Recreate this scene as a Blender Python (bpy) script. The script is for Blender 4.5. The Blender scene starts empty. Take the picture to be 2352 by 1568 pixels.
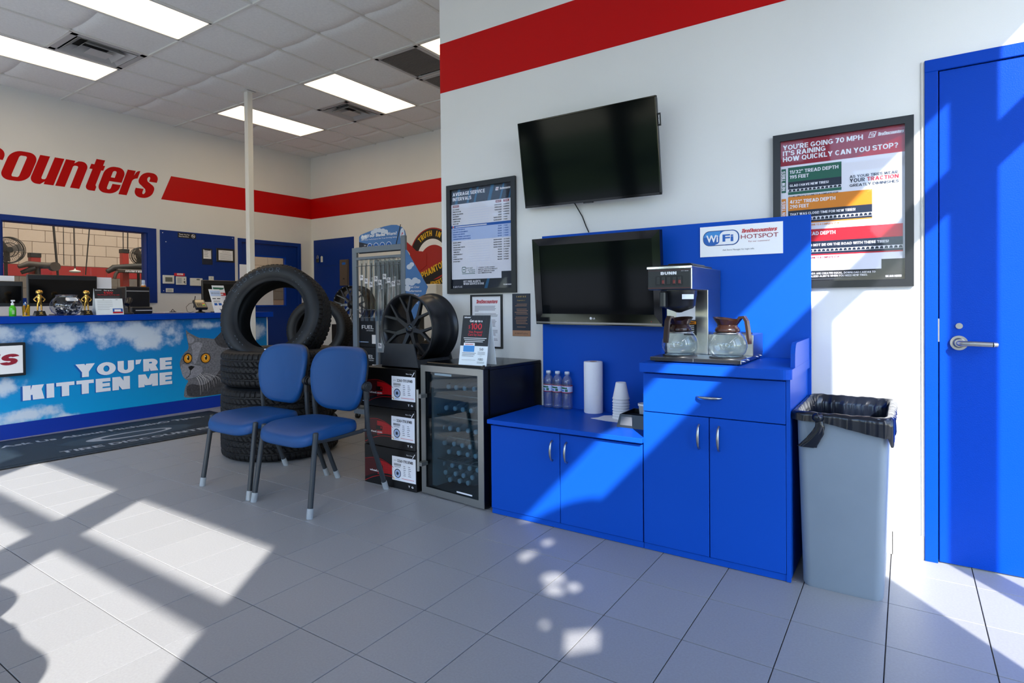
import bpy, bmesh, math, random
from mathutils import Vector, Matrix
random.seed(7)
PI = math.pi
S = bpy.context.scene
COL = S.collection

# ---------------------------------------------------------------- camera
H = 1.147
cam_d = bpy.data.cameras.new('camera')
cam_d.sensor_width = 36.0
cam_d.sensor_fit = 'HORIZONTAL'
cam_d.lens = 1352.06 / 2352 * 36.0
cam_d.shift_y = -(784 - 713.15) / 2352
cam_d.clip_start = 0.02
cam = bpy.data.objects.new('camera', cam_d)
COL.objects.link(cam)
yaw, pit, rol = 0.5904, -0.012, -0.0091
fw = Vector((-math.sin(yaw) * math.cos(pit), math.cos(yaw) * math.cos(pit), math.sin(pit)))
rt = Vector((math.cos(yaw), math.sin(yaw), 0))
up = rt.cross(fw)
r2 = rt * math.cos(rol) + up * math.sin(rol)
u2 = up * math.cos(rol) - rt * math.sin(rol)
cam.matrix_world = Matrix(((r2.x, u2.x, -fw.x, 0), (r2.y, u2.y, -fw.y, 0), (r2.z, u2.z, -fw.z, H), (0, 0, 0, 1)))
S.camera = cam

# ---------------------------------------------------------------- light and exposure
SUN_DIR = Vector((-0.76, 1.0, -0.823)).normalized()
S.view_settings.view_transform = 'Standard'
S.view_settings.look = 'None'
S.view_settings.gamma = 1.0
S.view_settings.use_curve_mapping = False
S.view_settings.exposure = 0.0
W = bpy.data.worlds.new('sky')
S.world = W
W.use_nodes = True
wn = W.node_tree.nodes
sky = wn.new('ShaderNodeTexSky')
sky.sky_type = 'NISHITA'
sky.sun_disc = False
sky.sun_elevation = math.asin(-SUN_DIR.z)
sky.sun_rotation = math.atan2(-SUN_DIR.x, -SUN_DIR.y)
bg = wn['Background']
bg.inputs['Strength'].default_value = 0.70
tint = wn.new('ShaderNodeVectorMath')
tint.operation = 'MULTIPLY'
tint.inputs[1].default_value = (0.94, 1.08, 1.25)
W.node_tree.links.new(sky.outputs['Color'], tint.inputs[0])
W.node_tree.links.new(tint.outputs[0], bg.inputs['Color'])
S.cycles.transparent_max_bounces = 32
sl = bpy.data.lights.new('sun', 'SUN')
sl.energy = 12.0
sl.angle = math.radians(0.53)
sl.color = (1.0, 0.98, 0.95)
so = bpy.data.objects.new('sun', sl)
COL.objects.link(so)
so.rotation_euler = SUN_DIR.to_track_quat('-Z', 'Y').to_euler()
LAMP = 44.0        # ceiling troffer brightness


def portal(name, loc, rot, sx, sy):
    l = bpy.data.lights.new(name, 'AREA')
    l.shape = 'RECTANGLE'
    l.size, l.size_y = sx, sy
    l.cycles.is_portal = True
    o = bpy.data.objects.new(name, l)
    COL.objects.link(o)
    o.location = loc
    o.rotation_euler = rot
    return o


portal('front_daylight', (-3.0, -2.3, 1.65), (PI / 2, 0, 0), 8.0, 3.2)
portal('street_daylight', (1.36, 0.6, 1.65), (PI / 2, 0, PI / 2), 5.0, 3.2)

# ---------------------------------------------------------------- helpers
def lin(c):
    c = c / 255.0
    return c / 12.92 if c <= 0.04045 else ((c + 0.055) / 1.055) ** 2.4


MATS = {}


def mat(name, rgb, rough=0.5, metal=0.0, spec=0.5, emis=0.0, coat=0.0, noise=0.0, nscale=40.0, bump=0.0, bscale=200.0, objvar=0.0, emis_rgb=None, trans=0.0):
    m = bpy.data.materials.new(name)
    m.use_nodes = True
    nt = m.node_tree
    p = nt.nodes['Principled BSDF']
    c = (lin(rgb[0]), lin(rgb[1]), lin(rgb[2]), 1)
    p.inputs['Base Color'].default_value = c
    p.inputs['Roughness'].default_value = rough
    p.inputs['Metallic'].default_value = metal
    p.inputs['Specular IOR Level'].default_value = spec
    p.inputs['Coat Weight'].default_value = coat
    p.inputs['Transmission Weight'].default_value = trans
    if emis:
        p.inputs['Emission Strength'].default_value = emis
        e = emis_rgb or rgb
        p.inputs['Emission Color'].default_value = (lin(e[0]), lin(e[1]), lin(e[2]), 1)
    if noise or objvar:
        tc = nt.nodes.new('ShaderNodeTexCoord')
        tx = nt.nodes.new('ShaderNodeTexNoise')
        tx.inputs['Scale'].default_value = nscale
        tx.inputs['Detail'].default_value = 5
        nt.links.new(tc.outputs['Object'], tx.inputs['Vector'])
        mr = nt.nodes.new('ShaderNodeMapRange')
        mr.inputs['From Min'].default_value = 0.25
        mr.inputs['From Max'].default_value = 0.75
        mr.inputs['To Min'].default_value = 1 - noise
        mr.inputs['To Max'].default_value = 1 + noise
        nt.links.new(tx.outputs['Fac'], mr.inputs['Value'])
        val = mr.outputs[0]
        if objvar:
            oi = nt.nodes.new('ShaderNodeObjectInfo')
            mr2 = nt.nodes.new('ShaderNodeMapRange')
            mr2.inputs['To Min'].default_value = 1 - objvar
            mr2.inputs['To Max'].default_value = 1 + objvar
            nt.links.new(oi.outputs['Random'], mr2.inputs['Value'])
            mu = nt.nodes.new('ShaderNodeMath')
            mu.operation = 'MULTIPLY'
            nt.links.new(val, mu.inputs[0])
            nt.links.new(mr2.outputs[0], mu.inputs[1])
            val = mu.outputs[0]
        vm = nt.nodes.new('ShaderNodeVectorMath')
        vm.operation = 'SCALE'
        vm.inputs[0].default_value = c[:3]
        nt.links.new(val, vm.inputs['Scale'])
        nt.links.new(vm.outputs[0], p.inputs['Base Color'])
    if bump:
        tc = nt.nodes.new('ShaderNodeTexCoord')
        tx = nt.nodes.new('ShaderNodeTexNoise')
        tx.inputs['Scale'].default_value = bscale
        tx.inputs['Detail'].default_value = 3
        nt.links.new(tc.outputs['Object'], tx.inputs['Vector'])
        b = nt.nodes.new('ShaderNodeBump')
        b.inputs['Strength'].default_value = bump
        b.inputs['Distance'].default_value = 0.002
        nt.links.new(tx.outputs['Fac'], b.inputs['Height'])
        nt.links.new(b.outputs['Normal'], p.inputs['Normal'])
    MATS[name] = m
    return m


def glass(name, tint=(255, 255, 255), refl=1.0, rough=0.0, ior=1.5, body=0.0):
    """thin pane: see-through plus a Fresnel reflection"""
    m = bpy.data.materials.new(name)
    m.use_nodes = True
    nt = m.node_tree
    nt.nodes.remove(nt.nodes['Principled BSDF'])
    out = nt.nodes['Material Output']
    t = nt.nodes.new('ShaderNodeBsdfTransparent')
    t.inputs['Color'].default_value = (lin(tint[0]), lin(tint[1]), lin(tint[2]), 1)
    g = nt.nodes.new('ShaderNodeBsdfGlossy')
    g.inputs['Roughness'].default_value = rough
    f0 = ((ior - 1) / (ior + 1)) ** 2
    lw = nt.nodes.new('ShaderNodeLayerWeight')
    f = nt.nodes.new('ShaderNodeMath')
    f.operation = 'POWER'
    f.inputs[1].default_value = 5.0
    nt.links.new(lw.outputs['Facing'], f.inputs[0])
    mu = nt.nodes.new('ShaderNodeMath')
    mu.operation = 'MULTIPLY_ADD'
    mu.inputs[1].default_value = (1 - f0) * refl
    mu.inputs[2].default_value = f0 * refl
    mx = nt.nodes.new('ShaderNodeMixShader')
    nt.links.new(f.outputs[0], mu.inputs[0])
    nt.links.new(mu.outputs[0], mx.inputs[0])
    nt.links.new(t.outputs[0], mx.inputs[1])
    nt.links.new(g.outputs[0], mx.inputs[2])
    res = mx.outputs[0]
    if body:                     # whitish diffuse standing in for highlights on clear plastic
        df = nt.nodes.new('ShaderNodeBsdfDiffuse')
        df.inputs['Color'].default_value = (.62, .68, .72, 1)
        m2 = nt.nodes.new('ShaderNodeMixShader')
        m2.inputs[0].default_value = body
        nt.links.new(res, m2.inputs[1])
        nt.links.new(df.outputs[0], m2.inputs[2])
        res = m2.outputs[0]
    nt.links.new(res, out.inputs['Surface'])
    MATS[name] = m
    return m


def tag(o, label=None, cat=None, group=None, kind=None):
    if label: o['label'] = label
    if cat: o['category'] = cat
    if group: o['group'] = group
    if kind: o['kind'] = kind
    return o


def thing(name, loc, label, cat, group=None, rz=0.0):
    o = bpy.data.objects.new(name, None)
    COL.objects.link(o)
    o.empty_display_size = 0.05
    o.location = loc
    o.rotation_euler = (0, 0, rz)
    return tag(o, label, cat, group)


def obj(name, me, parent=None, loc=(0, 0, 0), rot=(0, 0, 0)):
    o = bpy.data.objects.new(name, me)
    COL.objects.link(o)
    o.location = loc
    o.rotation_euler = rot
    if parent: o.parent = parent
    return o


class MB:
    """collects simple solids into one mesh (several materials allowed)"""
    def __init__(s):
        s.v, s.f, s.m, s.sm, s.mats = [], [], [], [], []
        s.X = Matrix.Identity(4)

    def mi(s, m):
        m = MATS[m] if isinstance(m, str) else m
        if m not in s.mats: s.mats.append(m)
        return s.mats.index(m)

    def add(s, vs, fs, m, smooth=False):
        b = len(s.v)
        s.v += [tuple(s.X @ Vector(p)) for p in vs]
        k = s.mi(m)
        for f in fs:
            s.f.append(tuple(b + i for i in f))
            s.m.append(k)
            s.sm.append(smooth)
        return s

    def box(s, x0, x1, y0, y1, z0, z1, m, bev=0.0, seg=1, smooth=False):
        if bev <= 0:
            vs = [(x0, y0, z0), (x1, y0, z0), (x1, y1, z0), (x0, y1, z0), (x0, y0, z1), (x1, y0, z1), (x1, y1, z1), (x0, y1, z1)]
            fs = [(0, 3, 2, 1), (4, 5, 6, 7), (0, 1, 5, 4), (1, 2, 6, 5), (2, 3, 7, 6), (3, 0, 4, 7)]
            return s.add(vs, fs, m)
        bm = bmesh.new()
        bmesh.ops.create_cube(bm, size=1)
        for v in bm.verts:
            v.co = Vector(((x0 + x1) / 2 + v.co.x * (x1 - x0), (y0 + y1) / 2 + v.co.y * (y1 - y0), (z0 + z1) / 2 + v.co.z * (z1 - z0)))
        bmesh.ops.bevel(bm, geom=list(bm.edges), offset=bev, segments=seg, affect='EDGES', profile=0.5)
        return s.bm(bm, m, smooth)

    def bm(s, bm, m, smooth=False):
        bm.verts.index_update()
        vs = [v.co.copy() for v in bm.verts]
        fs = [[v.index for v in f.verts] for f in bm.faces]
        bm.free()
        return s.add(vs, fs, m, smooth)

    def prism(s, pts, z0, z1, m, axis='Z', smooth=False):
        """closed outline pts (a,b) extruded along axis between z0,z1"""
        n = len(pts)
        def P(a, b, c):
            return (a, b, c) if axis == 'Z' else ((a, c, b) if axis == 'Y' else (c, a, b))
        vs = [P(a, b, z0) for a, b in pts] + [P(a, b, z1) for a, b in pts]
        fs = [tuple(range(n - 1, -1, -1)), tuple(range(n, 2 * n))] + [(i, (i + 1) % n, n + (i + 1) % n, n + i) for i in range(n)]
        return s.add(vs, fs, m, smooth)

    def lathe(s, prof, m, seg=24, cx=0, cy=0, smooth=True, a0=0.0, a1=2 * PI):
        """profile (r,z) turned about the Z axis"""
        full = abs(a1 - a0 - 2 * PI) < 1e-6
        n = seg if full else seg + 1
        vs, fs = [], []
        for r, z in prof:
            for i in range(n):
                a = a0 + (a1 - a0) * i / seg
                vs.append((cx + r * math.cos(a), cy + r * math.sin(a), z))
        for j in range(len(prof) - 1):
            for i in range(seg):
                i2 = (i + 1) % n
                fs.append((j * n + i, j * n + i2, (j + 1) * n + i2, (j + 1) * n + i))
        return s.add(vs, fs, m, smooth)

    def cyl(s, p0, p1, r0, m, r1=None, seg=12, caps=True, smooth=True):
        r1 = r0 if r1 is None else r1
        p0, p1 = Vector(p0), Vector(p1)
        d = (p1 - p0).normalized()
        a = d.orthogonal().normalized()
        b = d.cross(a)
        vs = []
        for p, r in ((p0, r0), (p1, r1)):
            for i in range(seg):
                t = 2 * PI * i / seg
                vs.append(p + a * (r * math.cos(t)) + b * (r * math.sin(t)))
        s.add(vs, [(i, (i + 1) % seg, seg + (i + 1) % seg, seg + i) for i in range(seg)], m, smooth)
        if caps:
            s.add(vs[:seg], [tuple(range(seg - 1, -1, -1))], m)
            s.add(vs[seg:], [tuple(range(seg))], m)
        return s

    def tube(s, pts, r, m, seg=8, smooth=True, caps=True, radii=None):
        pts = [Vector(p) for p in pts]
        n = len(pts)
        d0 = (pts[1] - pts[0]).normalized()
        a = d0.orthogonal().normalized()
        vs, fs = [], []
        for i, p in enumerate(pts):
            d = (pts[min(i + 1, n - 1)] - pts[max(i - 1, 0)]).normalized()
            a = (a - d * a.dot(d)).normalized()
            b = d.cross(a)
            rr = radii[i] if radii else r
            for k in range(seg):
                t = 2 * PI * k / seg
                vs.append(p + a * (rr * math.cos(t)) + b * (rr * math.sin(t)))
        for i in range(n - 1):
            for k in range(seg):
                k2 = (k + 1) % seg
                fs.append((i * seg + k, i * seg + k2, (i + 1) * seg + k2, (i + 1) * seg + k))
        s.add(vs, fs, m, smooth)
        if caps:
            s.add(vs[:seg], [tuple(range(seg - 1, -1, -1))], m)
            s.add(vs[-seg:], [tuple(range(seg))], m)
        return s

    def grid(s, fn, nu, nv, m, smooth=True, closeu=False):
        vs = [fn(i / nu, j / nv) for j in range(nv + 1) for i in range(nu + (0 if closeu else 1))]
        w = nu if closeu else nu + 1
        fs = [(j * w + i, j * w + (i + 1) % w, (j + 1) * w + (i + 1) % w, (j + 1) * w + i) for j in range(nv) for i in range(nu)]
        return s.add(vs, fs, m, smooth)

    def mesh(s, name):
        me = bpy.data.meshes.new(name)
        me.from_pydata(s.v, [], s.f)
        for m in s.mats: me.materials.append(m)
        me.polygons.foreach_set('material_index', s.m)
        me.polygons.foreach_set('use_smooth', s.sm)
        me.update()
        return me

    def build(s, name, parent=None, loc=(0, 0, 0), rot=(0, 0, 0)):
        return obj(name, s.mesh(name), parent, loc, rot)


def copy_tree(o, parent=None):
    c = o.copy()
    COL.objects.link(c)
    if parent is not None: c.parent = parent
    for ch in KIDS.get(o.name, list(o.children)):
        copy_tree(ch, c)
    return c


KIDS = {}

# -------- flat print: lettering, rectangles and outlines laid on a real surface
_glyph = {}


def glyphs(text, bold=0.0, space=1.0, res=3):
    key = (text, round(bold, 4), space, res)
    if key in _glyph: return _glyph[key]
    cu = bpy.data.curves.new('glyphs', 'FONT')
    cu.body = text
    cu.size = 1.0
    cu.offset = bold
    cu.space_character = space
    cu.resolution_u = res
    cu.fill_mode = 'FRONT'
    o = bpy.data.objects.new('glyphs', cu)
    COL.objects.link(o)
    dg = bpy.context.evaluated_depsgraph_get()
    dg.update()
    me = bpy.data.meshes.new_from_object(o.evaluated_get(dg))
    vs = [v.co.xy.copy() for v in me.vertices]
    fs = [tuple(p.vertices) for p in me.polygons]
    bpy.data.objects.remove(o)
    bpy.data.curves.remove(cu)
    bpy.data.meshes.remove(me)
    _glyph[key] = (vs, fs)
    return vs, fs


# -------- bold block capitals built from strokes (for signs and headlines)
def _ring(cx, cy, rx, ry, a0, a1, t, tv, n=12):
    out = []
    for i in range(n):
        p0, p1 = math.radians(a0 + (a1 - a0) * i / n), math.radians(a0 + (a1 - a0) * (i + 1) / n)
        out.append([(cx + rx * math.cos(p0), cy + ry * math.sin(p0)), (cx + rx * math.cos(p1), cy + ry * math.sin(p1)), (cx + (rx - t) * math.cos(p1), cy + (ry - tv) * math.sin(p1)), (cx + (rx - t) * math.cos(p0), cy + (ry - tv) * math.sin(p0))])
    return out


def block_glyph(ch, t):
    tv = t * .86
    B = lambda x0, x1, y0, y1: [(x0, y0), (x1, y0), (x1, y1), (x0, y1)]
    Dg = lambda x0, x1, w, y0=0.0, y1=1.0: [(x0, y0), (x0 + w, y0), (x1 + w, y1), (x1, y1)]
    s = t * 1.18
    R = _ring
    W = {'A': .92, 'B': .78, 'C': .80, 'D': .82, 'E': .66, 'F': .63, 'G': .84, 'H': .80, 'I': t, 'J': .58, 'K': .82, 'L': .62, 'M': .98, 'N': .82, 'O': .88, 'P': .74, 'Q': .88, 'R': .78, 'S': .74, 'T': .74, 'U': .80, 'V': .88, 'W': 1.22, 'X': .86, 'Y': .86, 'Z': .72,
         '0': .74, '1': .42, '2': .68, '3': .70, '4': .76, '5': .70, '6': .72, '7': .66, '8': .72, '9': .72, ' ': .24, "'": t, '"': t * 2.3, '.': t, ',': t, '!': t, '?': .62, '/': .48, '-': .36, '$': .68, '#': .7}
    if ch not in W: return None
    w = W[ch]
    h = w / 2
    P = []
    if ch == 'A': P = [Dg(0, h - s / 2, s), Dg(w - s, h - s / 2, s), B(.2 * w, .8 * w, .2, .2 + tv)]
    elif ch == 'B': P = [B(0, t, 0, 1), B(0, .46, 0, tv), B(0, .46, .5 - tv / 2, .5 + tv / 2), B(0, .44, 1 - tv, 1)] + R(.44, .75 - tv / 4, .29, .25 + tv / 4, -90, 90, t, tv) + R(.46, .25 + tv / 4, .32, .25 + tv / 4, -90, 90, t, tv)
    elif ch == 'C': P = R(h, .5, h, .5, 38, 322, t, tv, 20)
    elif ch == 'D': P = [B(0, t, 0, 1), B(0, .40, 0, tv), B(0, .40, 1 - tv, 1)] + R(.38, .5, .44, .5, -90, 90, t, tv, 16)
    elif ch == 'E': P = [B(0, t, 0, 1), B(0, w, 0, tv), B(0, w * .95, .5 - tv / 2, .5 + tv / 2), B(0, w, 1 - tv, 1)]
    elif ch == 'F': P = [B(0, t, 0, 1), B(0, w * .93, .44 - tv / 2, .44 + tv / 2), B(0, w, 1 - tv, 1)]
    elif ch == 'G': P = R(h, .5, h, .5, 38, 330, t, tv, 20) + [B(h, w, .42 - tv / 2, .42 + tv / 2), B(w - t, w, .12, .42)]
    elif ch == 'H': P = [B(0, t, 0, 1), B(w - t, w, 0, 1), B(0, w, .5 - tv / 2, .5 + tv / 2)]
    elif ch == 'I': P = [B(0, t, 0, 1)]
    elif ch == 'J': P = [B(w - t, w, .32, 1)] + R(h, .34, h, .34, 190, 360, t, tv)
    elif ch == 'K': P = [B(0, t, 0, 1), [(t * .8, .34), (t * .8 + s * 1.05, .34), (w - .01, 1), (w - s * 1.3, 1)], [(t + .06, .50), (t + .06 + s, .68), (w, 0), (w - s * 1.25, 0)]]
    elif ch == 'L': P = [B(0, t, 0, 1), B(0, w, 0, tv)]
    elif ch == 'M': P = [B(0, t, 0, 1), B(w - t, w, 0, 1), [(0, 1), (s, 1), (h + s * .42, .12), (h - s * .42, .12)], [(w - s, 1), (w, 1), (h + s * .42, .12), (h - s * .42, .12)]]
    elif ch == 'N': P = [B(0, t, 0, 1), B(w - t, w, 0, 1), [(0, 1), (s * 1.05, 1), (w, 0), (w - s * 1.05, 0)]]
    elif ch == 'O': P = R(h, .5, h, .5, 0, 360, t, tv, 24)
    elif ch == 'P': P = [B(0, t, 0, 1), B(0, .44, 1 - tv, 1), B(0, .44, .34, .34 + tv)] + R(.42, .67, .32, .33, -90, 90, t, tv)
    elif ch == 'Q': P = R(h, .5, h, .5, 0, 360, t, tv, 24) + [[(h, .28), (h + s * .8, .34), (w, .02), (w - s * .9, -.06)]]
    elif ch == 'R': P = [B(0, t, 0, 1), B(0, .44, 1 - tv, 1), B(0, .44, .36, .36 + tv)] + R(.43, .68, .32, .32, -90, 90, t, tv) + [[(.26, .42), (.26 + s * 1.1, .42), (w, 0), (w - s * 1.15, 0)]]
    elif ch == 'S': P = R(h, .75 - tv / 4, h, .25 + tv / 4, 15, 270, t, tv, 16) + R(h, .25 + tv / 4, h, .25 + tv / 4, 90, -165, t, tv, 16)
    elif ch == 'T': P = [B(h - t / 2, h + t / 2, 0, 1), B(0, w, 1 - tv, 1)]
    elif ch == 'U': P = [B(0, t, .38, 1), B(w - t, w, .38, 1)] + R(h, .40, h, .40, 180, 360, t, tv, 16)
    elif ch == 'V': P = [Dg(h - s / 2, 0, s), Dg(h - s / 2, w - s, s)]
    elif ch == 'W': P = [Dg(w * .29 - s / 2, 0, s), Dg(w * .29 - s / 2, h - s / 2, s), Dg(w * .71 - s / 2, h - s / 2, s), Dg(w * .71 - s / 2, w - s, s)]
    elif ch == 'X': P = [Dg(0, w - s * 1.1, s * 1.1), Dg(w - s * 1.1, 0, s * 1.1)]
    elif ch == 'Y': P = [B(h - t / 2, h + t / 2, 0, .46), [(h - t / 2, .38), (h + t / 2, .44), (s * 1.1, 1), (0, 1)], [(h - t / 2, .44), (h + t / 2, .38), (w, 1), (w - s * 1.1, 1)]]
    elif ch == 'Z': P = [B(0, w, 0, tv), B(0, w, 1 - tv, 1), [(0, tv * .8), (s * 1.2, tv * .8), (w, 1 - tv * .8), (w - s * 1.2, 1 - tv * .8)]]
    elif ch == '0': P = R(h, .5, h, .5, 0, 360, t, tv, 24)
    elif ch == '1': P = [B(w - t, w, 0, 1), [(0, .70), (w - t, .80), (w - t, 1), (0, .86)]]
    elif ch == '2': P = R(h, .68, h, .32, -25, 170, t, tv, 14) + [B(0, w, 0, tv), [(0, tv * .7), (s, tv * .7), (w - .02, .60), (w - s * .9, .46)]]
    elif ch == '3': P = R(h, .75 - tv / 4, h - .02, .25 + tv / 4, -90, 160, t, tv, 14) + R(h, .25 + tv / 4, h, .25 + tv / 4, -160, 90, t, tv, 14)
    elif ch == '4': P = [B(w * .56, w * .56 + t, 0, 1), B(0, w, .22, .22 + tv), [(0, .30), (s, .34), (w * .56 + t * .5, 1), (w * .56 - s * .4, 1)]]
    elif ch == '5': P = [B(.06, w - .04, 1 - tv, 1), B(.06, .06 + t, .46, 1)] + R(h, .32, h, .33, -155, 130, t, tv, 16)
    elif ch == '6': P = R(h, .32, h, .32, 0, 360, t, tv, 20) + R(w * .58, .5, w * .58, .5, 75, 180, t, tv, 10)
    elif ch == '7': P = [B(0, w, 1 - tv, 1), [(w * .18, 0), (w * .18 + s, 0), (w, 1 - tv * .7), (w - s * 1.1, 1 - tv * .7)]]
    elif ch == '8': P = R(h, .75 - tv / 4, h - .03, .25 + tv / 4, 0, 360, t, tv, 18) + R(h, .25 + tv / 4, h, .25 + tv / 4, 0, 360, t, tv, 18)
    elif ch == '9': P = R(h, .68, h, .32, 0, 360, t, tv, 20) + R(w * .42, .5, w * .58, .5, -105, 0, t, tv, 10)
    elif ch == "'": P = [[(0, .62), (t * .7, .66), (t, 1), (0, 1)]]
    elif ch == '"': P = [[(0, .66), (t * .8, .66), (t, 1), (0, 1)], [(t * 1.3, .66), (t * 2.1, .66), (t * 2.3, 1), (t * 1.3, 1)]]
    elif ch == '.': P = [B(0, t, 0, t)]
    elif ch == ',': P = [[(0, -.14), (t * .5, -.14), (t, t), (0, t)]]
    elif ch == '!': P = [B(0, t, 0, t * .9), [(t * .12, .32), (t * .88, .32), (t, 1), (0, 1)]]
    elif ch == '?': P = [B(h - t / 2, h + t / 2, 0, t * .9), B(h - t / 2, h + t / 2, .30, .46)] + R(h, .69, h, .31, -80, 165, t, tv, 14)
    elif ch == '/': P = [Dg(0, w - t, t)]
    elif ch == '-': P = [B(0, w, .38, .38 + tv)]
    elif ch == '$': P = R(h, .71, h, .24, 15, 270, t, tv, 14) + R(h, .29, h, .24, 90, -165, t, tv, 14) + [B(h - t * .3, h + t * .3, -.08, 1.08)]
    elif ch == '#': P = [B(.14, .14 + t * .7, 0, 1), B(.44, .44 + t * .7, 0, 1), B(0, .7, .26, .26 + tv * .7), B(0, .7, .62, .62 + tv * .7)]
    return w, P


_block = {}


def block_line(text, t):
    key = (text, round(t, 3))
    if key in _block: return _block[key]
    vs, fs, x = [], [], 0.0
    for ch in text:
        g_ = block_glyph(ch, t)
        if g_ is None: return None
        w, polys = g_
        for pl in polys:
            b = len(vs)
            a = sum(pl[i][0] * pl[(i + 1) % len(pl)][1] - pl[(i + 1) % len(pl)][0] * pl[i][1] for i in range(len(pl)))
            if a < 0: pl = pl[::-1]
            vs += [Vector((x + p_[0], p_[1] * .73)) for p_ in pl]
            fs.append(tuple(range(b, b + len(pl))))
        x += w + .085
    for v in vs: v.x *= .73
    _block[key] = (vs, fs)
    return vs, fs


def arcp(cx, cy, rx, ry, a0, a1, n=8):
    return [(cx + rx * math.cos(math.radians(a0 + (a1 - a0) * i / n)), cy + ry * math.sin(math.radians(a0 + (a1 - a0) * i / n))) for i in range(n + 1)]


# letters drawn upright in units of x-height (1.0), stems 0.30 wide, then slanted
ST = .285
def L_o(w):
    return [arcp(w - .30, .72, .30, .30, 0, 90) + arcp(.30, .72, .30, .30, 90, 180) + arcp(.30, .26, .30, .28, 180, 270) + arcp(w - .30, .26, .30, .28, 270, 360),
            arcp(w - ST - .05, .80, .05, .07, 0, 90) + arcp(ST + .05, .80, .05, .07, 90, 180) + arcp(ST + .05, .19, .05, .07, 180, 270) + arcp(w - ST - .05, .19, .05, .07, 270, 360)]
def L_u(w):
    return [[(0, 1), (0, .24)] + arcp(.24, .22, .24, .24, 180, 270) + [(w - ST - .10, -.02), (w - ST, .10), (w - ST, 0), (w, 0), (w, 1), (w - ST, 1), (w - ST, .26)] + arcp(w - ST - .05, .24, .05, .07, 0, -90, 4) + arcp(ST + .05, .24, .05, .07, 270, 180, 4) + [(ST, 1)]]
def L_n(w):
    return [[(0, 0), (ST, 0), (ST, .74)] + arcp(ST + .05, .76, .05, .06, 180, 90, 4) + arcp(w - ST - .05, .76, .05, .06, 90, 0, 4) + [(w - ST, 0), (w, 0), (w, .76)] + arcp(w - .25, .76, .25, .25, 0, 90) + [(ST + .10, 1.0), (ST, .90), (ST, 1), (0, 1)]]
def L_t(w):
    return [[(.10, .99), (.0, .99), (.0, .80), (.10, .80), (.10, .17)] + arcp(.27, .17, .17, .17, 180, 270) + [(w - .02, 0), (w - .02, .15), (.42, .17), (.385, .22), (.385, .80), (w, .80), (w, .99), (.385, .99), (.385, 1.20), (.10, 1.20)]]
def L_e(w):
    return [[(w, .45), (w, .74)] + arcp(w - .30, .72, .30, .30, 4, 90) + arcp(.30, .72, .30, .30, 90, 180) + arcp(.30, .26, .30, .28, 180, 270) + arcp(w - .30, .26, .30, .28, 270, 360) + [(w, .36), (w - ST, .36), (w - ST, .24)] + arcp(w - ST - .05, .20, .05, .07, 0, -90, 4) + arcp(ST + .05, .20, .05, .07, 270, 180, 4) + [(ST, .45)],
            [(ST, .60), (w - ST, .60)] + arcp(w - ST - .05, .79, .05, .07, 0, 90, 4) + arcp(ST + .05, .79, .05, .07, 90, 180, 4)]
def L_r(w):
    return [[(0, 0), (ST, 0), (ST, .56)] + arcp(ST + .16, .56, .16, .15, 180, 95, 5) + [(w, .72), (w, 1.02)] + arcp(w - .02, .86, .12, .16, 90, 160, 4) + [(ST, .80), (ST, 1), (0, 1)]]
def L_s(w):
    return [arcp(w - .29, .74, .29, .28, 0, 90) + arcp(.29, .74, .29, .28, 90, 180) + arcp(.30, .68, .30, .24, 180, 240, 5) + [(w - .33, .34)] + arcp(w - ST - .06, .22, .06, .09, 20, -90, 4) + arcp(ST + .05, .22, .05, .09, 270, 180, 4) + [(ST, .34), (0, .34), (0, .28)] + arcp(.30, .26, .30, .28, 180, 270) + arcp(w - .30, .26, .30, .28, 270, 360) + arcp(w - .30, .34, .30, .24, 0, 55, 5) + [(.33, .66)] + arcp(ST + .05, .77, .05, .08, 200, 90, 4) + arcp(w - ST - .05, .77, .05, .08, 90, 0, 4) + [(w - ST, .66), (w, .66)]]
def L_c(w):
    return [[(w, .62), (w, .74)] + arcp(w - .30, .72, .30, .30, 4, 90) + arcp(.30, .72, .30, .30, 90, 180) + arcp(.30, .26, .30, .28, 180, 270) + arcp(w - .30, .26, .30, .28, 270, 360) + [(w, .36), (w - ST, .36), (w - ST, .24)] + arcp(w - ST - .05, .20, .05, .07, 0, -90, 4) + arcp(ST + .05, .20, .05, .07, 270, 180, 4) + [(ST, .78)] + arcp(ST + .05, .79, .05, .07, 180, 90, 4) + arcp(w - ST - .05, .79, .05, .07, 90, 0, 4) + [(w - ST, .62)]]



def L_T(w):
    return [[(.27, 0), (.57, 0), (.57, 1.04), (w, 1.04), (w, 1.3), (0, 1.3), (0, 1.04), (.27, 1.04)]]
def L_i(w):
    return [[(0, 0), (ST, 0), (ST, 1), (0, 1)]]
def L_D(w):
    return [[(0, 0)] + arcp(w - .34, .34, .34, .34, 270, 360) + arcp(w - .34, .96, .34, .34, 0, 90) + [(0, 1.3)],
            [(.30, .20)] + arcp(w - .40, .30, .10, .10, 270, 360, 4) + arcp(w - .40, 1.0, .10, .10, 0, 90, 4) + [(.30, 1.10)]]


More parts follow.
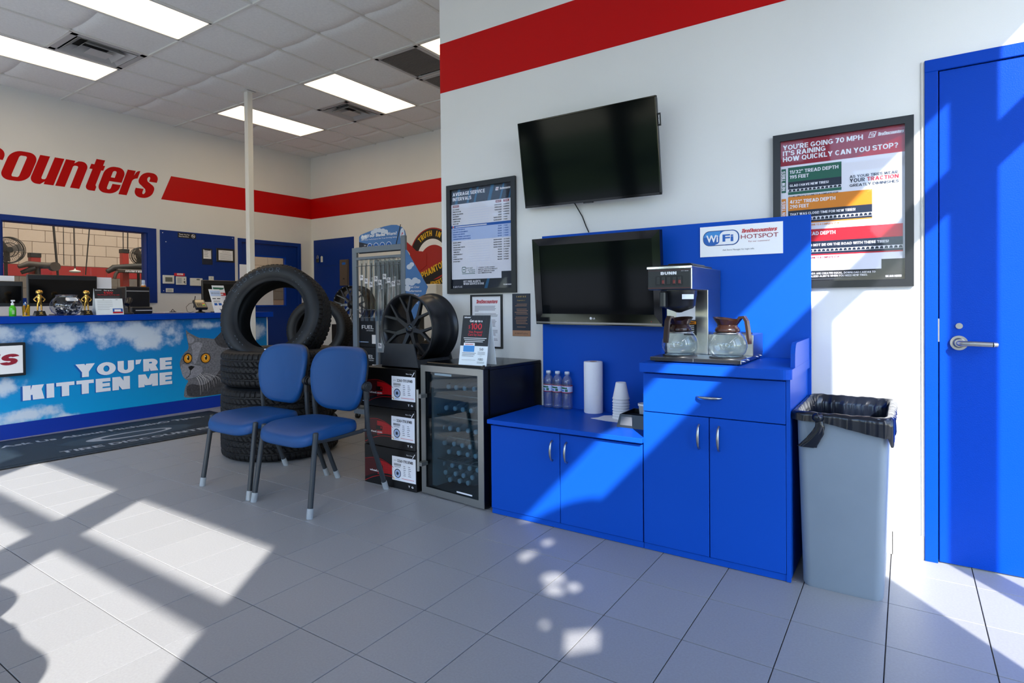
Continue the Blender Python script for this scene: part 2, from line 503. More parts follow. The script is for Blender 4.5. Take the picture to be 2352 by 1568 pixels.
def outline_fill(splines, shear=0.0):
    cu = bpy.data.curves.new('outline', 'CURVE')
    cu.dimensions = '2D'
    cu.fill_mode = 'BOTH'
    for pts in splines:
        sp = cu.splines.new('POLY')
        sp.points.add(len(pts) - 1)
        for q, (a, b) in zip(sp.points, pts): q.co = (a + b * shear, b, 0, 1)
        sp.use_cyclic_u = True
    o = bpy.data.objects.new('outline', cu)
    COL.objects.link(o)
    dg = bpy.context.evaluated_depsgraph_get()
    dg.update()
    me = bpy.data.meshes.new_from_object(o.evaluated_get(dg))
    vs = [v.co.xy.copy() for v in me.vertices]
    fs = [tuple(p.vertices) for p in me.polygons]
    bpy.data.objects.remove(o)
    bpy.data.curves.remove(cu)
    bpy.data.meshes.remove(me)
    return vs, fs


_wm = []


def wordmark_shape():
    """the shop's slanted heavy wordmark, cap height 1.3"""
    if not _wm:
        vs, fs, x = [], [], 0.0
        for ch, fn, w in (('T', L_T, .82), ('i', L_i, ST), ('r', L_r, .45), ('e', L_e, .70), ('D', L_D, .84), ('i', L_i, ST), ('s', L_s, .67), ('c', L_c, .72), ('o', L_o, .74), ('u', L_u, .71), ('n', L_n, .73), ('t', L_t, .45), ('e', L_e, .70), ('r', L_r, .45), ('s', L_s, .67)):
            a, f = outline_fill(fn(w), .34)
            b = len(vs)
            vs += [Vector((v.x + x, v.y)) for v in a]
            fs += [tuple(b + i for i in q) for q in f]
            x += w + (-.12 if ch == 'T' else .07)
        _wm.append((vs, fs, max(v.x for v in vs)))
    return _wm[0]


class Print:
    """ink on a plane: origin o, unit axes r (along), u (up); n = r x u faces the reader"""
    def __init__(s, o, r, u):
        s.o, s.r, s.u = Vector(o), Vector(r).normalized(), Vector(u).normalized()
        s.n = s.r.cross(s.u)
        s.mb = MB()
        s.lv = 0.0004
        s.c = 0

    def P(s, a, b, k):
        return s.o + s.r * a + s.u * b + s.n * (s.lv * k)

    def poly(s, pts, m, k=1):
        s.c = (s.c + 1) % 14
        k += s.c * .05
        s.mb.add([s.P(a, b, k) for a, b in pts], [tuple(range(len(pts)))], m)
        return s

    def rect(s, a0, b0, a1, b1, m, k=1):
        return s.poly([(a0, b0), (a1, b0), (a1, b1), (a0, b1)], m, k)

    def round(s, a0, b0, a1, b1, rad, m, k=1, seg=6):
        pts = []
        for cx, cy, t0 in ((a1 - rad, b1 - rad, 0), (a0 + rad, b1 - rad, PI / 2), (a0 + rad, b0 + rad, PI), (a1 - rad, b0 + rad, 1.5 * PI)):
            pts += [(cx + rad * math.cos(t0 + PI / 2 * i / seg), cy + rad * math.sin(t0 + PI / 2 * i / seg)) for i in range(seg + 1)]
        return s.poly(pts, m, k)

    def disc(s, a, b, ra, m, k=1, rb=None, seg=28, rot=0.0):
        rb = rb or ra
        pts = []
        for i in range(seg):
            t = 2 * PI * i / seg
            x, y = ra * math.cos(t), rb * math.sin(t)
            pts.append((a + x * math.cos(rot) - y * math.sin(rot), b + x * math.sin(rot) + y * math.cos(rot)))
        return s.poly(pts, m, k)

    def ring(s, a, b, r0, r1, m, k=1, t0=0.0, t1=2 * PI, seg=32):
        vs = []
        for i in range(seg + 1):
            t = t0 + (t1 - t0) * i / seg
            vs += [s.P(a + r0 * math.cos(t), b + r0 * math.sin(t), k), s.P(a + r1 * math.cos(t), b + r1 * math.sin(t), k)]
        s.mb.add(vs, [(2 * i, 2 * i + 1, 2 * i + 3, 2 * i + 2) for i in range(seg)], m)
        return s

    def text(s, t, a, b, h, m, k=2, align='L', bold=0.0, shear=0.0, width=None, xs=1.0, space=1.0, rot=0.0, res=3):
        """h = capital height; width squeezes or stretches the line to that length"""
        got = block_line(t, min(.30, .14 + bold * 2.6)) if bold >= .015 else None
        vs, fs = got or glyphs(t, bold, space, res)
        if not vs: return s
        sc = h / 0.73
        x0 = min(v.x for v in vs)
        x1 = max(v.x for v in vs)
        if width: xs = width / ((x1 - x0) * sc)
        w = (x1 - x0) * sc * xs
        off = {'L': 0, 'C': -w / 2, 'R': -w}[align]
        cr, sr = math.cos(rot), math.sin(rot)
        kk = [k] * len(vs)
        if got:
            for q, f in enumerate(fs):
                for i in f: kk[i] = k + (q % 14) * .05
        out = []
        for v, k_ in zip(vs, kk):
            x = (v.x - x0) * sc * xs + off + v.y * sc * shear
            y = v.y * sc
            out.append(s.P(a + x * cr - y * sr, b + x * sr + y * cr, k_))
        s.mb.add(out, fs, m)
        return s

    def arc_text(s, t, a, b, rad, h, m, mid, k=2, bold=0.0, adv=0.75, inward=False, xs=1.0):
        """capitals set round a circle; mid = angle of the middle of the line"""
        n = len(t)
        step = adv * h * xs / rad
        for i, ch in enumerate(t):
            if ch == ' ': continue
            d = (i - (n - 1) / 2) * step
            ang = mid + d if inward else mid - d
            px, py = a + rad * math.cos(ang), b + rad * math.sin(ang)
            s.text(ch, px, py, h, m, k, 'C', bold, xs=xs, rot=ang + PI / 2 if inward else ang - PI / 2, res=2)
        return s

    def build(s, name, parent=None):
        return s.mb.build(name, parent)
# ---------------------------------------------------------------- materials of the room
mat('wall_white', (226, 226, 224), 0.55, noise=0.015, nscale=3, bump=0.12, bscale=160)
mat('red_stripe', (192, 0, 2), 0.42, spec=0.22, bump=0.12, bscale=160)
mat('blue_paint', (0, 60, 168), 0.38, spec=0.14, bump=0.25, bscale=220)
mat('blue_laminate', (12, 76, 182), 0.42, spec=0.12, noise=0.02, nscale=2)
mat('blue_board', (0, 46, 126), 0.45, spec=0.3)
mat('tile_grey', (151, 150, 149), 0.42, noise=0.07, nscale=130, objvar=0.035, bump=0.08, bscale=500)
mat('grout', (74, 70, 70), 0.9)
mat('ceiling_tile', (232, 232, 230), 0.9, noise=0.05, nscale=45, bump=0.5, bscale=120)
mat('tee_white', (222, 221, 216), 0.5)
mat('skirting', (206, 204, 200), 0.5, noise=0.05, nscale=130)
mat('alu_dark', (60, 62, 66), 0.4, 0.8)
mat('asphalt', (150, 148, 144), 0.9, noise=0.1, nscale=6)
mat('paper_note', (214, 214, 216), 0.6)
mat('lawn', (74, 102, 40), 0.9, noise=0.2, nscale=3)
mat('leaf_green', (46, 72, 30), 0.8, noise=0.3, nscale=4)
mat('bark', (70, 56, 44), 0.9)
mat('block_tan', (205, 186, 168), 0.8, noise=0.04, nscale=30, objvar=0.04)
mat('block_red', (168, 36, 34), 0.7, noise=0.04, nscale=30, objvar=0.04)
mat('block_grey', (120, 112, 104), 0.7, noise=0.05, nscale=30, objvar=0.04)
mat('mortar', (150, 128, 112), 0.9)
mat('bay_floor', (96, 90, 84), 0.7)
mat('black', (14, 14, 15), 0.45)
mat('white', (238, 238, 238), 0.5)
mat('chrome', (200, 200, 200), 0.12, 1.0)
mat('steel', (176, 176, 174), 0.28, 1.0, noise=0.04, nscale=90)
mat('steel_satin', (168, 166, 162), 0.38, 1.0)
glass('pane', (236, 240, 240))

ZC = 3.637
DM, XE, XB, YS = 3.156, -2.70, -8.42, 6.45      # main wall, its corner edge, wall behind the counter, far wall
XR, YF = 1.30, -2.25                             # street side and shop front


def struct(o, label=None):
    return tag(o, label, kind='structure')


# ---- floor with its tiles
fl = MB()
fl.box(XB - 0.1, XR + 0.1, YF - 0.1, YS + 0.1, -0.12, -0.0045, 'grout')
floor = struct(fl.build('floor'))
TA, TB, TX0, TY0 = 0.28904, 0.33114, -1.2146, 1.9669
t = MB()
g = 0.0018
t.box(-TA / 2 + g, TA / 2 - g, -TB / 2 + g, TB / 2 - g, -0.0045, 0.0, 'tile_grey', bev=0.0008)
tile_me = t.mesh('tile')
cells = []
for i in range(-26, 10):
    for j in range(-13, 15):
        x, y = TX0 + (i + 0.5) * TA, TY0 + (j + 0.5) * TB
        if not (XB < x < XR and YF < y < YS): continue
        if x > XE and y > DM + 0.1: continue
        v = cam.matrix_world.inverted() @ Vector((x, y, 0))
        px, py = 1176 + 1352 * v.x / max(-v.z, .01), 713 - 1352 * v.y / max(-v.z, .01)
        seen = v.z < -0.3 and -260 < px < 2560 and py < 1900 and x > -6.6
        if x < -6.0 and y < 4.1 or x < -4.7 and y > 4.4: seen = False
        if -2.95 < x < -0.35 and y > 2.75: seen = False
        cells.append((not seen, -v.z if v.z < 0 else 99, x, y))
cells.sort()
rest = MB()
for n, (hid, d, x, y) in enumerate(cells):
    if n < 300 and not hid:
        obj('tile', tile_me, floor, (x, y, 0))
    else:
        rest.box(x - TA / 2 + g, x + TA / 2 - g, y - TB / 2 + g, y + TB / 2 - g, -0.0045, 0.0, 'tile_grey')
tag(rest.build('remaining_tiles', floor), kind='stuff')

# ---- ceiling: slab, tiles, tees
c = MB()
c.box(XB - 0.12, XR + 0.1, YF - 0.1, YS + 0.12, ZC + 0.09, ZC + 0.2, 'ceiling_tile')
ceiling = struct(c.build('ceiling'))
CX = [-8.42, -8.012, -7.425, -6.838, -6.251, -5.664, -5.077, -4.49, -3.903, -3.316, -2.729]
CY = [-1.06, 0.257, 1.574, 2.891, 4.208, 5.525, 6.45]


def ceil_tile_mesh(w, d, score, sag=0.02):
    m = MB()
    ys = [-d / 2 + d * k / 12 for k in range(13)]
    if score: ys = sorted(set(ys + [-0.017, -0.004, 0.004, 0.017]))
    nx = 10
    vs = []
    for y in ys:
        for k in range(nx + 1):
            u = -1 + 2 * k / nx
            s0 = math.cos(u * PI / 2) * (math.cos(y / (d / 2) * PI / 2) if d > 0.9 else 1)
            z = 0.010 - sag * s0
            if score and abs(y) < 0.01: z += 0.009
            vs.append((u * w / 2, y, z))
    fs = [(j * (nx + 1) + k, (j + 1) * (nx + 1) + k, (j + 1) * (nx + 1) + k + 1, j * (nx + 1) + k + 1) for j in range(len(ys) - 1) for k in range(nx)]
    m.add(vs, fs, 'ceiling_tile', True)
    return m.mesh('ceiling_tile')


full = ceil_tile_mesh(0.587, 1.317, True)
half = ceil_tile_mesh(0.587, 0.655, False, 0.012)
edge = ceil_tile_mesh(0.408, 1.317, True, 0.012)
LIGHTS = [(5, 2), (2, 2), (5, 4), (2, 4), (8, 4)]       # column, row
VENTS = [(3, 2, 1), (4, 4, 0)]                          # column, row, which half (1 far half)
GRILLES = [(7, 4, 0), (7, 4, 1)]
halves = {(3, 2): 0, (4, 4): 1}
for i in range(10):
    for j in range(6):
        if (i, j) in LIGHTS or (i, j) == (7, 4): continue
        x0, x1, y0, y1 = CX[i], CX[i + 1], CY[j], CY[j + 1]
        if (i, j) == (3, 2):
            obj('ceiling_tile', half, ceiling, ((x0 + x1) / 2, y0 + 0.3275, ZC))
        elif (i, j) == (4, 4):
            obj('ceiling_tile', half, ceiling, ((x0 + x1) / 2, y0 + 0.3275, ZC))
        elif i == 0:
            o = obj('ceiling_tile', edge, ceiling, ((x0 + x1) / 2, (y0 + y1) / 2, ZC))
            if j == 5: o.scale = (1, 0.70, 1)
        else:
            o = obj('ceiling_tile', full, ceiling, ((x0 + x1) / 2, (y0 + y1) / 2, ZC))
            if j == 5: o.scale = (1, 0.70, 1)
for j, y in enumerate(CY[:-1]):
    m = MB()
    m.box(XB, XE, y - 0.012, y + 0.012, ZC - 0.003, ZC + 0.012, 'tee_white')
    m.build('main_tee', ceiling)
for x in CX[1:]:
    m = MB()
    m.box(x - 0.011, x + 0.011, -1.06, YS, ZC - 0.002, ZC + 0.012, 'tee_white')
    m.build('cross_tee', ceiling)
for (i, j, hf) in ((3, 2, 1), (4, 4, 0), (7, 4, 0)):
    m = MB()
    ym = (CY[j] + CY[j + 1]) / 2
    m.box(CX[i], CX[i + 1], ym - 0.012, ym + 0.012, ZC - 0.002, ZC + 0.012, 'tee_white')
    m.build('short_tee', ceiling)
# plain ceiling out of sight
m = MB()
m.box(XE, XR, YF, DM, ZC, ZC + 0.02, 'ceiling_tile')
m.box(XB, XE, YF, -1.06, ZC, ZC + 0.02, 'ceiling_tile')
struct(m.build('trim_1'))

# ---- walls
m = MB()
m.box(XE, 0.105, DM, DM + 0.13, 0, ZC + 0.1, 'wall_white')
m.box(0.105, 1.04, DM, DM + 0.13, 2.134, ZC + 0.1, 'wall_white')
m.box(1.04, XR, DM, DM + 0.13, 0, ZC + 0.1, 'wall_white')
wall_main = struct(m.build('wall_right'))
m = MB()
m.box(XE, XE + 0.13, DM + 0.13, YS, 0, ZC + 0.1, 'wall_white')
struct(m.build('wall_return'))
m = MB()
m.box(XB - 0.12, XE + 0.13, YS, YS + 0.12, 0, ZC + 0.1, 'wall_white')
wall_far = struct(m.build('wall_back'))
m = MB()
T0 = XB - 0.12
for y0, y1, z0, z1 in ((YF, 2.25, 0, ZC + .1), (2.25, 3.89, 0, 1.23), (2.25, 3.89, 2.17, ZC + .1), (3.89, 5.14, 0, ZC + .1), (5.14, 6.195, 2.15, ZC + .1), (6.195, YS, 0, ZC + .1)):
    m.box(T0, XB, y0, y1, z0, z1, 'wall_white')
wall_left = struct(m.build('wall_left'))

# red stripes and the big wall lettering are paint on the walls
m = MB()
m.box(XE - 0.0006, XR, DM - 0.0012, DM, 2.615, 2.955, 'red_stripe')
m.box(XE - 0.0012, XE, DM, DM + 0.13, 2.615, 2.955, 'red_stripe')
m.build('red_stripe', wall_main)
m = MB()
m.box(XB, XE, YS - 0.0012, YS, 2.612, 2.953, 'red_stripe')
m.build('red_stripe', wall_far)
p = Print((XB, 0, 0), (0, 1, 0), (0, 0, 1))
p.poly([(4.016, 2.608), (6.4488, 2.612), (6.4488, 2.953), (4.152, 2.945)], 'red_stripe', 2)
p.build('red_stripe', wall_left)

# ---- skirting tiles
m = MB()
m.box(-0.375, 0.062, DM - 0.004, DM, 0, 0.102, 'grout')
bb = struct(m.build('baseboard_right'))
for x0, x1 in ((-0.372, -0.055), (-0.052, 0.062)):
    m = MB()
    m.box(x0, x1, DM - 0.010, DM - 0.003, 0.0005, 0.104, 'skirting', bev=0.001)
    m.build('skirting_tile', bb)

# ---- main door (blue steel)
door = thing('door_1', (0.57, DM, 0), 'wide blue steel door at the end of the wall with a lever handle', 'door')
door['kind'] = 'structure'
m = MB()
for x0, x1 in ((0.066, 0.114), (1.032, 1.08)):
    m.box(x0 - 0.57, x1 - 0.57, -0.014, 0.10, 0, 2.134, 'blue_paint', bev=0.002)
m.box(0.066 - 0.57, 1.08 - 0.57, -0.014, 0.10, 2.134, 2.186, 'blue_paint', bev=0.002)
for a0, a1, c0, c1 in ((0.110, 0.122, 0, 2.131), (1.024, 1.036, 0, 2.131), (0.110, 1.036, 2.126, 2.14)):
    m.box(a0 - 0.57, a1 - 0.57, 0.041, 0.10, c0, c1, 'blue_paint')
m.build('door_frame', door)
m = MB()
m.box(0.1185 - 0.57, 1.028 - 0.57, -0.004, 0.04, 0.006, 2.131, 'blue_paint', bev=0.0015)
m.build('door_leaf', door)
m = MB()
m.box(0.1135 - 0.57, 0.1185 - 0.57, -0.013, 0.0, 0.965, 1.065, 'steel_satin')
m.build('strike_plate', door)
h = MB()
lx = 0.186 - 0.57
h.cyl((lx, -0.004, 0.962), (lx, -0.016, 0.962), 0.031, 'steel_satin', seg=28)
h.cyl((lx, -0.016, 0.962), (lx, -0.03, 0.962), 0.022, 'steel_satin', r1=0.016, seg=24)
h.tube([(lx, -0.03, 0.962), (lx, -0.046, 0.962), (lx + 0.012, -0.056, 0.962), (lx + 0.04, -0.058, 0.962), (lx + 0.108, -0.056, 0.960)], 0.0115, 'steel_satin', seg=10)
h.tube([(lx + 0.108, -0.056, 0.960), (lx + 0.122, -0.05, 0.960)], 0.011, 'steel_satin', seg=10)
h.build('lever_handle', door)
h = MB()
h.cyl((0.187 - 0.57, -0.004, 1.034), (0.187 - 0.57, -0.009, 1.034), 0.0125, 'steel_satin', seg=22)
h.build('lock_cylinder', door)
m = MB()
m.box(0.055, 0.066, DM - 0.006, DM, 0.105, 2.186, 'tee_white')
struct(m.build('trim_2'))

# ---- staff door in the far corner (with a glazed panel)
d2 = thing('door_2', (XB, 5.668, 0), 'blue service door with a tall glass panel in the far corner', 'door')
d2['kind'] = 'structure'
m = MB()
for y0, y1 in ((5.111, 5.17), (6.165, 6.225)):
    m.box(-0.13, 0.016, y0 - 5.668, y1 - 5.668, 0, 2.12, 'blue_board', bev=0.002)
m.box(-0.13, 0.016, 5.111 - 5.668, 6.225 - 5.668, 2.12, 2.179, 'blue_board', bev=0.002)
m.build('door_frame', d2)
m = MB()
Y = lambda y: y - 5.668
for y0, y1, z0, z1 in ((5.175, 5.36, 0.01, 2.115), (5.925, 6.16, 0.01, 2.115), (5.36, 5.925, 0.01, 1.157), (5.36, 5.925, 1.917, 2.115)):
    m.box(-0.05, -0.012, Y(y0), Y(y1), z0, z1, 'blue_board')
m.build('door_leaf', d2)
m = MB()
for y0, y1, z0, z1 in ((5.34, 5.36, 1.137, 1.937), (5.925, 5.945, 1.137, 1.937), (5.36, 5.925, 1.137, 1.157), (5.36, 5.925, 1.917, 1.937)):
    m.box(-0.012, 0.002, Y(y0), Y(y1), z0, z1, 'blue_paint')
m.build('glazing_bead', d2)
m = MB()
m.box(-0.034, -0.028, Y(5.36), Y(5.925), 1.157, 1.917, 'pane')
m.build('glass_pane', d2)
m = MB()
m.box(-.0275, -.0265, Y(5.37), Y(5.72), 1.16, 1.50, 'paper_note')
m.build('notice', d2)

# ---- window into the workshop
w1 = thing('window_1', (XB, 3.07, 1.2), 'long blue framed window behind the counter looking into the workshop', 'window')
w1['kind'] = 'structure'
m = MB()
for y0, y1, z0, z1 in ((2.20, 2.30, 1.2, 2.2), (3.835, 3.941, 1.2, 2.2), (2.30, 3.835, 1.2, 1.262), (2.30, 3.835, 2.135, 2.2)):
    m.box(0.0, 0.018, y0 - 3.07, y1 - 3.07, z0 - 1.2, z1 - 1.2, 'blue_board', bev=0.002)
for y0, y1, z0, z1 in ((2.25, 2.318, 1.23, 2.17), (3.82, 3.89, 1.23, 2.17), (2.318, 3.82, 1.23, 1.262), (2.318, 3.82, 2.13, 2.17)):
    m.box(-0.14, 0.0, y0 - 3.07, y1 - 3.07, z0 - 1.2, z1 - 1.2, 'blue_board')
m.build('window_frame', w1)
m = MB()
m.box(-0.07, -0.064, 2.318 - 3.07, 3.82 - 3.07, 0.062, 0.93, 'pane')
m.build('glass_pane', w1)

# ---- shop front (behind the camera) and street side: the windows the sun comes through
m = MB()
HD, TU, TL_ = 3.243, 2.885, 2.774
y0, y1 = YF - 0.03, YF
m.box(XB - 0.12, XR + .03, y0, y1, HD, ZC + 0.1, 'wall_white')
m.box(0.50, XR + .03, y0, y1, 0, HD, 'wall_white')
m.box(XB - 0.12, -7.09, y0, y1, 0, HD, 'wall_white')
m.box(-7.09, 0.50, y0, y1, 0, 0.10, 'alu_dark')
m.box(-7.09, 0.50, y0, y1, TL_, TU, 'alu_dark')
for k in range(1, 5):
    m.box(-0.81 - 1.57 * (k - 1) - 0.31, -0.81 - 1.57 * (k - 1), y0, y1, 0.1, HD, 'alu_dark')
struct(m.build('wall_front'))
m = MB()
x0, x1 = XR, XR + 0.03
m.box(x0, x1, YF, DM + .13, 3.267, ZC + 0.1, 'wall_white')
m.box(x0, x1, YF, -1.45, 0, 3.267, 'wall_white')
# made-up opaque sheets out of view; edge and gaps cut to shape the sunlight
def mask_mesh(outer, holes):
    cu = bpy.data.curves.new('outline', 'CURVE')
    cu.dimensions = '2D'
    cu.fill_mode = 'BOTH'
    cu.extrude = 0.004
    for pts in [outer] + holes:
        sp = cu.splines.new('POLY')
        sp.points.add(len(pts) - 1)
        for q, (a, b) in zip(sp.points, pts): q.co = (a, b, 0, 1)
        sp.use_cyclic_u = True
    o = bpy.data.objects.new('outline', cu)
    COL.objects.link(o)
    dg = bpy.context.evaluated_depsgraph_get()
    dg.update()
    me = bpy.data.meshes.new_from_object(o.evaluated_get(dg))
    bpy.data.objects.remove(o)
    bpy.data.curves.remove(cu)
    for v in me.vertices: v.co = (XR + 0.015 + v.co.z, v.co.x, v.co.y)
    me.materials.clear()
    me.materials.append(MATS['wall_white'])
    return me
def on_glass(x, y): return (y - (XR - x) / 0.76, 1.083 * (XR - x))
def gap(x, y, rx, ry, n=14): return [on_glass(x + rx * math.cos(2 * PI * k / n), y + ry * math.sin(2 * PI * k / n)) for k in range(n)]
struct(obj('sun_mask', mask_mesh([(-1.46, 0), (1.05, 0), (1.05, 2.951), (-1.46, 2.951)],
    [gap(-1.238, 2.115, .050, .055), gap(-1.185, 2.03, .042, .036), gap(-1.132, 2.096, .030, .036), gap(-1.088, 1.793, .018, .022), [on_glass(a, b) for a, b in ((-.862, 1.765), (-.945, 1.672), (-1.005, 1.79), (-.91, 1.875))]])))
struct(obj('sun_mask', mask_mesh([(-1.46, 2.949), (-.745, 2.949), (-.80, 2.995), (-.868, 3.034), (-.95, 3.08), (-1.033, 3.117), (-1.13, 3.155), (-1.23, 3.19), (-1.35, 3.235), (-1.46, 3.268)],
    [gap(-1.437, 2.423, .034, .04), gap(-1.435, 2.245, .045, .06)])))
m.box(x0, x1, 1.64, 1.82, 0, 3.267, 'alu_dark')
m.box(x0, x1, 1.047, 1.64, 2.792, 2.95, 'alu_dark')
m.box(x0, x1, 1.82, 3.10, 2.792, 2.95, 'alu_dark')
m.box(x0, x1, 3.10, DM + .13, 0, 3.267, 'alu_dark')
struct(m.build('wall_street'))
m = MB()
m.box(-60, XR + 7, -9.5, YF - 0.05, -0.35, -0.15, 'asphalt')
m.box(XR + 0.05, XR + 7, YF - 0.05, 40, -0.35, -0.15, 'asphalt')
struct(m.build('ground'))
m = MB()
m.box(-60, 70, -60, -9.5, -0.35, -0.14, 'lawn')
m.box(XR + 7, 70, -9.5, 40, -0.35, -0.14, 'lawn')
struct(m.build('lawn'))
rr = random.Random(5)
crown = MB()
bmc = bmesh.new()
bmesh.ops.create_icosphere(bmc, subdivisions=4, radius=1.0)
for v in bmc.verts:
    d = v.co.normalized()
    k = 1 + .16 * math.sin(5 * d.x + 2) * math.sin(6 * d.y) + .12 * math.sin(9 * d.z + 4 * d.x) + rr.uniform(-.07, .07)
    v.co = Vector((d.x * 3.2 * k, d.y * 3.2 * k, d.z * 3.0 * k))
crown.bm(bmc, 'leaf_green')
crown_me = crown.mesh('crown')
trk = MB()
trk.cyl((0, 0, -4.8), (0, 0, -1.5), .22, 'bark', r1=.14)
trunk_me = trk.mesh('trunk')
for k in range(7):
    x = -34 + 9.6 * k + rr.uniform(-1, 1)
    t = thing('street_tree', (x, -24 + rr.uniform(-2, 2), 4.66), 'round leafy tree across the lawn, outside the shop front', 'tree', 'trees outside the shop front')
    t.scale = (1, 1, rr.uniform(.9, 1.0))
    t.rotation_euler = (0, 0, rr.uniform(0, 6))
    obj('crown', crown_me, t)
    obj('trunk', trunk_me, t)

# ---- workshop behind the window: block wall, floor, roof
m = MB()
XW = -13.5
m.box(XW - 0.2, XW - 0.012, 0.5, 12.6, -0.02, 4.2, 'mortar')
bay = struct(m.build('wall_workshop'))
BH, BL = 0.2166, 0.405
bm_t, bm_r, bm_g = MB(), MB(), MB()
for mm, mn in ((bm_t, 'block_tan'), (bm_r, 'block_red'), (bm_g, 'block_grey')):
    mm.box(-0.012, 0, -BL / 2 + 0.004, BL / 2 - 0.004, 0.004, BH - 0.004, mn, bev=0.002)
me_t, me_r, me_g = bm_t.mesh('block'), bm_r.mesh('block'), bm_g.mesh('block')
nb = 0
for k in range(6, 19):
    z = k * BH
    for i in range(31):
        y = 0.7 + i * BL + (BL / 2 if k % 2 else 0)
        if not (2.6 < y < 7.4 or 8.2 < y < 10.4) or nb > 298 or z > 3.2: continue
        obj('block', me_t if k >= 9 else (me_r if k >= 8 else me_g), bay, (XW, y, z))
        nb += 1
m = MB()
m.box(XW, XB - 0.12, 0.5, 12.6, -0.1, 0.0, 'bay_floor')
m.box(XW, XB - 0.12, 0.4, 0.5, 0, 4.2, 'block_tan')
m.box(XW, XB - 0.12, 12.6, 12.7, 0, 4.2, 'block_tan')
m.box(XW - .1, XB - 0.12, 0.4, 12.7, 4.2, 4.3, 'ceiling_tile')
m.box(T0 - 0.1, T0, YS + .12, 12.7, 0, 4.2, 'block_tan')
struct(m.build('floor_workshop'))
bl = bpy.data.lights.new('workshop_lamp', 'AREA')
bl.energy = 260
bl.shape = 'RECTANGLE'
bl.size, bl.size_y = 3.0, 6.0
bl.color = (1.0, 0.86, 0.72)
bo = bpy.data.objects.new('workshop_lamp', bl)
COL.objects.link(bo)
bo.location = (-11.0, 5.0, 4.1)

# ---- ceiling lights and air vents
mat('diffuser', (255, 246, 228), 0.6, emis=LAMP / 10.0, emis_rgb=(255, 228, 186))
mat('vent_white', (178, 178, 178), 0.5)
mat('grille', (150, 142, 134), 0.6)
mat('duct_dark', (20, 19, 18), 0.9)
for n, (i, j) in enumerate(LIGHTS):
    x0, x1, y0, y1 = CX[i], CX[i + 1], CY[j], CY[j + 1]
    cx, cy = (x0 + x1) / 2, (y0 + y1) / 2
    lab = ['fluorescent ceiling panel cut by the top edge of the view, ahead of the square vent', 'fluorescent ceiling panel nearest the wall lettering, beside the louvred vent', 'fluorescent ceiling panel in the middle of the back row, beside the square vent',
           'fluorescent ceiling panel partly hidden by the white post', 'fluorescent ceiling panel mostly hidden by the wall corner with the red stripe'][n]
    L = thing('ceiling_light', (cx, cy, ZC), lab, 'light', 'recessed ceiling lights')
    hw, hd = (x1 - x0) / 2 - 0.012, (y1 - y0) / 2 - 0.013
    m = MB()
    for a0, a1, b0, b1 in ((-hw, hw, -hd, -hd + 0.018), (-hw, hw, hd - 0.018, hd), (-hw, -hw + 0.018, -hd, hd), (hw - 0.018, hw, -hd, hd)):
        m.box(a0, a1, b0, b1, -0.003, 0.07, 'tee_white')
    m.build('frame', L)
    m = MB()
    m.box(-hw + 0.018, hw - 0.018, -hd + 0.018, hd - 0.018, 0.004, 0.010, 'diffuser')
    m.build('diffuser', L)
    m = MB()
    m.box(-hw, hw, -hd, hd, 0.07, 0.085, 'tee_white')
    m.build('housing', L)
for n, (i, j, hf) in enumerate(VENTS):
    x0, x1 = CX[i], CX[i + 1]
    ym = (CY[j] + CY[j + 1]) / 2
    cy = ym + 0.329 if True else 0
    V = thing('ceiling_vent', ((x0 + x1) / 2, cy, ZC), ['white louvred supply vent between the two front ceiling lights', 'white louvred supply vent between the two rear ceiling lights'][n], 'vent', 'ceiling supply vents')
    hw, hd = 0.281, 0.316
    m = MB()
    for a0, a1, b0, b1 in ((-hw, hw, -hd, -hd + 0.05), (-hw, hw, hd - 0.05, hd), (-hw, -hw + 0.05, -hd, hd), (hw - 0.05, hw, -hd, hd)):
        m.box(a0, a1, b0, b1, -0.004, 0.003, 'vent_white')
    m.build('frame', V)
    for q, (s0, s1, z0, z1) in enumerate(((0.54, 0.80, 0.052, -0.010), (0.34, 0.55, 0.050, -0.016))):
        m = MB()
        a = [(sx * hw * s0, sy * hd * s0, z0) for sx, sy in ((-1, -1), (1, -1), (1, 1), (-1, 1))]
        b = [(sx * hw * s1, sy * hd * s1, z1) for sx, sy in ((-1, -1), (1, -1), (1, 1), (-1, 1))]
        a2 = [(p[0], p[1], p[2] + 0.004) for p in a]
        b2 = [(p[0], p[1], p[2] + 0.004) for p in b]
        m.add(a + b + a2 + b2, [(k, (k + 1) % 4, 4 + (k + 1) % 4, 4 + k) for k in range(4)] + [(8 + k, 12 + k, 12 + (k + 1) % 4, 8 + (k + 1) % 4) for k in range(4)] + [(4 + k, 4 + (k + 1) % 4, 12 + (k + 1) % 4, 12 + k) for k in range(4)], 'vent_white')
        m.build('louvre_ring', V)
    m = MB()
    m.box(-hw * .30, hw * .30, -hd * .30, hd * .30, -0.022, -0.018, 'vent_white')
    m.build('centre_plate', V)
    m = MB()
    m.box(-hw, hw, -hd, hd, 0.062, 0.066, 'duct_dark')
    m.build('duct', V)
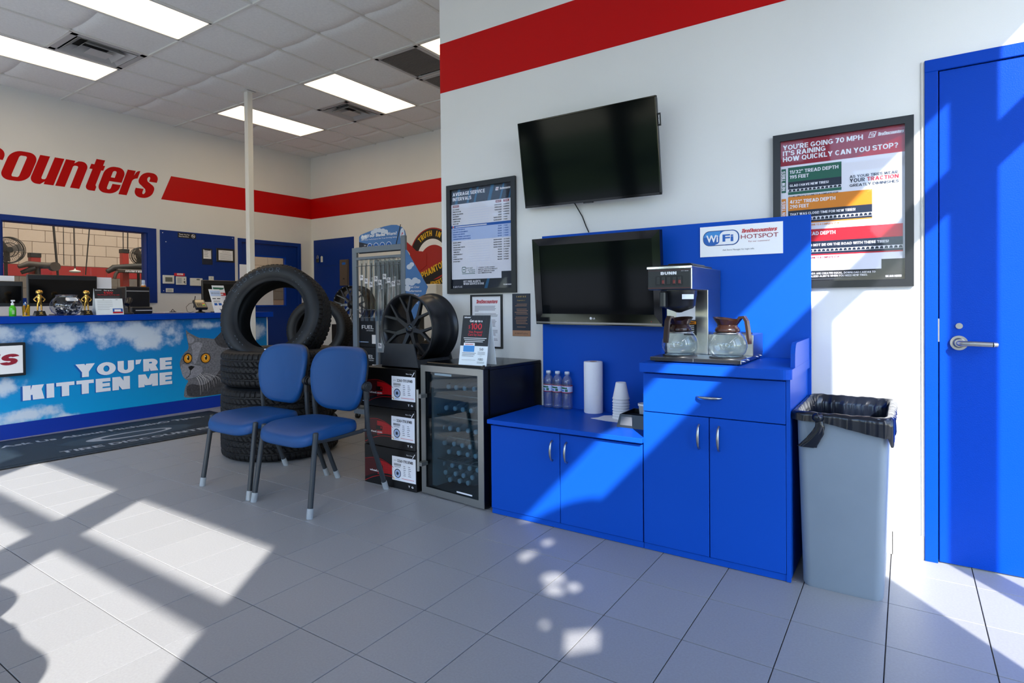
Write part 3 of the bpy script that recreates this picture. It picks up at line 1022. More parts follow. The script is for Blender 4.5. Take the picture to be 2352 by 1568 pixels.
for n, (i, j, hf) in enumerate(GRILLES):
    x0, x1 = CX[i], CX[i + 1]
    cy = (CY[j] + CY[j + 1]) / 2 + (0.329 if hf else -0.329)
    V = thing('return_grille', ((x0 + x1) / 2, cy, ZC), ['square brown slatted air return beside the half hidden ceiling light', 'slatted air return next to the first one, mostly hidden by the wall corner'][n], 'vent', 'ceiling air returns')
    hw, hd = 0.281, 0.316
    m = MB()
    for a0, a1, b0, b1 in ((-hw, hw, -hd, -hd + 0.035), (-hw, hw, hd - 0.035, hd), (-hw, -hw + 0.035, -hd, hd), (hw - 0.035, hw, -hd, hd)):
        m.box(a0, a1, b0, b1, -0.006, 0.004, 'vent_white')
    m.build('frame', V)
    sl_ = MB()
    sl_.add([(-hw + 0.03, 0, -0.002), (hw - 0.03, 0, -0.002), (hw - 0.03, 0.009, 0.012), (-hw + 0.03, 0.009, 0.012), (-hw + 0.03, 0.003, -0.003), (hw - 0.03, 0.003, -0.003), (hw - 0.03, 0.012, 0.011), (-hw + 0.03, 0.012, 0.011)],
            [(0, 1, 2, 3), (7, 6, 5, 4), (0, 4, 5, 1), (3, 2, 6, 7)], 'grille')
    sme = sl_.mesh('slat')
    ns = 26
    for k in range(ns):
        obj('slat', sme, V, (0, -hd + 0.045 + k * (2 * hd - 0.09) / ns, 0))
    m = MB()
    m.box(-hw, hw, -hd, hd, 0.05, 0.054, 'duct_dark')
    m.build('duct', V)
# ================================================================ cabinets along the main wall
def bow_handle(name, parent, x, y, z, length, vertical=True):
    m = MB()
    n = 12
    pts, rad = [], []
    for k in range(n + 1):
        t = -1 + 2 * k / n
        a = t * length / 2
        dep = -0.006 - 0.022 * (1 - t * t) ** 0.6 if abs(t) < 1 else -0.004
        pts.append((x, y + dep, z + a) if vertical else (x + a, y + dep, z))
        rad.append(0.0038 + 0.0030 * (1 - t * t))
    m.tube(pts, 0.005, 'steel', seg=8, radii=rad)
    for t in (-1, 1):
        p0 = (x, y, z + t * length * .47) if vertical else (x + t * length * .47, y, z)
        p1 = (x, y - .01, z + t * length * .47) if vertical else (x + t * length * .47, y - .01, z)
        m.cyl(p0, p1, 0.004, 'steel', seg=8)
    return m.build(name, parent)


YC = 2.60
board = MB()
board.box(-1.858, -0.3765, 3.110, 3.128, 0.0, 1.557, 'blue_laminate', bev=0.001)
for z in (0.2, 1.12):
    board.box(-1.84, -0.40, 3.128, 3.1555, z, z + 0.05, 'blue_laminate')
pan = board.build('backsplash_panel')
tag(pan, 'tall blue panel on the white wall behind the coffee station', 'panel')
m = MB()
m.lathe([(0.018, -0.002), (0.020, -0.008), (0.034, -0.010), (0.037, -0.004), (0.037, 0.0)], 'black', seg=28)
m.lathe([(0.0, -0.0005), (0.018, -0.001)], 'grille', seg=20)
gr = m.build('cable_grommet', pan, (-1.632, 3.110, 0.597), (-PI / 2, 0, 0))
gr.rotation_euler = (-PI / 2, 0, PI)

low = thing('base_cabinet', (-1.45, 2.87, 0), 'low blue two-door cabinet standing beside the glass door fridge', 'cabinet')
ox, oy = -1.45, 2.87
m = MB()
m.box(-1.888 - ox, -1.0185 - ox, 2.62 - oy, 3.1085 - oy, 0.012, 0.495, 'blue_laminate')
m.build('carcass', low)
m = MB()
m.box(-1.888 - ox, -1.0185 - ox, 2.606 - oy, 2.62 - oy, 0.002, 0.029, 'blue_laminate')
m.build('toe_board', low)
for x0, x1, hx in ((-1.8885, -1.461, -1.501), (-1.457, -1.0205, -1.418)):
    m = MB()
    m.box(x0 - ox, x1 - ox, 2.60 - oy, 2.619 - oy, 0.032, 0.484, 'blue_laminate', bev=0.0012)
    d = m.build('door', low)
    bow_handle('handle', d, hx - ox, 2.60 - oy, 0.396, 0.105)
m = MB()
m.box(-1.895, -1.0125, 2.572, 3.1085, 0.4965, 0.520, 'blue_laminate', bev=0.002)
tag(m.build('countertop'), 'low blue countertop carrying the water bottles and paper towel', 'countertop')

tall = thing('base_cabinet', (-0.70, 2.87, 0), 'taller blue cabinet with one drawer over two doors, under the coffee maker', 'cabinet')
ox = -0.70
m = MB()
m.box(-1.0165 - ox, -0.391 - ox, 2.62 - oy, 3.1085 - oy, 0.012, 0.828, 'blue_laminate')
m.box(-0.4065 - ox, -0.391 - ox, 2.602 - oy, 2.62 - oy, 0.002, 0.828, 'blue_laminate')
m.build('carcass', tall)
m = MB()
m.box(-1.0165 - ox, -0.4075 - ox, 2.606 - oy, 2.62 - oy, 0.002, 0.029, 'blue_laminate')
m.build('toe_board', tall)
m = MB()
m.box(-1.0145 - ox, -0.4085 - ox, 2.60 - oy, 2.619 - oy, 0.645, 0.820, 'blue_laminate', bev=0.0012)
d = m.build('drawer', tall)
bow_handle('handle', d, -0.713 - ox, 2.60 - oy, 0.7315, 0.105, False)
for x0, x1, hx in ((-1.0145, -0.7165, -0.757), (-0.7125, -0.4085, -0.672)):
    m = MB()
    m.box(x0 - ox, x1 - ox, 2.60 - oy, 2.619 - oy, 0.032, 0.641, 'blue_laminate', bev=0.0012)
    d = m.build('door', tall)
    bow_handle('handle', d, hx - ox, 2.60 - oy, 0.556, 0.108)
ct = thing('countertop', (-0.70, 2.85, 0.83), 'raised blue countertop with a rounded corner under the coffee maker', 'countertop')
m = MB()
pts = [(-1.0185, 3.1085), (-1.0185, 2.565)]
for k in range(7):
    a = -PI / 2 + PI / 2 * k / 6
    pts.append((-0.422 + 0.04 * math.cos(a), 2.605 + 0.04 * math.sin(a)))
pts.append((-0.382, 3.1085))
m.prism([(x + 0.70, y - 2.85) for x, y in pts[::-1]][::-1], 0.0, 0.0405, 'blue_laminate')
m.build('slab', ct)
for x0, x1 in ((-0.400, -0.3825), (-1.0185, -1.003)):
    m = MB()
    pr = [(2.668 if x0 > -.9 else 2.86, 0.8706), (3.1085, 0.8706), (3.1085, 0.972)]
    y0 = pr[0][0]
    pr += [(y0 + 0.055 + 0.045 * math.cos(a), 0.927 + 0.045 * math.sin(a)) for a in [PI / 2 + PI / 2 * k / 6 for k in range(7)]]
    pr[-1] = (y0 + .006, 0.927)
    m.prism([(y - 2.85, z - 0.83) for y, z in pr], x0 + 0.70, x1 + 0.70, 'blue_laminate', axis='X')
    m.build('side_splash', ct)

# ================================================================ wifi sign on the panel
mat('sign_white', (244, 244, 246), 0.35)
mat('ink_blue', (18, 92, 178), 0.4)
mat('ink_sky', (60, 140, 210), 0.4)
mat('ink_navy', (16, 30, 52), 0.4)
mat('ink_black', (20, 22, 26), 0.5)
mat('ink_grey', (96, 100, 108), 0.5)
mat('ink_red', (196, 22, 40), 0.4)
mat('ink_crimson', (150, 16, 44), 0.4)
mat('ink_green', (20, 96, 74), 0.4)
mat('ink_orange', (222, 134, 18), 0.4)
mat('ink_lightblue', (186, 206, 240), 0.4)
mat('ink_white', (240, 240, 242), 0.4)
mat('ink_tan', (166, 122, 92), 0.5)
mat('ink_gold', (214, 176, 90), 0.4)
mat('ink_yellow', (236, 196, 24), 0.4)
mat('frame_black', (26, 28, 32), 0.32)
mat('paper', (236, 237, 242), 0.55)


def wordmark(p, a, b, h, width, m='ink_red', align='L', k=3):
    vs, fs, wd = wordmark_shape()
    off = {'L': 0, 'C': -width / 2, 'R': -width}[align]
    p.mb.add([p.P(a + off + v.x * width / wd, b + v.y * h / 1.3, k) for v in vs], fs, m)


ws = thing('wall_sign', (-0.696, 3.110, 1.3795), 'white wireless hotspot sign fixed high on the blue panel', 'sign')
m = MB()
m.box(-0.199, 0.199, -0.004, 0, 0, 0.155, 'sign_white')
m.build('plate', ws)
p = Print((-0.201, -0.004, 0), (1, 0, 0), (0, 0, 1))
p.round(0.0175, 0.0545, 0.198, 0.132, 0.034, 'ink_navy', 1)
p.round(0.0195, 0.0565, 0.196, 0.130, 0.0325, 'ink_blue', 2)
p.poly([(0.0215, 0.10), (0.105, 0.10), (0.105, 0.1285), (0.05, 0.1285), (0.03, 0.12)], 'ink_sky', 2.5)
p.round(0.1005, 0.059, 0.1925, 0.1275, 0.03, 'ink_white', 3)
p.poly([(0.076, 0.0585), (0.13, 0.0585), (0.13, 0.075), (0.1005, 0.09), (0.0995, 0.072), (0.092, 0.064)], 'ink_white', 3)
p.text('Wi', 0.034, 0.075, 0.036, 'ink_white', 4, bold=0.03, width=0.060)
p.text('Fi', 0.116, 0.075, 0.036, 'ink_blue', 4, bold=0.03, width=0.054)
wordmark(p, 0.205, 0.112, 0.0185, 0.170, 'ink_red')
p.text('HOTSPOT', 0.206, 0.082, 0.022, 'ink_crimson', 3, width=0.174)
p.text('For our customers!', 0.242, 0.064, 0.0075, 'ink_crimson', 3, width=0.098)
p.text('Ask Store Manager for login info.', 0.116, 0.0275, 0.0078, 'ink_grey', 3, width=0.154)
p.build('print', ws)

# ================================================================ framed posters
def framed(name, x0, x1, z0, z1, rail, depth, label, cat, frame='frame_black', group=None, glaze=True):
    w, h = x1 - x0, z1 - z0
    t = thing(name, ((x0 + x1) / 2, DM, z0), label, cat, group)
    for nm, pts in (('b', [(-w / 2, 0), (w / 2, 0), (w / 2 - rail, rail), (-w / 2 + rail, rail)]), ('t', [(-w / 2, h), (-w / 2 + rail, h - rail), (w / 2 - rail, h - rail), (w / 2, h)]),
                    ('l', [(-w / 2, 0), (-w / 2 + rail, rail), (-w / 2 + rail, h - rail), (-w / 2, h)]), ('r', [(w / 2, 0), (w / 2, h), (w / 2 - rail, h - rail), (w / 2 - rail, rail)])):
        m = MB()
        # mitred rail, a little rounder on the outside
        n = len(pts)
        outer = [Vector((a, -depth * 0.72, b)) for a, b in pts]
        m.prism(pts, -0.001, -depth, frame, axis='Y')
        m.build('frame_rail', t)
    m = MB()
    m.box(-w / 2 + rail * .6, w / 2 - rail * .6, -0.005, -0.002, rail * .6, h - rail * .6, 'paper')
    m.build('sheet', t)
    if glaze:
        m = MB()
        m.box(-w / 2 + rail, w / 2 - rail, -0.0105, -0.0095, rail, h - rail, 'acrylic')
        m.build('glazing', t)
    p = Print((-w / 2 + rail, -0.0051, rail), (1, 0, 0), (0, 0, 1))
    return t, p, w - 2 * rail, h - 2 * rail


glass('acrylic', (250, 250, 252), refl=0.32, rough=0.03)


def header_streaks(p, w, h, v0, v1, m1, seed):
    rr = random.Random(seed)
    for k in range(9):
        a = rr.uniform(0.05, 0.95) * w
        d = rr.uniform(0.01, 0.05) * w
        p.poly([(a, h * (1 - v1)), (min(a + d, w), h * (1 - v1)), (min(a + d + 0.03, w), h * (1 - v0)), (min(a + 0.03, w), h * (1 - v0))], m1, 1.5)


mat('ink_teal', (26, 92, 130), 0.4)
mat('ink_deep', (14, 22, 40), 0.4)
t, p, w, h = framed('framed_poster', -2.641, -2.072, 1.218, 1.962, 0.033, 0.020, 'black framed service interval chart hanging above the black wheel', 'poster', group='black framed tyre posters')
U = lambda u: u * w
V = lambda v: h * (1 - v)
p.rect(0, V(0.148), w, h, 'ink_deep', 1)
header_streaks(p, w, h, 0.0, 0.148, 'ink_teal', 3)
p.text('AVERAGE SERVICE', U(.03), V(.064), 0.0235, 'ink_white', 3, bold=0.03, width=U(.545))
p.text('INTERVALS', U(.03), V(.113), 0.0235, 'ink_white', 3, bold=0.03, width=U(.32))
p.poly([(U(.745), V(.062)), (U(.79), V(.062)), (U(.80), V(.03)), (U(.755), V(.03))], 'ink_white', 3)
p.text('TD', U(.757), V(.057), 0.013, 'ink_crimson', 4, bold=0.03, width=U(.035))
wordmark(p, U(.81), V(.057), 0.014, U(.185), 'ink_white')
for u0, u1, v, s in ((.03, .135, .178, 'SERVICE'), (.748, .835, .178, 'MILES'), (.87, .955, .178, 'TIME')):
    p.rect(U(u0), V(v), U(u1), V(v - .022), 'ink_crimson', 2)
    p.text(s, U((u0 + u1) / 2), V(v - .005), 0.0085, 'ink_white', 3, 'C', bold=0.02, width=U(u1 - u0 - .02))


def rows(v0, dv, data, ink):
    for k, (a, b, c) in enumerate(data):
        v = v0 + dv * k
        p.text(a, U(.03), V(v), 0.0078, ink, 3, bold=0.02, res=1, xs=0.95)
        p.rect(U(.30), V(v) + 0.001, U(.64), V(v) + 0.0017, 'ink_lightblue', 3)
        p.text(b, U(.84), V(v), 0.0078, ink, 3, 'R', bold=0.02, res=1, xs=.95)
        p.text(c, U(.87), V(v), 0.0078, ink, 3, bold=0.02, res=1, xs=.9)


rows(.205, .0242, [('OIL CHANGE', '3,000-10,000', '6 MONTHS'), ('TIRE ROTATION', '5,000-6,000', '6 MONTHS'), ('WHEEL BALANCING', '5,000-6,000', '6 MONTHS'), ('ALIGNMENT', '6,000', '6 MONTHS'),
     ('WIPER BLADES', '6,000', '6 MONTHS'), ('CABIN FILTER', '15,000-30,000', '1 YEAR'), ('AIR FILTER', '15,000-30,000', '1 YEAR')], 'ink_black')
p.rect(0, V(.515), w, V(.362), 'ink_lightblue', 1)
p.rect(0, V(.388), w, V(.362), 'ink_blue', 2)
p.disc(U(.035), V(.375), .0085, 'ink_white', 3, seg=16)
p.disc(U(.035), V(.375), .006, 'ink_red', 4, seg=16)
p.rect(U(.07), V(.381), U(.60), V(.371), 'ink_white', 3)
rows(.41, .0235, [('FUEL SYSTEM SERVICE', '15,000', '1 YEAR'), ('COOLANT SYSTEM SERVICE', '30,000', '2 YEARS'), ('BRAKE FLUID SERVICE', '30,000', '2 YEARS'), ('POWER STEERING FLUID SERVICE', '50,000', '2 YEARS'), ('TRANSMISSION FLUID EXCHANGE', '50,000', '2 YEARS')], 'ink_blue')
rows(.54, .0238, [('BRAKE LININGS', '30,000-60,000', '3-5 YEARS'), ('12V BATTERY', '36,000-60,000', '3-5 YEARS'), ('SHOCKS AND STRUTS', '50,000-75,000', '4-5 YEARS'), ('SPARK PLUGS', '60,000-75,000', '4-5 YEARS'), ('TIMING BELT', '90,000', '6 YEARS'),
     ('SERPENTINE BELT', '90,000', '6 YEARS'), ('HOSES', '90,000', '6 YEARS'), ('HYBRID BATTERY', '100,000', '8 YEARS'), ('EV BATTERY', '100,000', '8 YEARS')], 'ink_black')
p.round(U(.18), V(.838), U(.245), V(.782), 0.006, 'ink_green', 2)
p.round(U(.187), V(.832), U(.238), V(.788), 0.004, 'paper', 3)
p.disc(U(.2125), V(.81), 0.010, 'ink_green', 4, rb=0.003, seg=12)
for k, s in enumerate(('MOTORIST', 'ASSURANCE', 'PROGRAM')):
    p.text(s, U(.255 + .022 * k), V(.803 + .0195 * k), 0.0095, 'ink_green', 3, res=1, xs=.85)
p.rect(U(.18), V(.853), U(.40), V(.848), 'ink_green', 2)
p.rect(U(.43), V(.855), U(.432), V(.78), 'ink_grey', 2)
for k, s in enumerate(("CONSULT YOUR OWNER'S", "MANUAL FOR YOUR VEHICLE'S", 'SPECIFIC MANUFACTURER', 'RECOMMENDATIONS')):
    p.text(s, U(.455), V(.801 + .0178 * k), 0.0082, 'ink_black', 3, bold=.01, res=1, xs=1.0)
p.rect(0, 0, w, V(.905), 'ink_deep', 1)
p.poly([(U(.55), 0), (U(.60), 0), (U(.64), V(.905)), (U(.60), V(.905))], 'ink_teal', 1.5)
p.rect(U(.83), V(.955), w, V(.84), 'ink_deep', 2)
p.text('GET FREE ALERTS', U(.2), V(.938), 0.0135, 'ink_white', 3, bold=.025, width=U(.29))
p.text('WHEN SERVICE IS DUE', U(.2), V(.962), 0.0135, 'ink_white', 3, bold=.025, width=U(.345))
p.text('SCAN HERE', U(.86), V(.975), 0.0085, 'ink_white', 3, bold=.03, width=U(.125))
for k, ch in enumerate('CARFAX'):
    p.text(ch, U(.03 + .028 * k), V(.989), 0.012, 'ink_white', 3, 'C', bold=.03, xs=.9)
p.build('print', t)

t, p, w, h = framed('framed_poster', -0.546, 0.028, 1.208, 1.960, 0.033, 0.020, 'black framed tread depth poster beside the blue door, half behind the blue panel', 'poster', group='black framed tyre posters')
p.rect(0, V(.175), w, h, 'ink_crimson', 1)
p.poly([(U(.62), V(.175)), (w, V(.175)), (w, V(.06))], 'ink_red', 1.5)
p.text("YOU'RE GOING 70 MPH", U(.02), V(.062), 0.0235, 'ink_white', 3, bold=0.03, width=U(.665))
p.text("IT'S RAINING", U(.02), V(.103), 0.0235, 'ink_white', 3, bold=0.03, width=U(.365))
p.text('HOW QUICKLY CAN YOU STOP?', U(.02), V(.145), 0.0235, 'ink_white', 3, bold=0.03, width=U(.93))
p.poly([(U(.725), V(.057)), (U(.775), V(.057)), (U(.79), V(.02)), (U(.74), V(.02))], 'ink_white', 2)
p.poly([(U(.732), V(.053)), (U(.771), V(.053)), (U(.783), V(.024)), (U(.744), V(.024))], 'ink_crimson', 3)
p.text('TD', U(.742), V(.049), 0.012, 'ink_white', 4, bold=0.03, width=U(.032))
wordmark(p, U(.795), V(.052), 0.015, U(.20), 'ink_white')


def tab(v0, v1, s, m):
    p.rect(U(.007), V(v1), U(.047), V(v0), m, 2)
    p.text(s, U(.040), V((v0 + v1) / 2), 0.0155, 'ink_white', 3, 'C', bold=.03, width=h * (v1 - v0) * .82, rot=PI / 2)


def carstrip(u0, u1, v0, v1, n):
    p.rect(U(u0), V(v1), U(u1), V(v0), 'ink_white', 3)
    for k in range(n):
        a = u0 + (u1 - u0) * (k + .1) / n
        d = (u1 - u0) / n * .8
        b = v1 - .002
        c_ = v1 - v0
        p.poly([(U(a), V(b)), (U(a + d), V(b)), (U(a + d), V(b - c_ * .45)), (U(a + d * .75), V(b - c_ * .8)), (U(a + d * .3), V(b - c_ * .8)), (U(a + d * .1), V(b - c_ * .45))], 'ink_navy', 4)


tab(.195, .365, 'NEW TIRES', 'ink_green')
p.rect(U(.065), V(.292), U(.515), V(.19), 'ink_green', 2)
p.rect(U(.065), V(.345), U(.515), V(.292), 'ink_navy', 2)
p.text('11/32" TREAD DEPTH', U(.08), V(.235), 0.0165, 'ink_white', 3, bold=.03, width=U(.41))
p.text('195 FEET', U(.08), V(.27), 0.0165, 'ink_white', 3, bold=.03, width=U(.165))
p.text('GLAD I HAVE NEW TIRES!', U(.08), V(.327), 0.0115, 'ink_white', 3, bold=.03, width=U(.33))
carstrip(.065, .515, .345, .363, 13)
p.rect(U(.065), V(.383), U(.515), V(.363), 'ink_green', 2)
p.text('13 CAR LENGTHS TO COME TO A COMPLETE STOP', U(.068), V(.402), 0.0075, 'ink_navy', 3, bold=.02, width=U(.42), res=1)
for k, (s, ww) in enumerate((('AS YOUR TIRES WEAR,', .375), ('YOUR TRACTION', .375), ('GREATLY DIMINISHES', .375))):
    if k == 1:
        p.text('YOUR', U(.58), V(.341), 0.0175, 'ink_navy', 3, bold=.03, width=U(.12))
        p.text('TRACTION', U(.715), V(.341), 0.0175, 'ink_red', 3, bold=.03, width=U(.24))
    else:
        p.text(s, U(.58), V(.311 + .028 * k + (.003 if k == 2 else 0)), 0.0125, 'ink_navy', 3, bold=.015, width=U(ww))
tab(.408, .60, 'WORN TIRES', 'ink_orange')
p.rect(U(.065), V(.497), U(.755), V(.398), 'ink_orange', 2)
p.rect(U(.065), V(.548), U(.755), V(.497), 'ink_navy', 2)
p.text('4/32" TREAD DEPTH', U(.08), V(.446), 0.0165, 'ink_white', 3, bold=.03, width=U(.385))
p.text('290 FEET', U(.08), V(.48), 0.0165, 'ink_white', 3, bold=.03, width=U(.165))
p.text('THAT WAS CLOSE! TIME FOR NEW TIRES!', U(.08), V(.531), 0.0118, 'ink_white', 3, bold=.03, width=U(.545))
carstrip(.065, .755, .550, .572, 20)
p.rect(U(.065), V(.585), U(.755), V(.572), 'ink_navy', 2)
p.rect(U(.065), V(.592), U(.755), V(.585), 'ink_orange', 2)
p.text('20 CAR LENGTHS TO COME TO A COMPLETE STOP', U(.068), V(.612), 0.0085, 'ink_orange', 3, bold=.02, width=U(.43), res=1)
p.rect(U(.065), V(.722), U(.985), V(.638), 'ink_red', 2)
p.text('2/32" TREAD DEPTH', U(.08), V(.679), 0.0165, 'ink_white', 3, bold=.03, width=U(.385))
p.rect(U(.065), V(.776), U(.985), V(.722), 'ink_navy', 2)
p.text('YOU SHOULD NOT BE ON THE ROAD WITH THESE TIRES!', U(.08), V(.757), 0.0118, 'ink_white', 3, bold=.03, width=U(.80))
carstrip(.065, .985, .777, .797, 26)
p.rect(U(.065), V(.812), U(.985), V(.797), 'ink_navy', 2)
p.rect(U(.065), V(.820), U(.985), V(.812), 'ink_red', 2)
p.text('27 CAR LENGTHS TO COME TO A COMPLETE STOP', U(.068), V(.842), 0.0085, 'ink_crimson', 3, bold=.02, width=U(.43), res=1)
p.rect(0, 0, w, V(.928), 'ink_black', 1)
p.rect(U(.825), V(.928), w, V(.865), 'ink_black', 1)
p.text('NOT ALL BRANDS ARE CREATED EQUAL. DOWNLOAD CARFAX TO', U(.12), V(.953), 0.0088, 'ink_white', 3, bold=.02, width=U(.66), res=1)
p.text('GET PERSONALIZED ALERTS WHEN YOU NEED NEW TIRES.', U(.12), V(.972), 0.0088, 'ink_white', 3, bold=.02, width=U(.60), res=1)
p.rect(U(.12), V(.988), U(.62), V(.985), 'ink_grey', 3)
p.text('SCAN HERE', U(.855), V(.985), 0.0088, 'ink_white', 3, bold=.03, width=U(.12))
p.build('print', t)

# small framed letter and the dark award card
t, p, w, h = framed('framed_letter', -2.446, -2.186, 0.853, 1.208, 0.012, 0.012, 'thin black framed letter with red heading, behind the tent card', 'frame', glaze=False)
wordmark(p, w * .13, h * .86, 0.024, w * .76, 'ink_red', k=2)
rr = random.Random(4)
b = h * .80
for para in (5, 4, 7, 6, 3):
    for k in range(para):
        p.rect(w * .09, b, w * (rr.uniform(.78, .9) if k < para - 1 else rr.uniform(.2, .6)), b + 0.0028, 'ink_grey', 1)
        b -= 0.0082
    b -= 0.009
p.build('print', t)
t = thing('award_card', (-2.042, DM, 0.938), 'narrow dark award card with a tan foot, taped beside the lower television', 'card')
m = MB()
m.box(-0.068, 0.068, -0.003, 0, 0, 0.272, 'ink_navy')
m.build('card', t)
p = Print((-0.068, -0.003, 0), (1, 0, 0), (0, 0, 1))
p.rect(0, 0, 0.136, 0.037, 'ink_tan', 1)
for k, ch in enumerate('CARFAX'):
    p.text(ch, 0.036 + 0.013 * k, 0.248, 0.0105, 'ink_gold', 2, 'C', bold=.02, xs=.9)
p.text('Congratulations!', 0.068, 0.226, 0.007, 'ink_gold', 2, 'C', width=.062, res=1)
bb_ = 0.203
for para in (2, 4, 5, 1):
    for k in range(para):
        p.rect(0.068 - rr.uniform(.032, .052), bb_, 0.068 + rr.uniform(.032, .052), bb_ + .0032, 'ink_tan', 2)
        bb_ -= 0.0102
    bb_ -= 0.011
p.text('#CARFAXTopShop', 0.068, 0.014, 0.0095, 'ink_navy', 2, 'C', width=.098, res=1)
p.build('print', t)

# ================================================================ televisions
def posed(name, label, cat, loc, yaw, tilt, roll):
    R = Vector((math.cos(yaw), math.sin(yaw), 0))
    N = Vector((math.sin(yaw), -math.cos(yaw), 0))
    Uu = Vector((0, 0, 1)) * math.cos(tilt) + N * math.sin(tilt)
    R2 = R * math.cos(roll) + Uu * math.sin(roll)
    U3 = Uu * math.cos(roll) - R * math.sin(roll)
    B = U3.cross(R2)      # pointing into the wall: local +Y
    t = thing(name, loc, label, cat)
    Mx = Matrix(((R2.x, B.x, U3.x), (R2.y, B.y, U3.y), (R2.z, B.z, U3.z)))
    if Mx.determinant() < 0:
        B = -B
        Mx = Matrix(((R2.x, B.x, U3.x), (R2.y, B.y, U3.y), (R2.z, B.z, U3.z)))
    t.rotation_euler = Mx.to_euler()
    return t


mat('screen', (6, 9, 12), 0.09, spec=0.16)
mat('gloss_black', (10, 11, 13), 0.08, spec=0.35)
mat('silver_strip', (150, 146, 140), 0.3, 0.8)
w, h = 0.885, 0.509
tv = posed('television', 'upper black television tilted out from the white wall', 'television', (-1.524, 3.03, 1.979), -0.051, 0.177, -0.020)
m = MB()
b = 0.009
for x0, x1, z0, z1 in ((-w / 2, w / 2, h / 2 - b, h / 2), (-w / 2, w / 2, -h / 2, -h / 2 + b + .006), (-w / 2, -w / 2 + b, -h / 2, h / 2), (w / 2 - b, w / 2, -h / 2, h / 2)):
    m.box(x0, x1, 0.0, 0.02, z0, z1, 'gloss_black', bev=0.0015)
m.build('bezel', tv)
m = MB()
m.box(-w / 2 + b, w / 2 - b, 0.003, 0.006, -h / 2 + b, h / 2 - b, 'screen')
m.build('screen', tv)
m = MB()
m.box(-w / 2 + .004, w / 2 - .004, 0.02, 0.038, -h / 2 + .004, h / 2 - .004, 'frame_black', bev=0.006)
m.box(-0.26, 0.26, 0.038, 0.060, -h / 2 + .03, 0.1, 'frame_black', bev=0.008)
m.build('back_shell', tv)
m = MB()
m.box(w / 2, w / 2 + 0.016, 0.008, 0.016, h / 2 - 0.155, h / 2 - 0.09, 'black')
tgo = m.build('side_tag', tv)
p = Print((w / 2, 0.008, h / 2 - 0.155), (1, 0, 0), (0, 0, 1))
p.text('SAMSUNG', 0.0125, 0.0325, 0.007, 'ink_white', 1, 'C', bold=.02, width=.046, rot=PI / 2, res=1)
p.build('tag_print', tgo)
m = MB()
m.box(-0.03, 0.03, -0.001, 0.012, -h / 2 - .006, -h / 2, 'gloss_black')
m.build('receiver', tv)
wbk = MB()
wbk.box(-1.62, -1.42, 3.142, 3.1555, 1.87, 2.07, 'frame_black')
wbk.box(-1.54, -1.50, 3.092, 3.142, 1.95, 1.99, 'frame_black')
tag(wbk.build('wall_bracket'), 'black wall bracket behind the upper television', 'bracket')
m = MB()
m.tube([(-1.652, 3.105, 1.765), (-1.64, 3.135, 1.735), (-1.60, 3.148, 1.66), (-1.575, 3.146, 1.60), (-1.555, 3.140, 1.5635)], 0.0035, 'black', seg=8)
tag(m.build('power_cable'), 'thin black cable running between the two televisions', 'cable')

w, h = 0.795, 0.508
tv = posed('television', 'lower black television with wide glossy bezel against the blue panel', 'television', (-1.46, 2.997, 1.273), -0.036, 0.089, -0.006)
bl_, br_, bt_, bb_ = 0.043, 0.048, 0.042, 0.062
m = MB()
def wedge(pts_o, pts_i, mm=m):
    vs = [(a, 0.006, b_) for a, b_ in pts_o] + [(a, 0.012, b_) for a, b_ in pts_i]
    mm.add(vs, [(0, 1, 2, 3)], 'gloss_black')
xo0, xo1, zo0, zo1 = -w / 2, w / 2, -h / 2, h / 2
xi0, xi1, zi0, zi1 = xo0 + bl_, xo1 - br_, zo0 + bb_, zo1 - bt_
O = [(xo0, zo0), (xo1, zo0), (xo1, zo1), (xo0, zo1)]
I = [(xi0, zi0), (xi1, zi0), (xi1, zi1), (xi0, zi1)]
for k in range(4):
    k2 = (k + 1) % 4
    m.add([(O[k][0], 0.002, O[k][1]), (O[k2][0], 0.002, O[k2][1]), (I[k2][0], 0.010, I[k2][1]), (I[k][0], 0.010, I[k][1])], [(0, 1, 2, 3)], 'gloss_black')
    m.add([(O[k][0], 0.002, O[k][1]), (O[k2][0], 0.002, O[k2][1]), (O[k2][0], 0.04, O[k2][1]), (O[k][0], 0.04, O[k][1])], [(3, 2, 1, 0)], 'gloss_black')
m.build('bezel', tv)
m = MB()
m.box(xi0, xi1, 0.012, 0.016, zi0, zi1, 'screen')
m.build('screen', tv)
m = MB()
m.box(xo0 + .004, xo1 - .004, -0.0005, 0.003, zo0 + 0.006, zo0 + 0.0165, 'silver_strip')
m.build('silver_trim', tv)
m = MB()
m.box(xo0 + .006, xo1 - .006, 0.04, 0.058, zo0 + .006, zo1 - .006, 'frame_black', bev=.008)
m.box(-0.25, 0.25, 0.058, 0.085, -0.19, 0.12, 'frame_black', bev=.01)
m.build('back_shell', tv)
p = Print((0, 0.0035, zo0 + 0.035), (1, 0, 0), (0, 0, 1))
p.disc(-0.026, 0.004, 0.0075, 'ink_white', 2, seg=20)
p.text('LG', -0.014, -0.001, 0.010, 'ink_white', 2, bold=.03)
p.disc(0.335, -0.009, 0.002, 'ink_red', 2, seg=8)
p.build('logo', tv)
wbk = MB()
wbk.box(-1.56, -1.36, 3.10, 3.10855, 1.18, 1.38, 'frame_black')
tag(wbk.build('wall_bracket'), 'black wall bracket behind the lower television', 'bracket')
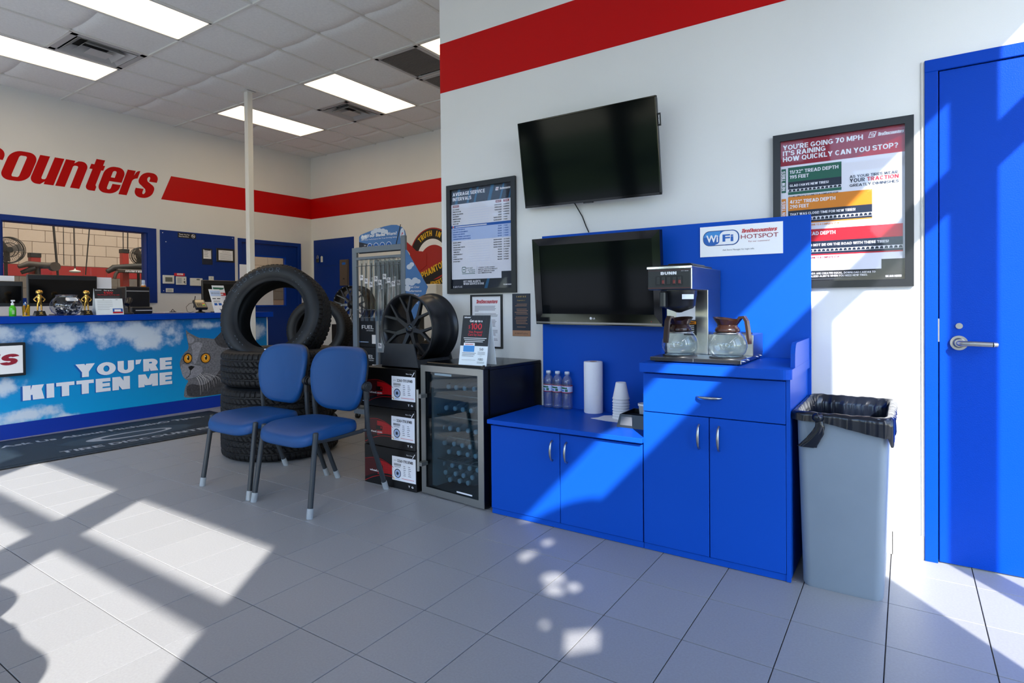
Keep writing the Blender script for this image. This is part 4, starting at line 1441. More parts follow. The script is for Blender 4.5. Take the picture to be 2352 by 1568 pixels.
# ================================================================ things on the blue worktops
mat('bunn_black', (24, 25, 27), 0.35)
mat('brown_plastic', (44, 25, 19), 0.22)
mat('switch_red', (120, 20, 22), 0.3)
mat('label_white', (230, 232, 236), 0.5)
glass('carafe_glass', (240, 246, 250), refl=1.6)
cm = thing('coffee_maker', (-0.79, 2.85, 0.8706), 'steel two-warmer coffee brewer on the raised blue countertop', 'coffee maker')
cx, cy, cz = -0.79, 2.85, 0.8706
def bx(m, x0, x1, y0, y1, z0, z1, mt, bev=0.0):
    m.box(x0 - cx, x1 - cx, y0 - cy, y1 - cy, z0 - cz, z1 - cz, mt, bev=bev)
m = MB()
bx(m, -0.994, -0.588, 2.635, 3.085, 0.876, 0.894, 'steel', .002)
for x in (-0.97, -0.62):
    for y in (2.67, 3.04):
        m.cyl((x - cx, y - cy, 0.0), (x - cx, y - cy, 0.006), 0.012, 'black')
m.build('base', cm)
m = MB()
bx(m, -0.992, -0.795, 2.6325, 2.636, 0.8775, 0.8925, 'bunn_black')
bx(m, -0.791, -0.590, 2.6325, 2.636, 0.8775, 0.8925, 'bunn_black')
m.build('front_strip', cm)
for k in range(4):
    m = MB()
    y = (2.68, 2.76, 2.95, 3.03)[k] - cy
    m.cyl((-0.588 - cx, y, 0.885 - cz), (-0.580 - cx, y, 0.885 - cz), 0.006, 'chrome', r1=0.002, seg=8)
    m.build('side_screw', cm)
m = MB()
bx(m, -0.992, -0.789, 2.862, 3.085, 0.894, 1.21, 'steel', .002)
m.build('column', cm)
m = MB()
bx(m, -0.990, -0.787, 2.604, 3.088, 1.203, 1.308, 'steel', .003)
m.build('tank_head', cm)
m = MB()
bx(m, -0.987, -0.790, 2.596, 2.605, 1.204, 1.296, 'bunn_black', .002)
fp = m.build('control_panel', cm)
m = MB()
bx(m, -0.992, -0.785, 2.594, 2.606, 1.297, 1.309, 'chrome', .002)
m.build('top_lip', cm)
m = MB()
bx(m, -0.955, -0.80, 2.66, 2.98, 1.308, 1.318, 'bunn_black', .004)
bx(m, -0.93, -0.82, 2.70, 2.93, 1.318, 1.326, 'bunn_black', .004)
m.build('fill_lid', cm)
p = Print((-0.987 - cx, 2.5958 - cy, 1.204 - cz), (1, 0, 0), (0, 0, 1))
p.text('BUNN', 0.061, 0.0665, 0.0135, 'ink_white', 2, bold=.05, width=.073)
p.text('VP17 SERIES', 0.154, 0.080, 0.0035, 'ink_white', 2, width=.034, res=1)
p.round(0.036, 0.016, 0.162, 0.062, 0.005, 'black', 1)
p.rect(0.0, 0.0065, 0.197, 0.0075, 'ink_crimson', 1)
p.rect(0.0, 0.086, 0.197, 0.0865, 'ink_crimson', 1)
p.build('panel_print', fp)
for k, xx in enumerate((0.049, 0.0735, 0.098, 0.1235, 0.148)):
    m = MB()
    x = -0.987 + xx
    bx(m, x - 0.008, x + 0.008, 2.592, 2.5955, 1.226, 1.262, 'bunn_black', .001)
    sw = m.build('switch', fp)
    if k in (1, 3, 4):
        m = MB()
        bx(m, x - 0.0055, x + 0.0055, 2.590, 2.5925, 1.230, 1.246, 'switch_red', .001)
        m.build('rocker', sw)
# brew funnel
m = MB()
fx, fy = -0.876 - cx, 2.70 - cy
prof = [(0.0, 1.098), (0.012, 1.099), (0.022, 1.104), (0.062, 1.118), (0.073, 1.132), (0.078, 1.172), (0.080, 1.174), (0.081, 1.20)]
m.lathe([(r, z - cz) for r, z in prof], 'bunn_black', seg=30, cx=fx, cy=fy)
fn = m.build('brew_funnel', cm)
m = MB()
bx(m, -0.932, -0.904, 2.588, 2.640, 1.122, 1.196, 'frame_black', .006)
m.build('funnel_handle', fn)
m = MB()
for a0, a1, z0, z1 in ((-1.1, -0.35, 1.160, 1.182), (-2.75, -2.35, 1.160, 1.182)):
    vs = []
    for k in range(7):
        a = a0 + (a1 - a0) * k / 6
        for z in (z0, z1):
            vs.append((fx + 0.0812 * math.cos(a), fy + 0.0812 * math.sin(a), z - cz))
    m.add(vs, [(2 * k, 2 * k + 2, 2 * k + 3, 2 * k + 1) for k in range(6)], 'label_white', True)
m.build('warning_sticker', fn)
m = MB()
bx(m, -0.942, -0.850, 2.8605, 2.862, 1.06, 1.135, 'label_white')
m.build('rating_label', cm)
p = Print((-0.905 - cx, 2.8605 - cy, 0.985 - cz), (1, 0, 0), (0, 0, 1))
p.rect(0, 0, 0.062, 0.070, 'ink_black', 1)
p.rect(0.002, 0.054, 0.060, 0.068, 'ink_orange', 2)
p.text('WARNING', 0.031, 0.057, 0.008, 'ink_black', 3, 'C', bold=.03, width=.044, res=1)
for k in range(5):
    p.rect(0.006, 0.008 + 0.009 * k, 0.05, 0.011 + 0.009 * k, 'ink_white', 2)
p.build('warning_label', cm)
m = MB()
bx(m, -0.789, -0.586, 2.868, 3.085, 0.894, 0.992, 'steel', .002)
m.build('upper_warmer', cm)
for x, y, z in ((-0.69, 2.97, 0.992), (-0.885, 2.735, 0.894), (-0.668, 2.735, 0.894)):
    m = MB()
    m.lathe([(0.0, 0.004), (0.066, 0.004), (0.070, 0.006), (0.078, 0.006), (0.080, 0.0)], 'bunn_black', seg=30)
    m.build('warmer_plate', cm, (x - cx, y - cy, z - cz))


def carafe(x, y, ang, label):
    t = thing('coffee_carafe', (x, y, 0.9005), label, 'carafe', 'glass coffee carafes', ang)
    m = MB()
    pr = [(0.0, 0.0), (0.055, 0.0), (0.066, 0.004), (0.078, 0.022), (0.084, 0.045), (0.082, 0.066), (0.070, 0.092), (0.052, 0.112), (0.044, 0.122), (0.042, 0.132)]
    m.lathe(pr, 'carafe_glass', seg=32)
    m.build('glass_bowl', t)
    m = MB()
    m.lathe([(0.0525, 0.112), (0.0545, 0.118), (0.050, 0.130), (0.044, 0.134), (0.044, 0.142), (0.040, 0.142), (0.040, 0.118)], 'brown_plastic', seg=28)
    m.build('collar', t)
    m = MB()     # flared pouring lip, higher on the side away from the handle
    def f(u, v):
        a = u * 2 * PI
        r = 0.041 + v * (0.013 + 0.011 * max(0, -math.cos(a)))
        z = 0.140 + v * (0.028 + 0.010 * max(0, -math.cos(a))) * (1 if math.cos(a) < .6 else .75)
        return (r * math.cos(a), r * math.sin(a), z)
    m.grid(f, 28, 4, 'brown_plastic', closeu=True)
    m.lathe([(0.0, 0.146), (0.04, 0.146)], 'brown_plastic', seg=20)
    m.build('pouring_lip', t)
    m = MB()
    path = [(0.040, 0.0, 0.148), (0.062, 0.0, 0.176), (0.078, 0.0, 0.178), (0.090, 0.0, 0.160), (0.096, 0.0, 0.12), (0.100, 0.0, 0.085), (0.103, 0.0, 0.060)]
    pts = [Vector(q) for q in path]
    vs, wid = [], [0.010, 0.012, 0.012, 0.012, 0.012, 0.012, 0.011]
    for i, q in enumerate(pts):
        d = (pts[min(i + 1, 6)] - pts[max(i - 1, 0)]).normalized()
        nn = Vector((d.z, 0, -d.x))
        th = 0.006 if i < 6 else 0.004
        for sx, sn in ((-1, -1), (1, -1), (1, 1), (-1, 1)):
            vs.append(q + Vector((0, sx * wid[i], 0)) + nn * (sn * th))
    fs = [(4 * i + k, 4 * i + (k + 1) % 4, 4 * i + 4 + (k + 1) % 4, 4 * i + 4 + k) for i in range(6) for k in range(4)] + [(3, 2, 1, 0), (24, 25, 26, 27)]
    m.add(vs, fs, 'brown_plastic')
    m.build('handle', t)
    m = MB()
    m.lathe([(0.0545, 0.104), (0.060, 0.102), (0.0602, 0.106), (0.0547, 0.109)], 'steel', seg=28)
    m.build('band', t)
    return t


carafe(-0.885, 2.735, -1.9, 'empty glass coffee carafe under the brew funnel, handle turned to the front')
carafe(-0.668, 2.735, -0.25, 'empty glass coffee carafe nearest the blue side splash, handle turned sideways')

# ---- bottles, towel, cups, tray on the low worktop
ZL = 0.520
glass('pet', (226, 238, 248), refl=2.6, body=0.10)
glass('water', (214, 234, 252), refl=1.2, ior=1.33)
mat('cap_white', (226, 232, 238), 0.4)
mat('paper_towel', (240, 240, 244), 0.9, bump=0.6, bscale=90)
mat('foam', (240, 240, 242), 0.6)
BP = [(0.0, 0.004), (0.012, 0.002), (0.022, 0.0), (0.030, 0.005), (0.0315, 0.014)]
for k in range(7):
    z = 0.020 + 0.0105 * k
    BP += [(0.0318, z), (0.0300, z + 0.005)]
BP += [(0.0318, 0.098), (0.0318, 0.142), (0.0305, 0.152), (0.0312, 0.158), (0.029, 0.170), (0.022, 0.186), (0.014, 0.196), (0.0125, 0.200), (0.0125, 0.212)]
mb = MB()
mb.lathe(BP, 'pet', seg=20)
bottle_me = mb.mesh('bottle_body')
mb = MB()
mb.lathe([(0.0, 0.006)] + [(r - 0.0025, z) for r, z in BP[3:23]] + [(0.0285, 0.165), (0.0, 0.166)], 'water', seg=16)
water_me = mb.mesh('water')
mb = MB()
mb.lathe([(0.0135, 0.204), (0.0145, 0.2035), (0.0145, 0.219), (0.013, 0.221), (0.0, 0.221)], 'cap_white', seg=20)
cap_me = mb.mesh('cap')
mb = MB()
for z0, z1, mm_ in ((0.098, 0.1025, 'ink_crimson'), (0.1025, 0.137, 'ink_lightblue'), (0.137, 0.1415, 'ink_crimson')):
    mb.lathe([(0.0322, z0), (0.0322, z1)], mm_, seg=24)
def lab(a0, a1, z0, z1, mm_, r=0.0324):
    vs = []
    for k in range(9):
        a = a0 + (a1 - a0) * k / 8
        vs += [(r * math.cos(a), r * math.sin(a), z0), (r * math.cos(a), r * math.sin(a), z1)]
    mb.add(vs, [(2 * k, 2 * k + 2, 2 * k + 3, 2 * k + 1) for k in range(8)], mm_, True)
lab(-2.5, -0.6, 0.122, 0.131, 'ink_green')
lab(-2.4, -1.2, 0.108, 0.114, 'ink_blue')
lab(-1.0, -0.5, 0.105, 0.120, 'ink_green')
lab(-3.0, -0.2, 0.1335, 0.137, 'ink_white')
label_me = mb.mesh('label')
WB = [(-1.797, 'water bottle nearest the black fridge, one of three on the low blue worktop'), (-1.735, 'water bottle standing between two others on the low blue worktop'), (-1.670, 'water bottle nearest the round cable hole on the low blue worktop')]
for x, l in WB:
    t = thing('water_bottle', (x, 3.072, ZL), l, 'bottle', 'water bottles on the low worktop', -0.5)
    for nm, me in (('body', bottle_me), ('water', water_me), ('cap', cap_me), ('label', label_me)):
        obj(nm, me, t)
m = MB()
m.lathe([(0.0, 0.001), (0.052, 0.0), (0.054, 0.003), (0.054, 0.289), (0.052, 0.292), (0.022, 0.292), (0.021, 0.285), (0.021, 0.15)], 'paper_towel', seg=36)
pt = thing('paper_towel_roll', (-1.489, 3.052, ZL), 'upright white paper towel roll on the low blue worktop', 'paper towel')
m.build('roll', pt)
m = MB()
m.lathe([(0.0215, 0.2925), (0.0195, 0.2925), (0.0195, 0.16)], 'ink_tan', seg=24)
m.build('cardboard_core', pt)
mb = MB()
mb.lathe([(0.0445, 0.0), (0.0462, 0.0015), (0.0462, 0.0065), (0.044, 0.008), (0.0275, 0.0895), (0.026, 0.091), (0.0255, 0.0885), (0.0, 0.0885)], 'foam', seg=30)
cup_me = mb.mesh('foam_cup')
for k in range(8):
    o = obj('foam_cup', cup_me, None, (-1.284 + 0.0006 * ((k * 7) % 3 - 1), 2.968, ZL + 0.002 + 0.0142 * k + (0.004 if k == 7 else 0)))
    tag(o, ('white foam cup at the very bottom of the upside down stack', 'white foam cup second from the bottom of the upside down stack', 'white foam cup third from the bottom of the upside down stack', 'white foam cup just below the middle of the upside down stack',
            'white foam cup just above the middle of the upside down stack', 'white foam cup third from the top of the upside down stack', 'white foam cup second from the top of the upside down stack', 'white foam cup at the very top of the upside down stack')[k], 'cup', 'foam cups stacked upside down')
m = MB()
m.prism([(-1.425, 2.885), (-1.40, 2.925), (-1.395, 2.99), (-1.34, 3.03), (-1.235, 3.02), (-1.225, 2.86), (-1.262, 2.856), (-1.33, 2.862)], ZL + 0.0003, ZL + 0.0018, 'paper')
tag(m.build('paper_napkin'), 'flat white napkin spread under the foam cup stack', 'napkin')
mat('tray_black', (30, 32, 35), 0.3)
mat('tray_insert', (92, 94, 98), 0.35)
ty = thing('condiment_tray', (-1.12, 2.86, ZL), 'black divided condiment tray beside the tall cabinet', 'tray')
m = MB()
# sloped front wall, side walls, base, divider
m.box(-0.095, 0.098, -0.100, 0.10, 0.0005, 0.004, 'tray_black')
m.add([(-0.098, -0.104, 0), (0.098, -0.104, 0), (0.098, -0.088, 0.064), (-0.086, -0.088, 0.064), (-0.098, -0.100, 0), (0.098, -0.100, 0), (0.098, -0.084, 0.064), (-0.086, -0.084, 0.064)],
      [(0, 1, 2, 3), (7, 6, 5, 4), (3, 2, 6, 7), (0, 3, 7, 4), (1, 5, 6, 2)], 'tray_black')
m.add([(-0.098, -0.104, 0), (-0.086, -0.088, 0.064), (-0.086, 0.096, 0.064), (-0.098, 0.104, 0), (-0.094, -0.104, 0), (-0.082, -0.088, 0.064), (-0.082, 0.096, 0.064), (-0.094, 0.104, 0)],
      [(3, 2, 1, 0), (4, 5, 6, 7), (1, 2, 6, 5)], 'tray_black')
m.box(-0.094, 0.098, 0.098, 0.102, 0, 0.064, 'tray_black')
m.box(0.094, 0.098, -0.09, 0.10, 0, 0.064, 'tray_black')
m.box(-0.088, 0.098, 0.0, 0.004, 0, 0.055, 'tray_black')
m.build('tray_body', ty)
m = MB()
m.add([(-0.080, -0.1026, 0.012), (-0.015, -0.1026, 0.012), (-0.015, -0.0922, 0.053), (-0.076, -0.0922, 0.053)], [(0, 1, 2, 3)], 'tray_insert')
m.build('label_insert', ty)
sc = thing('stirrer_cup', (-1.127, 2.915, ZL + 0.0042), 'small white cup full of black stirrers standing in the black tray', 'cup')
m = MB()
m.lathe([(0.0, 0.0), (0.025, 0.0), (0.0255, 0.002), (0.033, 0.086), (0.0365, 0.087), (0.037, 0.098), (0.0345, 0.0985), (0.033, 0.09), (0.0245, 0.006), (0.0, 0.006)], 'foam', seg=28)
m.build('cup_body', sc)
rr = random.Random(3)
st = MB()
st.cyl((0, 0, 0.008), (0, 0, 0.150), 0.0022, 'black', seg=6)
st_me = st.mesh('stirrer')
for k in range(14):
    a, r = rr.uniform(0, 2 * PI), rr.uniform(0, 0.016)
    obj('stirrer', st_me, sc, (r * math.cos(a), r * math.sin(a), 0), (rr.uniform(-.10, .10), rr.uniform(-.10, .10), 0))

# ================================================================ rubbish bin with its black liner
mat('bin_grey', (128, 140, 152), 0.42, noise=0.03, nscale=8, bump=0.15, bscale=40)
mat('bag_black', (16, 21, 32), 0.2)


def rrect(hw, hd, r, n=6):
    out = []
    for sx, sy, t0 in ((1, 1, 0), (-1, 1, PI / 2), (-1, -1, PI), (1, -1, 1.5 * PI)):
        for k in range(n + 1):
            a = t0 + PI / 2 * k / n
            out.append((sx * (hw - r) + r * math.cos(a), sy * (hd - r) + r * math.sin(a)))
    return out


def loft(m, loops, mt, smooth=True, cap0=False, cap1=False):
    n = len(loops[0])
    vs = [p for l in loops for p in l]
    fs = [(j * n + i, j * n + (i + 1) % n, (j + 1) * n + (i + 1) % n, (j + 1) * n + i) for j in range(len(loops) - 1) for i in range(n)]
    m.add(vs, fs, mt, smooth)
    if cap0: m.add(loops[0], [tuple(range(n - 1, -1, -1))], mt)
    if cap1: m.add(loops[-1], [tuple(range(n))], mt)


can = thing('rubbish_bin', (-0.212, 2.868, 0), 'tall slim grey rubbish bin between the blue cabinet and the blue door', 'bin')
m = MB()
lv = [(0.0, 0.135, 0.250), (0.012, 0.139, 0.254), (0.62, 0.157, 0.260), (0.66, 0.158, 0.261)]
loft(m, [[(x, y, z) for x, y in rrect(hw, hd, 0.035)] for z, hw, hd in lv] + [[(x, y, 0.695) for x, y in rrect(0.159, 0.262, 0.035)], [(x, y, 0.695) for x, y in rrect(0.153, 0.256, 0.032)], [(x, y, 0.05) for x, y in rrect(0.130, 0.245, 0.03)]], 'bin_grey', True, True, True)
m.build('bin_body', can)
m = MB()
for hw0, hd0, z0, z1 in ((0.172, 0.275, 0.672, 0.700),):
    loft(m, [[(x, y, z0) for x, y in rrect(hw0 - .012, hd0 - .012, .04)], [(x, y, z0) for x, y in rrect(hw0, hd0, .045)], [(x, y, z1) for x, y in rrect(hw0, hd0, .045)], [(x, y, z1 + .003) for x, y in rrect(hw0 - .006, hd0 - .006, .042)], [(x, y, z1) for x, y in rrect(hw0 - .018, hd0 - .018, .035)]], 'bin_grey', True)
m.build('rim', can)
# liner: inside wall, over the rim, uneven skirt outside
rr = random.Random(11)
base = rrect(1, 1, 0.001, 10)
N = 120
def rim_pt(t, hw, hd, r=0.045):
    pts = rrect(hw, hd, r, 8)
    L = [0]
    for i in range(len(pts)):
        a, b = pts[i], pts[(i + 1) % len(pts)]
        L.append(L[-1] + math.hypot(b[0] - a[0], b[1] - a[1]))
    s_ = t % 1.0 * L[-1]
    for i in range(len(pts)):
        if s_ <= L[i + 1]:
            f = (s_ - L[i]) / max(L[i + 1] - L[i], 1e-9)
            a, b = pts[i], pts[(i + 1) % len(pts)]
            return (a[0] + (b[0] - a[0]) * f, a[1] + (b[1] - a[1]) * f)
    return pts[0]
liner = thing('bin_liner', (-0.212, 2.868, 0), 'shiny black plastic liner knotted over the grey bin rim', 'bin bag')
m = MB()
ph = [rr.uniform(0, 6.28) for _ in range(8)]
def wr(t, k):
    return 0.0030 * math.sin(2 * PI * 17 * t + ph[k % 8]) + 0.0022 * math.sin(2 * PI * 41 * t + ph[(k + 3) % 8])
def bagf(u, v):
    t = u
    x0, y0 = rim_pt(t, 0.176, 0.279)
    front = max(0.0, min(1.0, (-y0 - 0.20) / 0.06))
    side = x0 / 0.176
    drop = 0.018 + 0.006 * math.sin(2 * PI * 3 * t + 1) + front * (0.018 + 0.026 * max(0, side + .25)) + (0.03 if side > .9 and y0 < -.2 else 0)
    if v < 0.30:                      # outside skirt
        k = v / 0.30
        z = 0.700 - drop * (1 - k)
        e = 0.002 + abs(wr(t, 1)) * (1.2 - .5 * k)
        x, y = rim_pt(t, 0.1735 + e, 0.2765 + e)
    elif v < 0.45:
        k = (v - 0.30) / 0.15
        z = 0.7035 + 0.0025 * math.sin(k * PI) + wr(t, 2) * .4
        x, y = rim_pt(t, 0.1745 - 0.024 * k, 0.2775 - 0.024 * k)
    else:
        k = (v - 0.45) / 0.55
        z = 0.702 - 0.42 * k
        e = 0.002 + abs(wr(t + k * .02, 4)) * (1 + 3.0 * k)
        x, y = rim_pt(t, 0.149 - 0.012 * k - e, 0.252 - 0.012 * k - e, .03)
    return (x, y, z)
m.grid(bagf, 200, 14, 'bag_black', closeu=True)
m.build('bag', liner)
m = MB()
kx, ky, kz = -0.078, -0.284, 0.688
m.grid(lambda u, v: (kx + (0.020 + .005 * math.sin(7 * u * 6.28)) * math.cos(2 * PI * u) * math.sin(PI * v), ky - 0.004 + 0.014 * math.sin(2 * PI * u) * math.sin(PI * v), kz + (0.017 + .003 * math.sin(20 * u)) * math.cos(PI * v)), 18, 8, 'bag_black', closeu=True)
m.build('knot', liner)
m = MB()
path = [(kx + .002, ky, kz - .004), (kx + .006, ky - .001, kz - .035), (kx - .002, ky, kz - .062), (kx - .020, ky + .004, kz - .095), (kx - .040, ky + .008, kz - .122)]
def tail(u, v):
    i = min(int(v * 4), 3)
    f = v * 4 - i
    a, b = Vector(path[i]), Vector(path[i + 1])
    c_ = a.lerp(b, f)
    wd = 0.010 + 0.020 * v
    e = 1 + 0.25 * math.sin(u * 6.28 * 5 + v * 6)
    return (c_.x + wd * math.cos(2 * PI * u) * e, c_.y + 0.007 * math.sin(2 * PI * u) * e, c_.z)
m.grid(tail, 24, 12, 'bag_black', closeu=True)
m.build('tail', liner)
# ================================================================ glass door drinks fridge
mat('fridge_black', (9, 10, 14), 0.3)
mat('fridge_inside', (150, 160, 166), 0.5)
glass('fridge_glass', (206, 220, 226), refl=1.5)
glass('pet_cold', (214, 230, 234), refl=2.4, body=0.30)
mat('cap_cold', (196, 216, 226), 0.4)
fr = thing('drinks_fridge', (-1.943, 2.608, 0), 'black under-counter drinks fridge with a steel framed glass door', 'fridge', rz=math.radians(-4.5))
m = MB()
W_, D_ = 0.503, 0.49
m.box(-W_, 0.006, 0.05, D_ + .05, 0.775, 0.7945, 'fridge_black', bev=.003)
m.box(-W_, -W_ + .03, 0.05, D_ + .05, 0.016, 0.775, 'fridge_black')
m.box(-.03, 0.006, 0.05, D_ + .05, 0.016, 0.775, 'fridge_black')
m.box(-W_, 0.006, D_ + .02, D_ + .05, 0.016, 0.775, 'fridge_black')
m.box(-W_, 0.006, 0.05, D_ + .05, 0.016, 0.030, 'fridge_black')
m.build('cabinet_body', fr)
m = MB()
m.box(-W_ + .03, -.03, D_ + .012, D_ + .02, 0.03, 0.775, 'fridge_inside')
m.box(-W_ + .03, -W_ + .034, 0.06, D_ + .02, 0.03, 0.775, 'fridge_inside')
m.box(-.034, -.03, 0.06, D_ + .02, 0.03, 0.775, 'fridge_inside')
m.build('inner_lining', fr)
dr = MB()
x0, x1, z0, z1 = -W_, -0.001, 0.009, 0.782
xi0, xi1, zi0, zi1 = x0 + 0.038, x1 - 0.042, z0 + 0.040, z1 - 0.037
dr.box(x0, xi0, 0.004, 0.046, z0, z1, 'fridge_black')
dr.box(xi1, x1, 0.004, 0.046, z0, z1, 'fridge_black')
dr.box(xi0, xi1, 0.004, 0.046, z0, zi0, 'fridge_black')
dr.box(xi0, xi1, 0.004, 0.046, zi1, z1, 'fridge_black')
door_o = dr.build('door', fr)
O = [(x0, z0), (x1, z0), (x1, z1), (x0, z1)]
I = [(xi0, zi0), (xi1, zi0), (xi1, zi1), (xi0, zi1)]
for k in range(4):
    k2 = (k + 1) % 4
    m = MB()
    m.prism([O[k], O[k2], I[k2], I[k]], 0.004, -0.0005, 'steel_satin', axis='Y')
    m.build('door_rail', door_o)
m = MB()
m.box(xi0, xi1, 0.010, 0.016, zi0, zi1, 'fridge_glass')
m.build('door_glass', door_o)
m = MB()
hx = -0.478
m.cyl((hx, -0.050, 0.152), (hx, -0.050, 0.640), 0.0085, 'steel_satin', seg=14)
for z in (0.195, 0.600):
    m.box(hx - .006, hx + .03, -0.050, -0.0005, z - .011, z + .011, 'steel_satin')
m.build('handle', door_o)
m = MB()
m.box(-0.02, 0.01, 0.0, 0.06, 0.783, 0.7985, 'fridge_black', bev=.003)
m.cyl((-0.005, 0.012, 0.798), (-0.005, 0.012, 0.806), 0.007, 'fridge_black', seg=10)
m.build('hinge', fr)
for x, y in ((-0.03, 0.07), (-W_ + .04, 0.07), (-0.03, D_), (-W_ + .04, D_)):
    m = MB()
    m.cyl((x, y, 0.0005), (x, y, 0.006), 0.017, 'steel', seg=16)
    m.cyl((x, y, 0.006), (x, y, 0.018), 0.007, 'steel', seg=10)
    m.build('foot', fr)
for z in (0.603, 0.472, 0.347, 0.202):
    m = MB()
    m.box(-W_ + .035, -.035, 0.10, 0.108, z - .006, z, 'steel')
    for k in range(15):
        x = -W_ + .045 + k * (W_ - .09) / 14
        m.box(x - .0012, x + .0012, 0.108, D_, z - .0035, z - .0005, 'steel')
    m.box(-W_ + .035, -.035, D_ - .008, D_, z - .006, z, 'steel')
    m.build('wire_shelf', fr)
m = MB()
m.box(-0.40, -0.26, 0.0155, 0.017, 0.725, 0.737, 'label_white')
m.build('sticker', door_o)
m = MB()
m.box(-0.22, -0.10, 0.0080, 0.0100, 0.058, 0.066, 'label_white')
m.build('sticker', door_o)
# bottles lying with their caps to the glass
mb = MB()
mb.lathe([(0.0, 0.0), (0.026, 0.0), (0.031, 0.01), (0.030, 0.03), (0.0315, 0.05), (0.030, 0.07), (0.0315, 0.09), (0.030, 0.11), (0.0315, 0.135), (0.029, 0.155), (0.021, 0.175), (0.0135, 0.187), (0.0125, 0.20)], 'pet_cold', seg=14)
cb_me = mb.mesh('body')
mb = MB()
mb.lathe([(0.0135, 0.190), (0.0148, 0.190), (0.0148, 0.207), (0.012, 0.209), (0.0, 0.209)], 'cap_cold', seg=14)
cc_me = mb.mesh('cap')
ROWS = [[(-2.408, .636), (-2.335, .636), (-2.27, .636), (-2.201, .636), (-2.135, .636)], [(-2.415, .505), (-2.352, .505), (-2.288, .505), (-2.224, .505), (-2.157, .505)],
        [(-2.394, .380), (-2.33, .380), (-2.262, .380), (-2.192, .380), (-2.13, .380)], [(-2.365, .286), (-2.295, .286), (-2.228, .286), (-2.165, .286)],
        [(-2.41, .235), (-2.334, .235), (-2.263, .235), (-2.19, .235), (-2.127, .235)], [(-2.393, .153), (-2.316, .153), (-2.248, .153), (-2.183, .153), (-2.119, .153)],
        [(-2.359, .103), (-2.285, .103), (-2.22, .103), (-2.15, .103)], [(-2.398, .063), (-2.328, .063), (-2.258, .063), (-2.190, .063)]]
RN = ['top fridge shelf', 'second fridge shelf', 'third fridge shelf', 'fourth fridge shelf, upper layer', 'fourth fridge shelf, lower layer', 'fridge floor, highest layer', 'fridge floor, middle layer', 'fridge floor, lowest layer']
PN = {5: ['nearest the door handle', 'second from the door handle', 'in the middle of its row', 'second from the hinge', 'nearest the hinge'], 4: ['nearest the door handle', 'second from the door handle', 'second from the hinge', 'nearest the hinge']}
ca, sa = math.cos(math.radians(-4.5)), math.sin(math.radians(-4.5))
for r, row in enumerate(ROWS):
    for k, (x, z) in enumerate(row):
        b = thing('water_bottle', (x + .0, 2.80 + 0.195 + 0.004 * ((k * 5 + r) % 3), z + 0.0), 'clear bottle on the ' + RN[r] + ', ' + PN[len(row)][k], 'bottle', 'water bottles lying in the fridge')
        b.rotation_euler = (PI / 2, 0, math.radians(-4.5) + 0.02 * ((k * 3 + r) % 3 - 1))
        obj('body', cb_me, b)
        obj('cap', cc_me, b)

